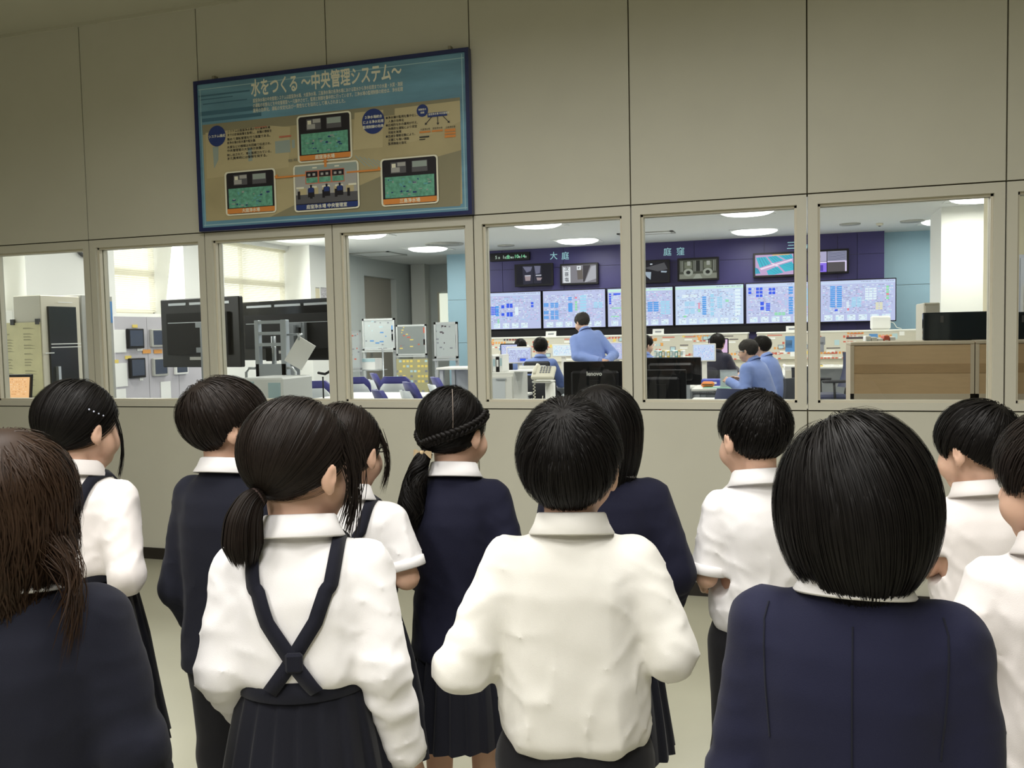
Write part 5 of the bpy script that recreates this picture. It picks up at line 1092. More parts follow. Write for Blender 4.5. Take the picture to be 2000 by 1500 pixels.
def np_mesh(name, V, Q, mats, parent, mi=None, smooth=True):
    me = bpy.data.meshes.new(name); k = Q.shape[1]; me.vertices.add(len(V)); me.vertices.foreach_set('co', np.asarray(V, np.float32).ravel())
    me.loops.add(Q.size); me.loops.foreach_set('vertex_index', Q.astype(np.int32).ravel()); me.polygons.add(len(Q)); me.polygons.foreach_set('loop_start', np.arange(0, Q.size, k, dtype=np.int32))
    for m in (mats if isinstance(mats, (list, tuple)) else [mats]): me.materials.append(m)
    if mi is not None: me.polygons.foreach_set('material_index', np.asarray(mi, np.int32))
    me.polygons.foreach_set('use_smooth', np.full(len(Q), smooth)); me.update(calc_edges=True); me.validate()
    o = bpy.data.objects.new(name, me); COL.objects.link(o); o.parent = parent; return o
def axis(lo, hi, spans, coarse):
    """grid lines from lo to hi: spans [(a, b, step)] are finer than coarse"""
    out = [lo]
    while out[-1] < hi:
        x = out[-1]; st = coarse
        for a, b, h in spans:
            if a-coarse*0.5 <= x < b: st = min(st, h)
        out.append(x+st)
    return np.array(out)
WAVES = [(RNG.normal(size=3), RNG.uniform(0, 6.28)) for _ in range(24)]
def wob(x, y, z, f, i0=0, n=5):
    s_ = 0
    for k, ph in WAVES[i0:i0+n]: s_ = s_+np.sin((x*k[0]+y*k[1]+z*k[2])*f+ph)
    return s_/n

M_skin = mat('skin', (0.66, 0.42, 0.305), 0.55, spec=0.35, bump=0.05, bscale=300); M_skin.node_tree.nodes['Principled BSDF'].inputs['Subsurface Weight'].default_value = 0.12
M_skin.node_tree.nodes['Principled BSDF'].inputs['Subsurface Radius'].default_value = (0.012, 0.005, 0.003)
M_lip = mat('lip', (0.52, 0.24, 0.19), 0.45); M_brow = mat('brow', (0.06, 0.04, 0.03), 0.7)
M_eye = mat('eye_white', (0.75, 0.74, 0.70), 0.2); M_iris = mat('iris', (0.03, 0.02, 0.012), 0.1)
def hair_mat(name, c, r=0.50):
    m = mat(name, c, r, spec=0.13, noise=0.15, nscale=40); return m
M_hair = hair_mat('hair_black', (0.0062, 0.0052, 0.0047)); M_hairb = hair_mat('hair_brown', (0.030, 0.0165, 0.0095)); M_hairg = hair_mat('hair_dark', (0.014, 0.010, 0.008)); M_hairgr = hair_mat('hair_greying', (0.05, 0.045, 0.04))
def cloth(name, c, b=0.25, sc=900, sheen=0.25): return mat(name, c, 0.85, spec=0.2, bump=b, bscale=sc, sheen=sheen)
M_shirt = cloth('shirt_white', (0.79, 0.775, 0.775)); M_shirtc = cloth('shirt_cream', (0.72, 0.705, 0.655)); M_shirtp = cloth('shirt_pinkish', (0.735, 0.695, 0.675))
M_jack = cloth('jacket_navy', (0.0105, 0.0115, 0.031), sheen=0.05); M_jack_shade = cloth('jacket_navy_shaded', (0.0066, 0.0072, 0.0205), sheen=0.04); M_jackb = cloth('jacket_blackish', (0.0085, 0.0095, 0.018), sheen=0.05); M_skirt = cloth('skirt_navy', (0.0062, 0.0068, 0.0125), sheen=0.1); M_trou = cloth('trousers_black', (0.008, 0.008, 0.010), sheen=0.1)  # second, darker navy: shade on the back row children put into the colour
M_work = cloth('workwear_blue', (0.20, 0.28, 0.58)); M_strap = cloth('strap_navy', (0.0062, 0.0068, 0.014), sheen=0.1); M_sock = cloth('sock_white', (0.7, 0.7, 0.68)); M_shoe = mat('shoe_white', (0.65, 0.63, 0.6), 0.6)

def R3(yaw=0, pitch=0, roll=0): return Matrix.Rotation(yaw, 4, 'Z') @ Matrix.Rotation(pitch, 4, 'X') @ Matrix.Rotation(roll, 4, 'Y')
def hand_mesh(W, D, N, side, sc, curl=0.55, step=0.0028):
    """hand at wrist W pointing along D with back-of-hand normal N; five separate bent fingers"""
    D = np.array(D, float); D /= np.linalg.norm(D); N = np.array(N, float); N -= D*(N@D); N /= np.linalg.norm(N); X = np.cross(D, N)*side; W = np.array(W, float)
    def P(x, d, n): return W+(X*x+D*d+N*n)*sc
    pts = [P(0, -.03, 0), P(0, .16, -.05)]; lo = W-0.19*sc; hi = W+0.19*sc
    F = Field(np.arange(lo[0], hi[0], step), np.arange(lo[1], hi[1], step), np.arange(lo[2], hi[2], step))
    fl = (N, 1.7)
    F.cone(P(0, -.03, 0), P(0, .01, 0), .019*sc, .022*sc).cone(P(-.012, .02, 0), P(-.017, .065, 0), .022*sc, .020*sc, .012*sc, flat=fl).cone(P(.012, .02, 0), P(.016, .062, 0), .022*sc, .019*sc, .012*sc, flat=fl)
    for x, L, r, sp, c in ((-.026, .058, .0078, -.10, 0.9), (-.009, .066, .0082, -.02, 1.0), (.009, .062, .0079, .04, 1.08), (.025, .048, .0068, .13, 1.2)):
        p = P(x, .068, .001); a = 0.25*curl*c; q = np.array(p)
        for seg, (l, rr) in enumerate(((.45, 1), (.30, .93), (.25, .84))):
            dirv = D*math.cos(a)-N*math.sin(a)+X*sp*0.6; q2 = q+dirv*L*l*sc; F.cone(q, q2, r*rr*sc, r*(rr-.07)*sc, .003*sc); q = q2; a += curl*c*(0.9, 0.7, 0)[seg]
    p = P(-.020, .012, -.006); q = P(-.044, .040, -.012); r_ = P(-.046, .068, -.020); F.cone(p, q, .012*sc, .0095*sc, .006*sc).cone(q, r_, .0092*sc, .0075*sc, .003*sc)
    return F.mesh()

def person(name, label, base, yaw, H, adult=False, head=(0, 0, 0), lean=0.0, turn=0.0, side=0.0, slv=.68, flare=.055, sit=None, armL=None, armR=None, upper='shirt', um=None, lower='trousers', lm=None, hair='short', hm=None, hopt=None, fine=1.0, sleeve='long', cat='person', group=None, wide=1.0, hem=None, belly=1.0, feet=0.10, skin=None):
    """arms: (elbow, wrist) in the person's own frame (x to the person's right, y ahead, z up)"""
    root = empty(name, base, yaw, label, cat, group)
    hs = 1.07 if adult else 1.0
    kz = (H-0.190*hs)/(1.32-0.216); kw = (1.16 if adult else 0.84)*wide; kd = (1.22 if adult else 1.0)*belly
    hip = 0.66*kz; hz = sit if sit else hip
    T = Matrix.Translation((0, 0, hz)) @ Matrix.Rotation(side, 4, 'Y') @ Matrix.Rotation(-lean, 4, 'X') @ Matrix.Rotation(turn, 4, 'Z') @ Matrix.Translation((0, 0, -hip))     # torso
    neck = T @ Vector((0, -0.012*kd, 1.075*kz)); hc_rest = T @ Vector((0, 0.012*kd, H-0.110*hs))
    HM = Matrix.Translation(hc_rest) @ R3(head[0], -head[1], head[2]) @ Matrix.Diagonal((hs, hs, hs, 1))
    shL, shR = T @ Vector((-0.132*kw, 0, 1.03*kz)), T @ Vector((0.132*kw, 0, 1.03*kz))
    dflt = lambda sx: (Vector((sx*0.17*kw, -0.02, hz+0.145*kz)), Vector((sx*0.20*kw, 0.04, hz-0.045*kz)))
    arms = []
    for sx, sh_, a in ((-1, shL, armL), (1, shR, armR)):
        e, w = (Vector(a[0]), Vector(a[1])) if a else dflt(sx)
        arms.append((sx, sh_, e, w))
    st = (0.0042 if not adult else 0.0075)/fine; co = 0.0085/fine if not adult else 0.013
    hcz = HM.translation; xs = [p.x for q in arms for p in q[1:]]; ys = [p.y for q in arms for p in q[1:]]+[hcz.y-0.12*hs, hcz.y+0.13*hs, -0.18*kd]
    yk = 0.5*kz if sit else 0.16
    ax = axis(min(xs)-0.10, max(xs)+0.10, [(hcz.x-0.11*hs, hcz.x+0.11*hs, st)], co); ay = axis(min(min(ys)-0.06, -0.2), max(max(ys)+0.06, yk+0.1), [(hcz.y-0.13*hs, hcz.y+0.13*hs, st)], co); az = axis(-0.01, hcz.z+0.17*hs, [(hcz.z-0.14*hs, hcz.z+0.2, st)], co)
    # ---- body
    F = Field(ax, ay, az); E = lambda c, r, k=0.0, mode='u', rot=None: F.ell(HM, c, [v*hs for v in r], k*hs, mode, rot)
    F.loft(T, [z*kz for z in (.605, .635, .68, .76, .84, .92, 1.0, 1.05, 1.09)], [v*kw for v in (.095, .118, .122, .112, .116, .128, .130, .10, .045)], [v*kd for v in (.08, .088, .085, .074, .076, .082, .078, .06, .045)], k=0.02)
    F.cone(neck-Vector((0, 0, 0.02)), HM @ Vector((0, -.018, -.05)), .046*hs, .043*hs, .02)
    legs = []
    for sx in (-1, 1):
        hp = Vector((sx*0.07*kw, 0, hz))
        if sit: kn = Vector((sx*0.10*kw, 0.36*kz, hz+0.03)); an = Vector((sx*0.11*kw, 0.33*kz, 0.07))
        else: kn = Vector((sx*(0.07+feet*0.1)*kw, 0.01, 0.36*kz)); an = Vector((sx*(0.065+feet*0.15)*kw, -0.01, 0.07))
        legs.append((sx, hp, kn, an)); F.cone(hp, kn, .075*kw, .048*kw, .02).cone(kn, an, .050*kw, .032*kw, .012).cone(an+Vector((0, -0.02, -0.03)), an+Vector((sx*0.015, 0.11*kz, -0.045)), .032*kz, .024*kz, .015)
    for sx, sh_, e, w in arms: F.cone(sh_-Vector((sx*.02*kw, 0, .02)), e, .036*kw, .033*kw, .02).cone(e, w, .034*kw, .024*kw, .012)
    # head
    E((0, -.014, .032), (.071, .089, .080)); E((0, .026, -.022), (.060, .060, .074), .02); E((0, .040, -.078), (.034, .036, .026), .022)
    for sx in (-1, 1): E((sx*.036, .046, -.038), (.028, .030, .030), .018)
    for sx in (-1, 1): E((sx*.031, .094, .006), (.018, .016, .011), .012, 's')
    F.cone(HM @ Vector((0, .082, .008)), HM @ Vector((0, .096, -.024)), .006*hs, .0095*hs, .010*hs)
    for sx in (-1, 1): E((sx*.009, .089, -.028), (.008, .009, .007), .006)
    E((0, .083, -.052), (.021, .0085, .0055), .005); E((0, .081, -.061), (.018, .009, .006), .005)
    for sx in (-1, 1):
        rt = Matrix.Rotation(sx*-0.45, 4, 'Z') @ Matrix.Rotation(-0.2, 4, 'X'); E((sx*.080, -.012, -.008), (.0075, .0145, .0245), .005, 'u', rt); E((sx*.090, -.006, -.004), (.005, .0075, .014), .004, 's', rt); E((sx*.0765, -.006, -.030), (.006, .008, .009), .009)
    V, Q = F.mesh(); V = relax(V, Q, 1, 0.4)
    c = V[Q].mean(1); Hi = np.array(HM.inverted()); L = c @ Hi[:3, :3].T+Hi[:3, 3]; mi = np.zeros(len(Q), int)
    mi[(L[:, 1] > .068) & (np.abs(L[:, 0]) < .024) & (np.abs(L[:, 2]+.0565) < .0085-.12*np.abs(L[:, 0])) & (L[:, 1] > .070)] = 1
    mi[(L[:, 1] > .055) & (np.abs(np.abs(L[:, 0])-.032) < .020) & (np.abs(L[:, 2]-.026-.004*np.cos((np.abs(L[:, 0])-.034)*80)) < .0042)] = 2
    parts = [(V, Q, mi)]
    for sx, sh_, e, w in arms:
        d = (w-e).normalized(); nrm = Vector((sx*0.8, -0.5, 0.3)); hv, hq = hand_mesh(w, d, nrm, sx, hs*0.92, step=0.0028 if not adult else 0.0038); parts.append((hv, hq, np.zeros(len(hq), int)))
    n0 = 0; VV, QQ, MM = [], [], []
    for v, q, m in parts: VV.append(v); QQ.append(q+n0); MM.append(m); n0 += len(v)
    body = np_mesh('body', np.concatenate(VV), np.concatenate(QQ), [skin or M_skin, M_lip, M_brow], root, np.concatenate(MM))
    for sx in (-1, 1):
        em = MB().use(M_eye); MT = HM @ Matrix.Translation((sx*.031, .0705, .004)) @ Matrix.Rotation(-math.pi/2, 4, 'X'); em.lathe([(  .0108*math.sin(a), .0108*math.cos(a)) for a in np.linspace(math.pi, 0.45, 7)], MT, 14); em.use(M_iris).lathe([(.0108*math.sin(a)+0.00005, .0108*math.cos(a)+0.0001) for a in np.linspace(0.47, 0.02, 4)], MT, 14); em.build('eye', parent=root)
    # ---- upper garment
    jac = upper == 'jacket'; off = 0.010 if jac else 0.0
    G = Field(axis(ax[0]-.02, ax[-1]+.02, [], 0.0058/fine if not adult else 0.011), axis(ay[0]-.02, ay[-1]+.02, [], 0.0058/fine if not adult else 0.011), axis(0.3*kz if not sit else hz-0.25, (T @ Vector((0, 0, 1.2*kz))).z, [], 0.0058/fine if not adult else 0.011))
    sd = hash(label) % 997 if False else sum(ord(ch) for ch in label) % 97
    def fold(u, v, w):
        th = np.arctan2(u, v*1.4); low = np.clip((0.95*kz-w)/(0.25*kz), 0, 1)
        f1 = np.sin(th*6+4*wob(u, v, w, 8, 2)+sd)*0.0030*low+wob(u, v, w*0.35, 40, sd % 12, 7)*0.0040*low+wob(u, v, w*0.7, 20, (sd+3) % 12, 6)*0.0032+wob(u, v, w, 60, (sd+6) % 12, 7)*.0012
        r1 = np.clip(1-np.abs(wob(u*1.2, v, w*.55+u*.35, 30, (sd+1) % 12, 6))*5, 0, 1)**2; r2 = np.clip(1-np.abs(wob(u*.8-w*.5, v, w+u*.6, 34, (sd+4) % 12, 6))*5.5, 0, 1)**2
        f1 = f1*1.5-(r1*.0062*(.25+.75*low)+r2*.0045*np.clip((np.abs(u)-.03*kw)/(.07*kw), 0, 1))
        return f1*(0.55 if jac else 1.0)
    if jac:
        zs = (.60, .64, .72, .80, .88, .96, 1.01, 1.045, 1.07, 1.095); rx = (.152, .150, .142, .138, .142, .146, .142, .112, .080, .060); ry = (.116, .115, .105, .102, .105, .104, .092, .076, .066, .056)
    elif lower == 'trousers' and upper in ('shirt', 'polo') and not adult:
        zs = (.695, .708, .725, .78, .86, .93, .98, 1.02, 1.05, 1.07, 1.09); rx = (.120, .137, .147, .149, .146, .144, .142, .132, .105, .078, .056); ry = (.085, .100, .112, .112, .106, .102, .098, .086, .072, .062, .052)
    else:
        zs = (.66, .70, .74, .80, .86, .93, .98, 1.02, 1.05, 1.07, 1.09); rx = (.122, .132, .134, .134, .136, .138, .137, .128, .104, .078, .056); ry = (.088, .096, .098, .096, .097, .098, .094, .084, .070, .062, .052)
    if lower == 'suspender':
        zs = (.838, .845, .862, .89, .93, .98, 1.02, 1.05, 1.07, 1.09); rx = (.122, .136, .143, .143, .141, .138, .128, .104, .078, .056); ry = (.090, .100, .106, .104, .100, .095, .084, .070, .062, .052)
    if hem: zs = tuple(hem+(z-zs[0])*(zs[-1]-hem)/(zs[-1]-zs[0]) if z < 0.9 else z for z in zs); zs = tuple(sorted(zs))
    G.loft(T, [z*kz for z in zs], [v*kw for v in rx], [v*kd for v in ry], [-.004]*len(zs), 0.0, 2.35, fold)
    for sx, sh_, e, w in arms:
        up = (e-sh_); fa = (w-e); ul, fl_ = up.length, fa.length; un, fn_ = up.normalized(), fa.normalized()
        ra, re_, rw = (.062+off*.7)*kw, (.050+off*.6)*kw, (.042+off*.9)*kw
        en = e if sleeve == 'long' else sh_+up*slv
        s0 = sh_+Vector((-sx*0.012*kw, 0, -0.020))
        def cone_fold(a, b, r0, r1, amp, near):
            a_, b_ = np.array(a), np.array(b); ba = b_-a_; L2 = float(ba@ba); Lg = math.sqrt(L2)
            def fn(x, y, z):
                px, py, pz = x-a_[0], y-a_[1], z-a_[2]; t = np.clip((px*ba[0]+py*ba[1]+pz*ba[2])/L2, 0, 1); qx, qy, qz = px-t*ba[0], py-t*ba[1], pz-t*ba[2]
                am = amp*np.exp(-((t-near)*Lg/0.085)**2); g_ = np.sin(t*Lg*95+6*wob(x, y, z, 14, sd % 9)+3*wob(x, y, z, 34, 3))*am*np.clip(.5+1.2*wob(x, y, z, 17, (sd+2) % 9), 0, 1)-np.clip(1-np.abs(wob(x, y*.8, z*1.1, 44, (sd+7) % 12, 6))*5, 0, 1)**2*(.0048 if not jac else .003)+wob(x, y, z, 30, (sd+5) % 12, 7)*0.0042+wob(x, y, z, 62, (sd+1) % 12, 7)*0.0016
                return np.sqrt(qx*qx+qy*qy+qz*qz)-(r0+(r1-r0)*t)+g_
            G.op(fn, np.minimum(a_, b_)-max(r0, r1)-.01, np.maximum(a_, b_)+max(r0, r1)+.01, 0.022 if near == 1 else 0.016)
        am = 0.0040 if not jac else 0.0034
        cone_fold(s0, en, ra, (re_ if sleeve == 'long' else re_*1.13), am if sleeve == 'long' else 0.002, 1)
        if sleeve == 'long':
            wc = w-fn_*0.012; cone_fold(e, wc, re_, rw, am, 0); 
            nrm = np.array(fn_); c0 = np.array(w)+nrm*0.004
            G.op(lambda x, y, z: -((x-c0[0])*nrm[0]+(y-c0[1])*nrm[1]+(z-c0[2])*nrm[2]), np.array(w)-.075, np.array(w)+.075, 0.0, 's') if False else None
        else:
            nrm = np.array(un); c0 = np.array(en)+nrm*0.006
            sl = G.sub(np.array(en)-.10*kw, np.array(en)+.10*kw)
            if sl is not None:
                x, y, z = G.P(sl); pl = (x-c0[0])*nrm[0]+(y-c0[1])*nrm[1]+(z-c0[2])*nrm[2]; near = ((x-c0[0])**2+(y-c0[1])**2+(z-c0[2])**2) < (.085*kw)**2; G.d[sl] = np.where(near, np.maximum(G.d[sl], pl), G.d[sl])
    V, Q = G.mesh(); V = relax(V, Q, 4, 0.5)
    nm = {'jacket': 'jacket', 'shirt': 'shirt', 'polo': 'polo_shirt', 'work': 'work_shirt'}[upper]
    gar = np_mesh(nm, V, Q, um, root)
    bv = BVHTree.FromPolygons([tuple(v) for v in V], [tuple(q) for q in Q])
    # ---- cuffs / sleeve bands
    for sx, sh_, e, w in arms:
        if sleeve == 'long':
            d = (w-e).normalized(); r = (.042+off*.9)*kw; Mx = Matrix.Translation(w-d*0.03) @ d.to_track_quat('Z', 'Y').to_matrix().to_4x4(); MB().use(um).lathe([(r*.80, .0), (r*0.98, .002), (r*1.0, .018), (r*0.97, .036), (r*0.80, .036), (r*.7, .01)], Mx, 20).build('cuff', parent=root)
        else:
            d = (e-sh_).normalized(); en = sh_+(e-sh_)*slv; r = (.053*1.13)*kw; Mx = Matrix.Translation(en-d*0.018) @ d.to_track_quat('Z', 'Y').to_matrix().to_4x4(); MB().use(um).lathe([(r*.9, 0), (r*1.03, 0.002), (r*1.035, .024), (r*.97, .026), (r*.9, .012)], Mx, 24).build('sleeve_band', parent=root)
    # ---- collar
    cm = M_shirt if jac else um; P = []; NT = Matrix.Translation(T @ Vector((0, -.010*kd, 1.082*kz))) @ T.to_3x3().to_4x4() @ Matrix.Rotation(-0.20, 4, 'X')
    prof = ((.047, -.022), (.050, .008), (.0515, .024), (.0535, .0285), (.0565, .026), (.062, .006), (.070, -.010), (.068, -.013), (.060, .0)) if upper != 'work' else ((.05, -.02), (.052, .01), (.053, .026), (.056, .028), (.062, .012), (.072, -.008), (.07, -.012), (.06, 0.0))
    for r, z in prof:
        row = []
        for i in range(41):
            a = -math.pi/2+(i/40-0.5)*2*math.pi*0.955; fr = max(0, math.sin(a)); lo = 0.9-0.45*max(0, fr)
            row.append(NT @ Vector((r*1.02*math.cos(a)*hs*(1.0+0.06*abs(math.cos(a))), r*1.08*math.sin(a)*hs, z*hs*(lo if z > 0 else 1)-0.012*fr*hs)))
        P.append(row)
    MB().use(cm).grid(P).build('collar', parent=root)
    # ---- lower garment
    if lower in ('skirt', 'suspender'):
        zt_, zb_ = (0.855 if lower == 'suspender' else 0.74)*kz, 0.385*kz if lower != 'suspender' else 0.40*kz; NP = 20; n = NP*8; P = []
        for i in range(15):
            v = i/14; z = zt_+(zb_-zt_)*v; row = []; rx_, ry_ = (.128+flare*v**0.8)*kw, (.098+flare*.95*v**0.8)*kd
            for j in range(n):
                th = 2*math.pi*j/n; ph = (j % 8)/8; pl = (ph if ph < .75 else (1-ph)*3)*0.022*min(1, v*2.2+.05)*kw-0.008; wv = 0.004*math.sin(3*th+sd+4*v); row.append(T @ Vector(((rx_+pl+wv)*math.sin(th), (ry_+pl+wv)*math.cos(th)-.004, z)) if v < .3 else Vector(((rx_+pl+wv)*math.sin(th), (ry_+pl+wv)*math.cos(th)-.004, z)))
            P.append(row)
        mb = MB().use(lm).grid(P, True); mb.build('skirt', parent=root)
        W = [] if jac else [[T @ Vector((rx_*math.sin(2*math.pi*j/48), ry_*math.cos(2*math.pi*j/48)-.004, z)) for j in range(48)] for rx_, ry_, z in ((.110*kw, .08*kd, zt_+.005), (.139*kw, .104*kd, zt_+.004), (.142*kw, .107*kd, zt_-.022), (.139*kw, .105*kd, zt_-.030))]
        if W: MB().use(lm).grid(W, True).build('waistband', parent=root)
    else:
        Tg = Field(axis(ax[0], ax[-1], [], .009 if not adult else .013), axis(-.22, yk+.12, [], .009 if not adult else .013), axis(.04, (0.82*kz if not sit else hz+.22), [], .009 if not adult else .013))
        Tg.loft(T, [z*kz for z in (.555, .60, .66, .72, .76)], [v*kw for v in (.125, .137, .138, .130, .124)], [v*kd for v in (.088, .103, .104, .094, .088)], None, .02)
        for sx, hp, kn, an in legs:
            for a, b, r0, r1 in ((hp, kn, .092, .066), (kn, an, .066, .050)):
                a_, b_ = np.array(a), np.array(b); ba = b_-a_; L2 = float(ba@ba)
                def fn(x, y, z):
                    px, py, pz = x-a_[0], y-a_[1], z-a_[2]; t = np.clip((px*ba[0]+py*ba[1]+pz*ba[2])/L2, 0, 1); return np.sqrt((px-t*ba[0])**2+(py-t*ba[1])**2+(pz-t*ba[2])**2)-(r0+(r1-r0)*t)*kw+wob(x, y, z, 18, 4)*.004
                Tg.op(fn, np.minimum(a_, b_)-r0*kw, np.maximum(a_, b_)+r0*kw, .03)
        V2, Q2 = Tg.mesh(); np_mesh('trousers', relax(V2, Q2, 1), Q2, lm, root)
        if not adult and lower == 'trousers' and upper != 'jacket':
            W = [[T @ Vector((rx_*math.sin(2*math.pi*j/40), ry_*math.cos(2*math.pi*j/40), z)) for j in range(40)] for rx_, ry_, z in ((.12*kw, .085*kd, .725*kz), (.133*kw, .099*kd, .722*kz), (.138*kw, .104*kd, .69*kz), (.137*kw, .104*kd, .685*kz))]
            MB().use(lm).grid(W, True).build('waistband', parent=root)
    for sx, hp, kn, an in legs:
        d0 = an+Vector((0, -.025, -.035)); d1 = an+Vector((sx*.015, .12*kz, -.043)); SF = Field(np.arange(d0.x-.07, d0.x+.075, .007), np.arange(d0.y-.06, d1.y+.06, .007), np.arange(-.005, .13, .007))
        SF.cone(d0, d1, .040*kz, .032*kz).cone(an+Vector((0, -.01, 0)), an+Vector((0, -.01, .01)), .042*kz, .040*kz, .02); sl = SF.sub((-9, -9, -9), (9, 9, 9)); SF.d[:, :, SF.ax[2] < 0.004] = np.maximum(SF.d[:, :, SF.ax[2] < 0.004], 0.001)
        SF.d = np.maximum(SF.d, (SF.ax[2]-0.095)[None, None, :]).astype(np.float32)
        v3, q3 = SF.mesh(); np_mesh('shoe', relax(v3, q3, 1), q3, M_shoe if not adult else M_drk, root)
        if lower in ('skirt', 'suspender'): MB().use(M_sock).tube([an+Vector((0, -.008, .0)), an+Vector((0, 0, .06)), an+(kn-an)*.4], [.039*kw, .041*kw, .050*kw], 16).build('sock', parent=root)
    info = dict(root=root, T=T, HM=HM, bv=bv, kz=kz, kw=kw, kd=kd, hs=hs, hem=zs[0], base=base, yaw=yaw)
    if hair: make_hair(info, hair, hm or M_hair, **(hopt or {}))
    return info

def drape(info, pts, w, mt, name, n=40, off=0.003, th=0.003, frm='back'):
    """strap of width w laid over the garment along a path given by (x, z) on the wearer's back; past the shoulder it runs down the chest"""
    T, bv = info['T'], info['bv']; kz, kw = info['kz'], info['kw']; Ls = []
    pts = [np.array(p, float) for p in pts]
    for i in range(n+1):
        t = i/n*(len(pts)-1); k = min(int(t), len(pts)-2); Ls.append(pts[k]*(1-(t-k))+pts[k+1]*(t-k))
    out = []
    for i, p in enumerate(Ls):
        o = T @ Vector((p[0]*kw, p[1]*info['kd'], p[2]*kz)); c = T @ Vector((p[0]*kw*0.7, 0, min(p[2], 1.0 if name == 'suspender_strap' else 1.035)*kz)); d = (c-o).normalized(); hit = bv.ray_cast(o, d, 0.6)
        if hit[0] is None: continue
        out.append((hit[0], hit[1]))
    P = [[], [], [], []]
    for i, (h, nn) in enumerate(out):
        a = out[max(i-1, 0)][0]; b = out[min(i+1, len(out)-1)][0]; t = (b-a).normalized()
        nv = Vector((0, 0, 0))
        for j in range(max(0, i-2), min(len(out), i+3)): nv += out[j][1]
        nv = nv.normalized(); s_ = t.cross(nv).normalized()
        for q, (sx, o) in enumerate(((-w/2, off), (-w/2, off+th), (w/2, off+th), (w/2, off))): P[q].append(h+s_*sx+nv*o)
    return MB().use(mt).grid(P).grid([P[3], P[0]]).build(name, parent=info['root'])

def seam(info, pts, name, m, w=.0035): return drape(info, pts, w, m, name, 36, off=.0004, th=.0012)
# ---------------------------------------------------------------- hair
SC_ = np.array((0, -.014, .032))
HL = ((-.12, -.058), (-.06, -.062), (-.03, -.035), (-.005, .012), (.03, .022), (.05, .05), (.08, .072), (.12, .08))
def prof(P, y): return np.interp(y, [a for a, b in P], [b for a, b in P])
def strand_mesh(paths, rad, HM, keep=None):
    """paths n x k x 3 (head frame), three-sided tapering tubes"""
    n, k, _ = paths.shape; t = np.gradient(paths, axis=1); t /= np.linalg.norm(t, axis=2, keepdims=True)+1e-9
    ref = np.where(np.abs(t[:, :, 2:3]) > .9, np.array([1.0, 0, 0]), np.array([0, 0, 1.0])); a = np.cross(t, ref); a /= np.linalg.norm(a, axis=2, keepdims=True)+1e-9; b = np.cross(t, a)
    tp = np.interp(np.linspace(0, 1, k), (0, .12, .7, 1), (.6, 1, .9, .12))[None, :, None]; r = np.asarray(rad).reshape(-1, 1, 1)*tp
    ring = np.stack([paths+r*(a*math.cos(q)+b*math.sin(q)) for q in (0, 2.094, 4.189)], 2)           # n k 3 3
    V = ring.reshape(-1, 3); base = (np.arange(n)[:, None, None]*k+np.arange(k-1)[None, :, None])*3; j = np.arange(3)[None, None, :]; j2 = (j+1) % 3
    Q = np.stack([base+j, base+j2, base+3+j2, base+3+j], 3).reshape(-1, 4)
    M = np.array(HM); return V @ M[:3, :3].T+M[:3, 3], Q
def ribbon_mesh(paths, norm, rad, HM, rg, tw=.45):
    """flat locks lying on the head: paths and outward normals n x k x 3, half width rad"""
    n, k, _ = paths.shape; t = np.gradient(paths, axis=1); t /= np.linalg.norm(t, axis=2, keepdims=True)+1e-9
    b = np.cross(t, norm); b /= np.linalg.norm(b, axis=2, keepdims=True)+1e-9; nn = np.cross(b, t); a = rg.normal(size=(n, 1, 1))*tw; w = b*np.cos(a)+nn*np.sin(a)
    r = np.asarray(rad).reshape(-1, 1, 1)*np.interp(np.linspace(0, 1, k), (0, .15, .65, .9, 1), (.5, 1, 1, .6, .08))[None, :, None]
    ring = np.stack([paths-w*r, paths+w*r], 2); V = ring.reshape(-1, 3); base = (np.arange(n)[:, None]*k+np.arange(k-1)[None, :])*2
    Q = np.stack([base, base+1, base+3, base+2], 2).reshape(-1, 4); M = np.array(HM); return V @ M[:3, :3].T+M[:3, 3], Q
def side_lock(info, mt, side=1, n=60, root=(.066, .038, .055), tip=(.062, .052, -.10), spread=.010, r=.0009, seed=2):
    rg = np.random.default_rng(seed); R0, T0 = np.array(root), np.array(tip); s_ = np.linspace(0, 1, 12)[None, :, None]; a = rg.normal(size=(n, 1, 3))*spread*np.array((.25, 1, .8)); e = rg.normal(size=(n, 1, 3))*spread*np.array((.4, 1, 1.8)); mid = np.array((.016, .006, .0))
    P = (R0+a)*(1-s_)+(T0+e)*s_+mid*np.sin(s_*math.pi)*1.0; P[:, :, 0] *= side; N = np.broadcast_to(np.array((side*1.0, -.15, .1)), P.shape)
    V, Q = ribbon_mesh(P, N, rg.uniform(.6, 1.3, n)*r, info['HM'], rg); return np_mesh('side_lock', V, Q, mt, info['root'])
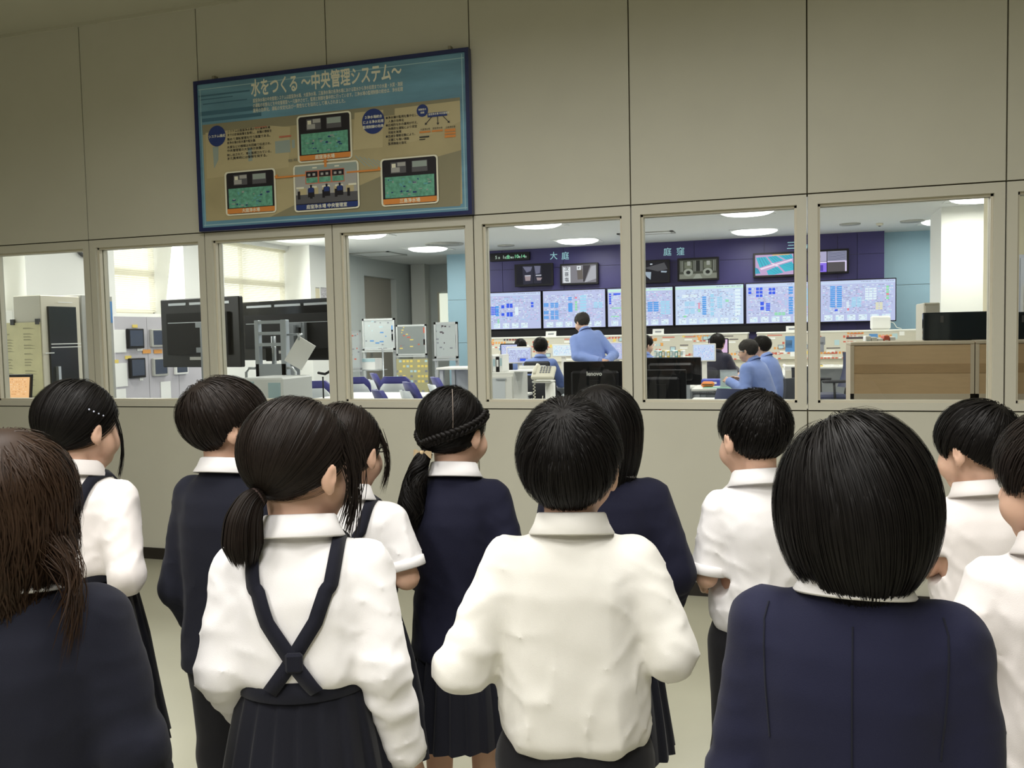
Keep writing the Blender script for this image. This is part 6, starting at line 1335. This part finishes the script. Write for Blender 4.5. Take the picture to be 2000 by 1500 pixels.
def make_hair(info, style, mt, N=2400, vol=(.014, .014, .012), lift=0.0, rag=.0035, whorl=(.10, -.60, .79), cut=((-.13, -.072), (-.04, -.062), (-.02, -.03), (.02, -.012), (.05, .005), (.075, .028), (.13, .03)), length=(.05, .075), fall=0.0, grav=0.25, r=.0006, jit=.007, tie=None, tail=None, tailn=420, tail_r=.0009, wave=0.0, back=None, face=(.062, .080, .078), face_c=(0, .115, -.048), ears=True, seed=1, shell=.955, part=None, xk=0.0, tie_mat=None, curl=0.0):
    HM, hs, root = info['HM'], info['hs'], info['root']; rg = np.random.default_rng(seed); c = SC_+np.array((0, 0, lift)); Rs = np.array((.074, .092, .083)); RO = Rs+np.array(vol)
    W = np.array(whorl, float); W /= np.linalg.norm(W); g = np.array(HM.to_3x3().normalized().inverted() @ Vector((0, 0, -1)))
    # underlying cap
    st = .0045; F = Field(np.arange(-.135, .136, st), np.arange(-.16, .15, st), np.arange(-.15, .17, st)); I = Matrix.Identity(4)
    zc_grid = prof(cut, F.ax[1])
    F.ell(I, tuple(c), tuple(RO*shell)); X, Y, Z = F.P((slice(None),)*3)
    F.d = np.maximum(F.d, (zc_grid[None, :, None]+.010+.004*np.sin(X*260+seed)+.003*np.sin(Y*310+2))-Z).astype(np.float32)
    F.ell(I, face_c, face, .006, 's')
    if ears:
        for sx in (-1, 1): F.ell(I, (sx*.092, .004, -.018), (.022, .022, .030), .006, 's')
    V, Q = F.mesh()
    if len(V): V = relax(V, Q, 1)
    M = np.array(HM); parts = [(V @ M[:3, :3].T+M[:3, 3], Q)] if len(V) else []
    # roots
    N = int(N*1.5); tailn = int(tailn*1.5)
    d = rg.normal(size=(N*4, 3)); d /= np.linalg.norm(d, axis=1, keepdims=True); p = SC_+d*Rs; ok = p[:, 2] > prof(HL, p[:, 1])+rg.normal(size=len(p))*.003
    if part is not None: ok &= ~((np.abs(p[:, 0]-part) < .003) & (p[:, 1] > -.11) & (p[:, 2] > 0))
    p = p[ok][:N]; n = len(p); lay = np.clip(rg.normal(.985, .022, n), .9, 1.03)[:, None]; K = 13; L = rg.uniform(*length, n)
    if tie is not None:
        Tt = np.array(tie); L = np.linalg.norm(p-Tt, axis=1)*1.25; lay = rg.uniform(.95, 1.02, n)[:, None]
    ds = (L/(K-1))[:, None]; path = np.zeros((n, K, 3)); path[:, 0] = p; nrm = np.zeros((n, K, 3)); nrm[:, 0] = (p-SC_)/np.linalg.norm(p-SC_, axis=1, keepdims=True); dead = np.zeros(n, bool); cid = np.floor(np.arctan2(p[:, 0], p[:, 1])*9+seed).astype(int) % 60; ragn = rg.normal(size=60)[cid]*rag+rg.normal(size=n)*rag*.6; jt = rg.normal(size=(n, 3))*jit*8; ph = rg.uniform(0, 6.28, n)
    for k in range(1, K):
        u = (p-c)/RO; nn = (p-c)/RO**2; nn /= np.linalg.norm(nn, axis=1, keepdims=True)
        if tie is not None:
            m = Tt-p; dist = np.linalg.norm(m, axis=1, keepdims=True); m = m-nn*(m*nn).sum(1, keepdims=True)*np.clip((dist-.02)/.03, 0, 1)
        elif part is not None: m = np.stack([np.sign(p[:, 0]-part)*1.0, -.25*np.ones(n), np.zeros(n)], 1)+g*.6; m = m-nn*(m*nn).sum(1, keepdims=True)
        else: m = -(W-nn*(nn @ W)[:, None])
        m /= np.linalg.norm(m, axis=1, keepdims=True)+1e-9; gt = g-nn*(nn @ g)[:, None]*(1-fall)
        low = np.clip((.05-p[:, 2:3])/.06, 0, 1); w = np.clip(grav+fall*low, 0, 1) if tie is None else 0.0
        dv = m*(1-w)+gt*w+jt*(.25 if tie is None else .1)
        if wave: dv = dv+np.stack([np.sin(ph+k*1.1), np.cos(ph*1.7+k*.9), 0*ph], 1)*wave
        if curl: dv = dv+nn*curl*(k/K)
        dv /= np.linalg.norm(dv, axis=1, keepdims=True)+1e-9; q = p+dv*ds; e = np.linalg.norm((q-c)/RO, axis=1, keepdims=True)
        hug = (1-fall*low) if tie is None else np.clip((np.linalg.norm(q-Tt, axis=1, keepdims=True)-.012)/.025, 0, 1)
        tgt = lay*(1-(1-min(1, k/3))*.06); q2 = c+(q-c)*np.where(e < tgt, tgt/e, 1+(tgt/e-1)*hug*.8)
        if tie is not None: q2 = np.where(hug > 0, q2*hug+q*(1-hug), q)
        q = q2
        if back is not None:
            b_ = (q[:, 2] < -.10) & (np.abs(q[:, 0]) < .15) & (q[:, 1] < .03); q[b_, 1] = np.minimum(q[b_, 1], back-.012*rg.random(b_.sum()))
        stop = (q[:, 2] < prof(cut, q[:, 1])+ragn+xk*q[:, 0]**2) if tie is None else (np.linalg.norm(p-Tt, axis=1) < .010)
        dead |= stop; q = np.where(dead[:, None], p+dv*ds*.02, q); path[:, k] = q; p = q; nrm[:, k] = nn
    V, Q = ribbon_mesh(path, nrm, rg.uniform(.5, 1.3, n)*r*1.15, HM, rg, .16); parts.append((V, Q))
    if tail is not None:
        cen = np.array([t[0] for t in tail], float); rr = np.array([t[1] for t in tail], float); tt = np.linspace(0, 1, len(tail)); K2 = 22; s_ = np.linspace(0, 1, K2)
        C_ = np.stack([np.interp(s_, tt, cen[:, i]) for i in range(3)], 1); 
        for _ in range(3): C_[1:-1] = (C_[:-2]+2*C_[1:-1]+C_[2:])/4
        r_ = np.interp(s_, tt, rr); a = rg.uniform(0, 6.28, tailn); q = np.sqrt(rg.random(tailn)); tan = np.gradient(C_, axis=0); tan /= np.linalg.norm(tan, axis=1, keepdims=True); A = np.cross(tan, (0.3, .9, .2)); A /= np.linalg.norm(A, axis=1, keepdims=True); B = np.cross(tan, A); endv = rg.uniform(.78, 1.0, tailn)
        pt = np.zeros((tailn, K2, 3))
        for k in range(K2):
            sk = s_[k]*endv; Ck = np.stack([np.interp(sk, s_, C_[:, i]) for i in range(3)], 1); rk = np.interp(sk, s_, r_); Ak = np.stack([np.interp(sk, s_, A[:, i]) for i in range(3)], 1); Bk = np.stack([np.interp(sk, s_, B[:, i]) for i in range(3)], 1); aa = a+wave*2.5*np.sin(s_[k]*9+q*3)
            pt[:, k] = Ck+(Ak*np.cos(aa)[:, None]+Bk*np.sin(aa)[:, None])*(rk*q)[:, None]
        V, Q = ribbon_mesh(pt, pt-C_[None]+1e-5, rg.uniform(.6, 1.3, tailn)*tail_r*1.3, HM, rg); parts.append((V, Q))
        core = MB(); core.tube([tuple(HM @ Vector(v)) for v in C_[:19]], [float(x)*.72*hs for x in r_[:19]], 10); parts.append((np.array(core.v), np.array([f for f in core.f if len(f) == 4])))
    n0 = 0; VV, QQ = [], []
    for v, q in parts: VV.append(v); QQ.append(q+n0); n0 += len(v)
    h = np_mesh('hair', np.concatenate(VV), np.concatenate(QQ), mt, root)
    if tail is not None and tie_mat is not None:
        Mt = HM @ Matrix.Translation(Vector(tail[0][0])) @ (Vector(tail[1][0])-Vector(tail[0][0])).to_track_quat('Z', 'Y').to_matrix().to_4x4(); mb = MB().use(tie_mat); q = tail[0][1]
        for k in range(3): mb.lathe([(q*.8, .004+.007*k), (q*1.18, .006+.007*k), (q*1.22, .009+.007*k), (q*.8, .011+.007*k)], Mt, 20)
        mb.build('hair_tie', parent=root)
    return h
# ---------------------------------------------------------------- the visiting children
def stand(px, py, D):
    """foot point and body height for a head whose crown shows at (px, py), D metres ahead of the camera"""
    p = atd(px, py, D); return (float(p[0]), float(p[1]), 0.0), float(p[2])
r_ = math.radians
BOB = dict(rag=.014, xk=4.5, vol=(.028, .023, .045), lift=-.034, fall=.40, cut=((-.14, -.119), (-.05, -.119), (0, -.108), (.04, -.09), (.08, .02), (.13, .02)), ears=False, grav=.35, length=(.10, .16), face=(.058, .075, .085))
b, H = stand(1112, 783, 1.56)
person('person', 'child in a cream long sleeved shirt and black trousers, elbows bent outwards', b, r_(13), H-.010, head=(r_(-12), 0.05, 0.02), armL=((-.196, -.055, .85), (-.08, .12, .86)), armR=((.168, -.05, .88), (.09, .12, .87)), upper='shirt', um=M_shirtc, lower='trousers', lm=M_trou, hair='short', hm=M_hair, hopt=dict(vol=(.019, .018, .020), lift=-.006, N=5200, seed=3, whorl=(.02, -.62, .78), cut=((-.13, -.096), (-.05, -.090), (-.035, -.045), (-.015, .012), (.015, .016), (.05, .0), (.075, .028), (.13, .03))), wide=1.05)
b, H = stand(580, 780, 1.5)
ki = person('person', 'child in a white shirt with dark suspender straps crossed on the back', b, r_(20), H-.008, head=(r_(-36), 0.04, .03), armL=((-.128, -.05, .885), (-.10, .07, .73)), armR=((.136, -.05, .88), (.168, -.01, .71)), upper='shirt', um=M_shirt, lower='suspender', flare=.09, lm=M_skirt, hair='pony', hm=M_hairg, hopt=dict(vol=(.010, .011, .010), N=5200, seed=5, tie=(.004, -.086, -.036), tail=(((.004, -.088, -.036), .015), ((-.001, -.106, -.046), .023), ((-.004, -.118, -.075), .031), ((-.006, -.118, -.112), .034), ((-.008, -.110, -.150), .020)), tailn=700, tie_mat=mat('tie_brown', (.035, .018, .014), .8), cut=((-.13, -.055), (-.05, -.062), (-.02, -.03), (.0, .0), (.03, .0), (.05, .03), (.13, .05)), ears=True))
for sx in (-1, 1): drape(ki, [(sx*-.055, -.3, .848), (sx*-.012, -.3, .885), (sx*.055, -.3, .955), (sx*.088, -.25, 1.02), (sx*.092, -.10, 1.12), (sx*.090, .04, 1.16), (sx*.088, .2, 1.06), (sx*.075, .3, .95), (sx*.07, .3, .86)], .024, M_strap, 'suspender_strap', 60, off=.004 if sx > 0 else .0065)
side_lock(ki, M_hairg, 1, 130, (.070, .030, .06), (.066, .048, -.095), .012, .0009, 4)
o = ki['bv'].ray_cast(ki['T'] @ Vector((0.004, -.4, .895*ki['kz'])), Vector((0, 1, 0)))[0]
MB().use(M_strap).box((o.x-.014, o.y-.016, o.z-.016), (o.x+.014, o.y-.004, o.z+.016), None, .004).build('strap_slider', parent=ki['root'])
b, H = stand(1669, 800, 1.14)
kb = person('person', 'child in a navy jacket with a seam down the back, standing closest', b, r_(-5), H-.014, head=(r_(6), 0.03, 0), armL=((-.138, -.025, .82), (-.14, .07, .67)), armR=((.132, -.025, .82), (.13, .07, .67)), upper='jacket', um=M_jack, lower='trousers', lm=M_trou, hair='bob', hm=M_hair, hopt=dict(BOB, N=7600, seed=8, whorl=(-.42, .12, .90), r=.0006), wide=1.02)
for q_ in ([(0, -.22, 1.075), (0, -.35, .95), (0, -.35, .8), (0, -.35, .64)], [(.150, -.10, 1.10), (.160, -.18, 1.05), (.156, -.26, .98), (.146, -.30, .90)], [(-.150, -.10, 1.10), (-.160, -.18, 1.05), (-.156, -.26, .98), (-.146, -.30, .90)]): seam(kb, q_, 'seam', M_jackb, .0022)
b, H = stand(6, 846, 1.3)
ka = person('person', 'child in a dark jacket cut by the left picture edge, loose long hair', b, r_(30), H-.010, head=(r_(-18), 0.03, 0), armL=((-.15, -.01, .82), (-.14, .06, .66)), armR=((.165, -.03, .82), (.165, .07, .67)), upper='jacket', um=M_jackb, lower='skirt', lm=M_skirt, hair='long', hm=M_hairb, hopt=dict(vol=(.022, .020, .016), N=6000, seed=9, whorl=(.15, -.25, .95), fall=.85, grav=.35, cut=((-.2, -.25), (-.1, -.23), (-.03, -.17), (.02, -.14), (.045, -.12), (.06, .02), (.13, .03)), length=(.22, .36), wave=.30, curl=.12, ears=False, r=.0009), wide=1.04)
b, H = stand(148, 747, 2.2)
side_lock(ka, M_hairb, 1, 170, (.088, -.03, -.04), (.125, -.06, -.150), .016, .0009, 6)
k1 = person('person', 'child in a white long sleeved blouse with beaded hair clip, looking along the glass', b, r_(4), H-.006, head=(r_(-18), 0.02, 0), armL=((-.155, -.02, .84), (-.09, .10, .80)), armR=((.165, -.06, .87), (.07, .09, .83)), upper='shirt', um=M_shirtp, lower='suspender', flare=.09, lm=M_skirt, hair='pony', hm=M_hair, hopt=dict(vol=(.012, .014, .012), N=2600, seed=11, tie=(.0, -.086, -.042), tail=(((.0, -.088, -.042), .014), ((-.0, -.108, -.056), .022), ((-.0, -.114, -.10), .026), ((.0, -.106, -.16), .012)), tailn=350, tie_mat=M_sock, r=.0011, cut=((-.13, -.055), (-.05, -.062), (-.02, -.03), (.0, .0), (.03, .0), (.05, .02), (.13, .03))))
for sx in (-1, 1): drape(k1, [(sx*-.05, -.3, .86), (sx*.055, -.3, .955), (sx*.088, -.25, 1.02), (sx*.092, -.10, 1.12), (sx*.090, .04, 1.16), (sx*.088, .2, 1.06), (sx*.075, .3, .95), (sx*.07, .3, .86)], .024, M_strap, 'suspender_strap', 46, off=.004 if sx > 0 else .006)
HMk = k1['HM']; mb = MB().use(mat('pin_pale', (.45, .48, .58), .3, .3))
for q in range(4): mb.lathe([(.0001, -.0026), (.0022, -.0014), (.0022, .0014), (.0001, .0026)], HMk @ Matrix.Translation((.0885-.0012*q, -.035+.013*q, .052-.006*q)), 10)
mb.build('hair_clip', parent=k1['root'])
side_lock(k1, M_hair, 1, 26, (.070, .042, .04), (.066, .054, -.125), .004, .0007)
b, H = stand(437, 740, 2.2)
person('person', 'child in a plain dark jacket behind the crossed straps, head turned to the right', b, r_(4), H-.010, wide=.92, head=(r_(-44), 0.03, 0), armL=((-.135, -.03, .81), (-.12, .06, .66)), armR=((.135, -.03, .81), (.12, .06, .66)), upper='jacket', um=M_jackb, lower='trousers', lm=M_trou, hair='short', hm=M_hairg, hopt=dict(vol=(.020, .020, .014), N=2600, seed=13, r=.0011, cut=((-.15, -.098), (-.06, -.094), (-.035, -.05), (-.014, .004), (.02, .006), (.05, -.005), (.075, .02), (.13, .025)), length=(.06, .10), grav=.35))
b, H = stand(672, 790, 2.15)
k4 = person('person', 'child with glasses and a short white sleeve, half hidden behind the crossed straps', b, r_(10), H-.008, slv=.82, head=(r_(-18), -0.02, 0), armL=((-.15, -.02, .82), (-.06, .13, .78)), armR=((.150, -.02, .85), (.06, .14, .80)), upper='polo', um=M_shirt, sleeve='short', lower='suspender', flare=.09, lm=M_skirt, hair='pony', hm=M_hairg, hopt=dict(vol=(.011, .012, .011), N=2200, seed=15, tie=(.0, -.082, -.046), tail=(((.0, -.084, -.046), .013), ((-.0, -.102, -.066), .020), ((-.0, -.108, -.12), .022), ((.0, -.104, -.19), .010)), tailn=300, r=.0011, tie_mat=M_strap, cut=((-.13, -.055), (-.05, -.062), (-.02, -.03), (.0, .0), (.03, .0), (.05, .02), (.13, .03))))
for sx in (-1, 1): drape(k4, [(sx*-.05, -.3, .86), (sx*.055, -.3, .955), (sx*.088, -.25, 1.02), (sx*.092, -.10, 1.12), (sx*.090, .04, 1.16), (sx*.088, .2, 1.06), (sx*.075, .3, .95), (sx*.07, .3, .86)], .024, M_strap, 'suspender_strap', 46, off=.004 if sx > 0 else .006)
side_lock(k4, M_hairg, 1, 50, (.070, .036, .05), (.066, .050, -.095), .007, .0008, 5)
HMk = k4['HM']; mb = MB().use(M_black)
for sx in (-1, 1):
    mb.tube([tuple(HMk @ Vector((sx*.032+.021*math.cos(a), .098-.006*abs(math.cos(a)), .004+.017*math.sin(a)))) for a in np.linspace(0, 2*math.pi, 21)], .0016, 6, False); mb.tube([tuple(HMk @ Vector(v)) for v in ((sx*.053, .093, .010), (sx*.072, .07, .010), (sx*.079, .0, .006), (sx*.078, -.02, -.012))], .0017, 6)
mb.tube([tuple(HMk @ Vector(v)) for v in ((-.011, .098, .008), (0, .100, .011), (.011, .098, .008))], .0016, 6); mb.build('glasses', parent=k4['root'])
b, H = stand(884, 757, 2.3)
k5 = person('person', 'child in a navy jacket and pleated skirt, braided hair tied with a beige ribbon', b, r_(8), H-.008, head=(r_(-26), 0.02, .02), wide=.93, armL=((-.150, -.01, .82), (-.09, .12, .74)), armR=((.146, -.04, .87), (.08, .12, .80)), upper='jacket', um=M_jack_shade, lower='skirt', lm=M_skirt, hair='pony', hm=M_hair, hopt=dict(vol=(.010, .010, .009), N=2600, seed=17, tie=(-.018, -.084, -.044), tail=(((-.019, -.086, -.044), .015), ((-.026, -.106, -.070), .023), ((-.030, -.122, -.12), .032), ((-.034, -.134, -.19), .037), ((-.038, -.134, -.245), .020)), tailn=520, wave=.35, r=.0010, tie_mat=M_black, cut=((-.13, -.055), (-.05, -.062), (-.02, -.03), (.0, .0), (.03, .0), (.05, .03), (.13, .05))))
HMk = k5['HM']
def on_head(az, z, k=1.0):
    zz = (z-SC_[2])/.094; q = math.sqrt(max(.02, 1-zz*zz)); return Vector((.086*k*q*math.sin(az), SC_[1]+.104*k*q*math.cos(az), z))
mb = MB().use(M_hair)
for (a0, z0, a1, z1) in ((1.1, .055, 3.35, -.022), (-1.0, .05, -2.75, -.03)):
    n_ = 60; base_ = [on_head(a0+(a1-a0)*t, z0+(z1-z0)*t**.8, 1.02) for t in np.linspace(0, 1, n_)]
    for phs in (0, 2.094, 4.189):
        pts = []
        for i, p in enumerate(base_):
            tn = (base_[min(i+1, n_-1)]-base_[max(i-1, 0)]).normalized(); nn = (p-Vector(SC_)).normalized(); sd_ = tn.cross(nn); a = i/n_*2*math.pi*6+phs; pts.append(tuple(HMk @ (p+sd_*.0085*math.sin(a)+nn*(.0035*math.sin(2*a)+.002))))
        mb.tube(pts, .0062, 7)
mb.build('braid', parent=k5['root'])
mb = MB().use(mat('scalp_line', (.17, .135, .11), .6)); L0 = [on_head(2.32, .022+.0072*q) for q in range(14)]
P = [[tuple(HMk @ (SC_v+(v-SC_v)*1.012+Vector((dx, 0, 0)))) for v in L0] for SC_v in (Vector(SC_),) for dx in (-.0011, .0011)]; mb.grid(P).build('hair_parting', parent=k5['root'])
M_bow = mat('bow_beige', (.50, .38, .22), .7); mb = MB().use(M_bow); c_ = Vector((-.020, -.100, -.046))
for sx in (-1, 1): mb.grid([[tuple(HMk @ (c_+Vector((sx*(.004+.026*v), -.004-.006*math.sin(v*3), .010*v*u+.004*math.sin(v*4))))) for u in np.linspace(-1, 1, 5)] for v in np.linspace(0, 1, 6)])
mb.tube([tuple(HMk @ (c_+Vector((0, -.006, q)))) for q in (-.007, 0, .007)], .006, 8); mb.build('ribbon', parent=k5['root'])
b, H = stand(1178, 750, 2.2)
person('person', 'child in a navy jacket mostly hidden behind the cream long sleeved shirt', b, r_(10), H-.010, head=(r_(-12), 0.03, 0), armL=((-.155, -.02, .82), (-.14, .08, .66)), armR=((.170, -.04, .84), (.14, .08, .70)), upper='jacket', um=M_jack_shade, lower='skirt', lm=M_skirt, hair='bob', hm=M_hair, hopt=dict(vol=(.024, .018, .034), lift=-.024, N=3600, seed=19, whorl=(-.1, -.3, .9), fall=.8, grav=.3, cut=((-.2, -.150), (-.05, -.150), (.03, -.140), (.055, -.07), (.08, .02), (.13, .03)), length=(.20, .28), ears=False, r=.0009, face=(.058, .075, .085)), wide=1.04)
b, H = stand(1474, 764, 2.2)
person('person', 'child in a white short sleeved shirt looking left, between cream shirt and navy jacket', b, r_(28), H-.008, wide=.90, slv=.92, head=(r_(10), 0.10, 0), armL=((-.135, -.01, .82), (-.07, .16, .76)), armR=((.150, -.02, .82), (.07, .16, .76)), upper='polo', um=M_shirt, sleeve='short', lower='trousers', lm=M_trou, hair='short', hm=M_hair, hopt=dict(vol=(.011, .011, .010), N=2400, seed=21, r=.0011, length=(.03, .05), whorl=(.1, -.5, .85)))
b, H = stand(1950, 785, 2.18)
person('person', 'child with bowed head in a white short sleeved polo, before the plywood cabinets', b, r_(0), H-.008, head=(r_(46), 0.14, 0), side=-.10, slv=.74, armL=((-.165, -.01, .83), (-.12, .14, .76)), armR=((.165, -.02, .81), (.10, .12, .72)), upper='polo', um=M_shirtp, sleeve='short', lower='trousers', lm=M_trou, hair='short', hm=M_hair, hopt=dict(vol=(.015, .014, .012), N=2600, seed=23, r=.0011, length=(.05, .08), cut=((-.13, -.05), (-.06, -.045), (-.03, -.01), (.0, .008), (.025, .0), (.04, -.06), (.085, -.07), (.13, -.02)), face_c=(0, .155, -.06)), wide=1.08)
b, H = stand(2072, 808, 1.45)
person('person', 'child in a white long sleeved shirt cut by the right picture edge', b, r_(2), H-.008, wide=.94, head=(r_(44), 0.12, 0), armL=((-.170, -.05, .85), (-.07, .12, .80)), armR=((.170, -.04, .85), (.07, .12, .82)), upper='shirt', um=M_shirtp, lower='trousers', lm=M_trou, hair='short', hm=M_hairg, hopt=dict(vol=(.017, .016, .013), N=2800, seed=25, length=(.05, .08), cut=((-.13, -.07), (-.05, -.06), (-.03, -.02), (.0, .0), (.03, -.01), (.06, -.02), (.085, .02), (.13, .02))))
# ---------------------------------------------------------------- the control room staff
SHORT_A = dict(vol=(.007, .008, .006), N=700, r=.0016, length=(.025, .04))
p = at(1130, 622, 11.0)
HS = 1.72
person('person', 'worker in a blue shirt bending forward, hands clasped behind the back', (float(at(1166, 700, 10.45)[0]), 10.45, 0), r_(30), HS, True, head=(r_(26), .30, 0), lean=.36, side=-.16, armL=((-.24, .06, 1.14), (-.02, -.17, 1.085)), armR=((.22, .02, 1.15), (.05, -.18, 1.07)), upper='work', um=M_work, lower='trousers', lm=M_trou, hair='short', hm=M_hairgr, hopt=dict(SHORT_A, seed=31))
def seated(label, px, py, Y, yaw, hm, um, lean=.15, head=(0, .15, 0), opt=None, arms=None, H=1.66, chair=None):
    p = at(px, py, Y); c_ = chair or ('dark office chair', M_drk, 0.95, False)
    office_chair(c_[0], (float(p[0]), Y, 0), yaw, M_drk, c_[1], M_shell if 'white' in c_[0] else M_drk, 'white' in c_[0], 0.45, c_[2], c_[3])
    return person('person', label, (float(p[0]), Y, 0), yaw, H, True, head=head, lean=lean, sit=.575, armL=arms[0] if arms else ((-.24, .12, .80), (-.12, .38, .88)), armR=arms[1] if arms else ((.24, .12, .80), (.12, .38, .88)), upper='work', um=um, lower='trousers', lm=M_trou, hair='short', hm=hm, hopt=opt or dict(SHORT_A, seed=33))
M_dkw = cloth('workwear_dark', (.03, .03, .05))
g1 = seated('worker with glasses sitting in a blue shirt, arm resting on the desk', 1500, 720, 9.45, r_(62), M_hairgr, M_work, .34, (r_(8), .12, 0), H=1.64, chair=('dark grey office chair under the worker with glasses', mat('chair_charcoal', (0.045, 0.05, 0.065), 0.7),  .93, False))
HMk = g1['HM']; mb = MB().use(M_chr)
for sx in (-1, 1):
    mb.tube([tuple(HMk @ Vector((sx*.032+.02*math.cos(a), .104-.006*abs(math.cos(a)), .002+.014*math.sin(a)))) for a in np.linspace(0, 2*math.pi, 15)], .0022, 5, False); mb.tube([tuple(HMk @ Vector(v)) for v in ((sx*.052, .098, .008), (sx*.074, .06, .008), (sx*.08, -.01, .002))], .0024, 5)
mb.build('glasses', parent=g1['root'])
seated('worker in a blue shirt sitting directly behind the one with glasses', 1518, 710, 10.35, r_(62), M_hair, M_work, .28, (r_(5), .12, 0), dict(SHORT_A, vol=(.014, .014, .012), seed=35), chair=('black office chair under the worker beside the worker with glasses', M_drk, 1.0, False))
seated('worker in blue sitting before the lit lilac monitors, seen from behind', 1056, 715, 10.6, r_(8), M_hair, M_work, .02, (r_(4), .1, 0), dict(SHORT_A, vol=(.014, .014, .012), seed=37), chair=('white framed office chair under the worker before the lilac monitors', M_drk, .92, True))
seated('worker almost hidden behind the lit lilac monitors, only the hair showing', 1017, 700, 12.3, r_(15), M_hair, M_work, .02, (0, .1, 0), dict(SHORT_A, vol=(.012, .012, .012), seed=38), H=1.6, chair=('black office chair of the worker hidden behind the lilac monitor', M_drk, .9, False))
seated('worker in blue sitting behind the row of books, cut by the window post', 1258, 700, 11.15, r_(-20), M_hair, M_work, .05, (r_(-30), .1, 0), dict(SHORT_A, vol=(.012, .012, .012), seed=39), chair=('white framed office chair under the worker behind the books', M_drk, 1.0, False))
seated('worker in dark clothes sitting between the pale and the pink monitor', 1397, 700, 12.0, r_(-20), M_hair, M_dkw, .1, (0, .1, 0), dict(SHORT_A, vol=(.018, .016, .014), ears=False, cut=((-.14, -.11), (0, -.10), (.05, -.05), (.08, .03), (.13, .03)), fall=.6, length=(.1, .16), seed=41), chair=('black office chair behind the dark clothed worker', M_drk, .9, False))
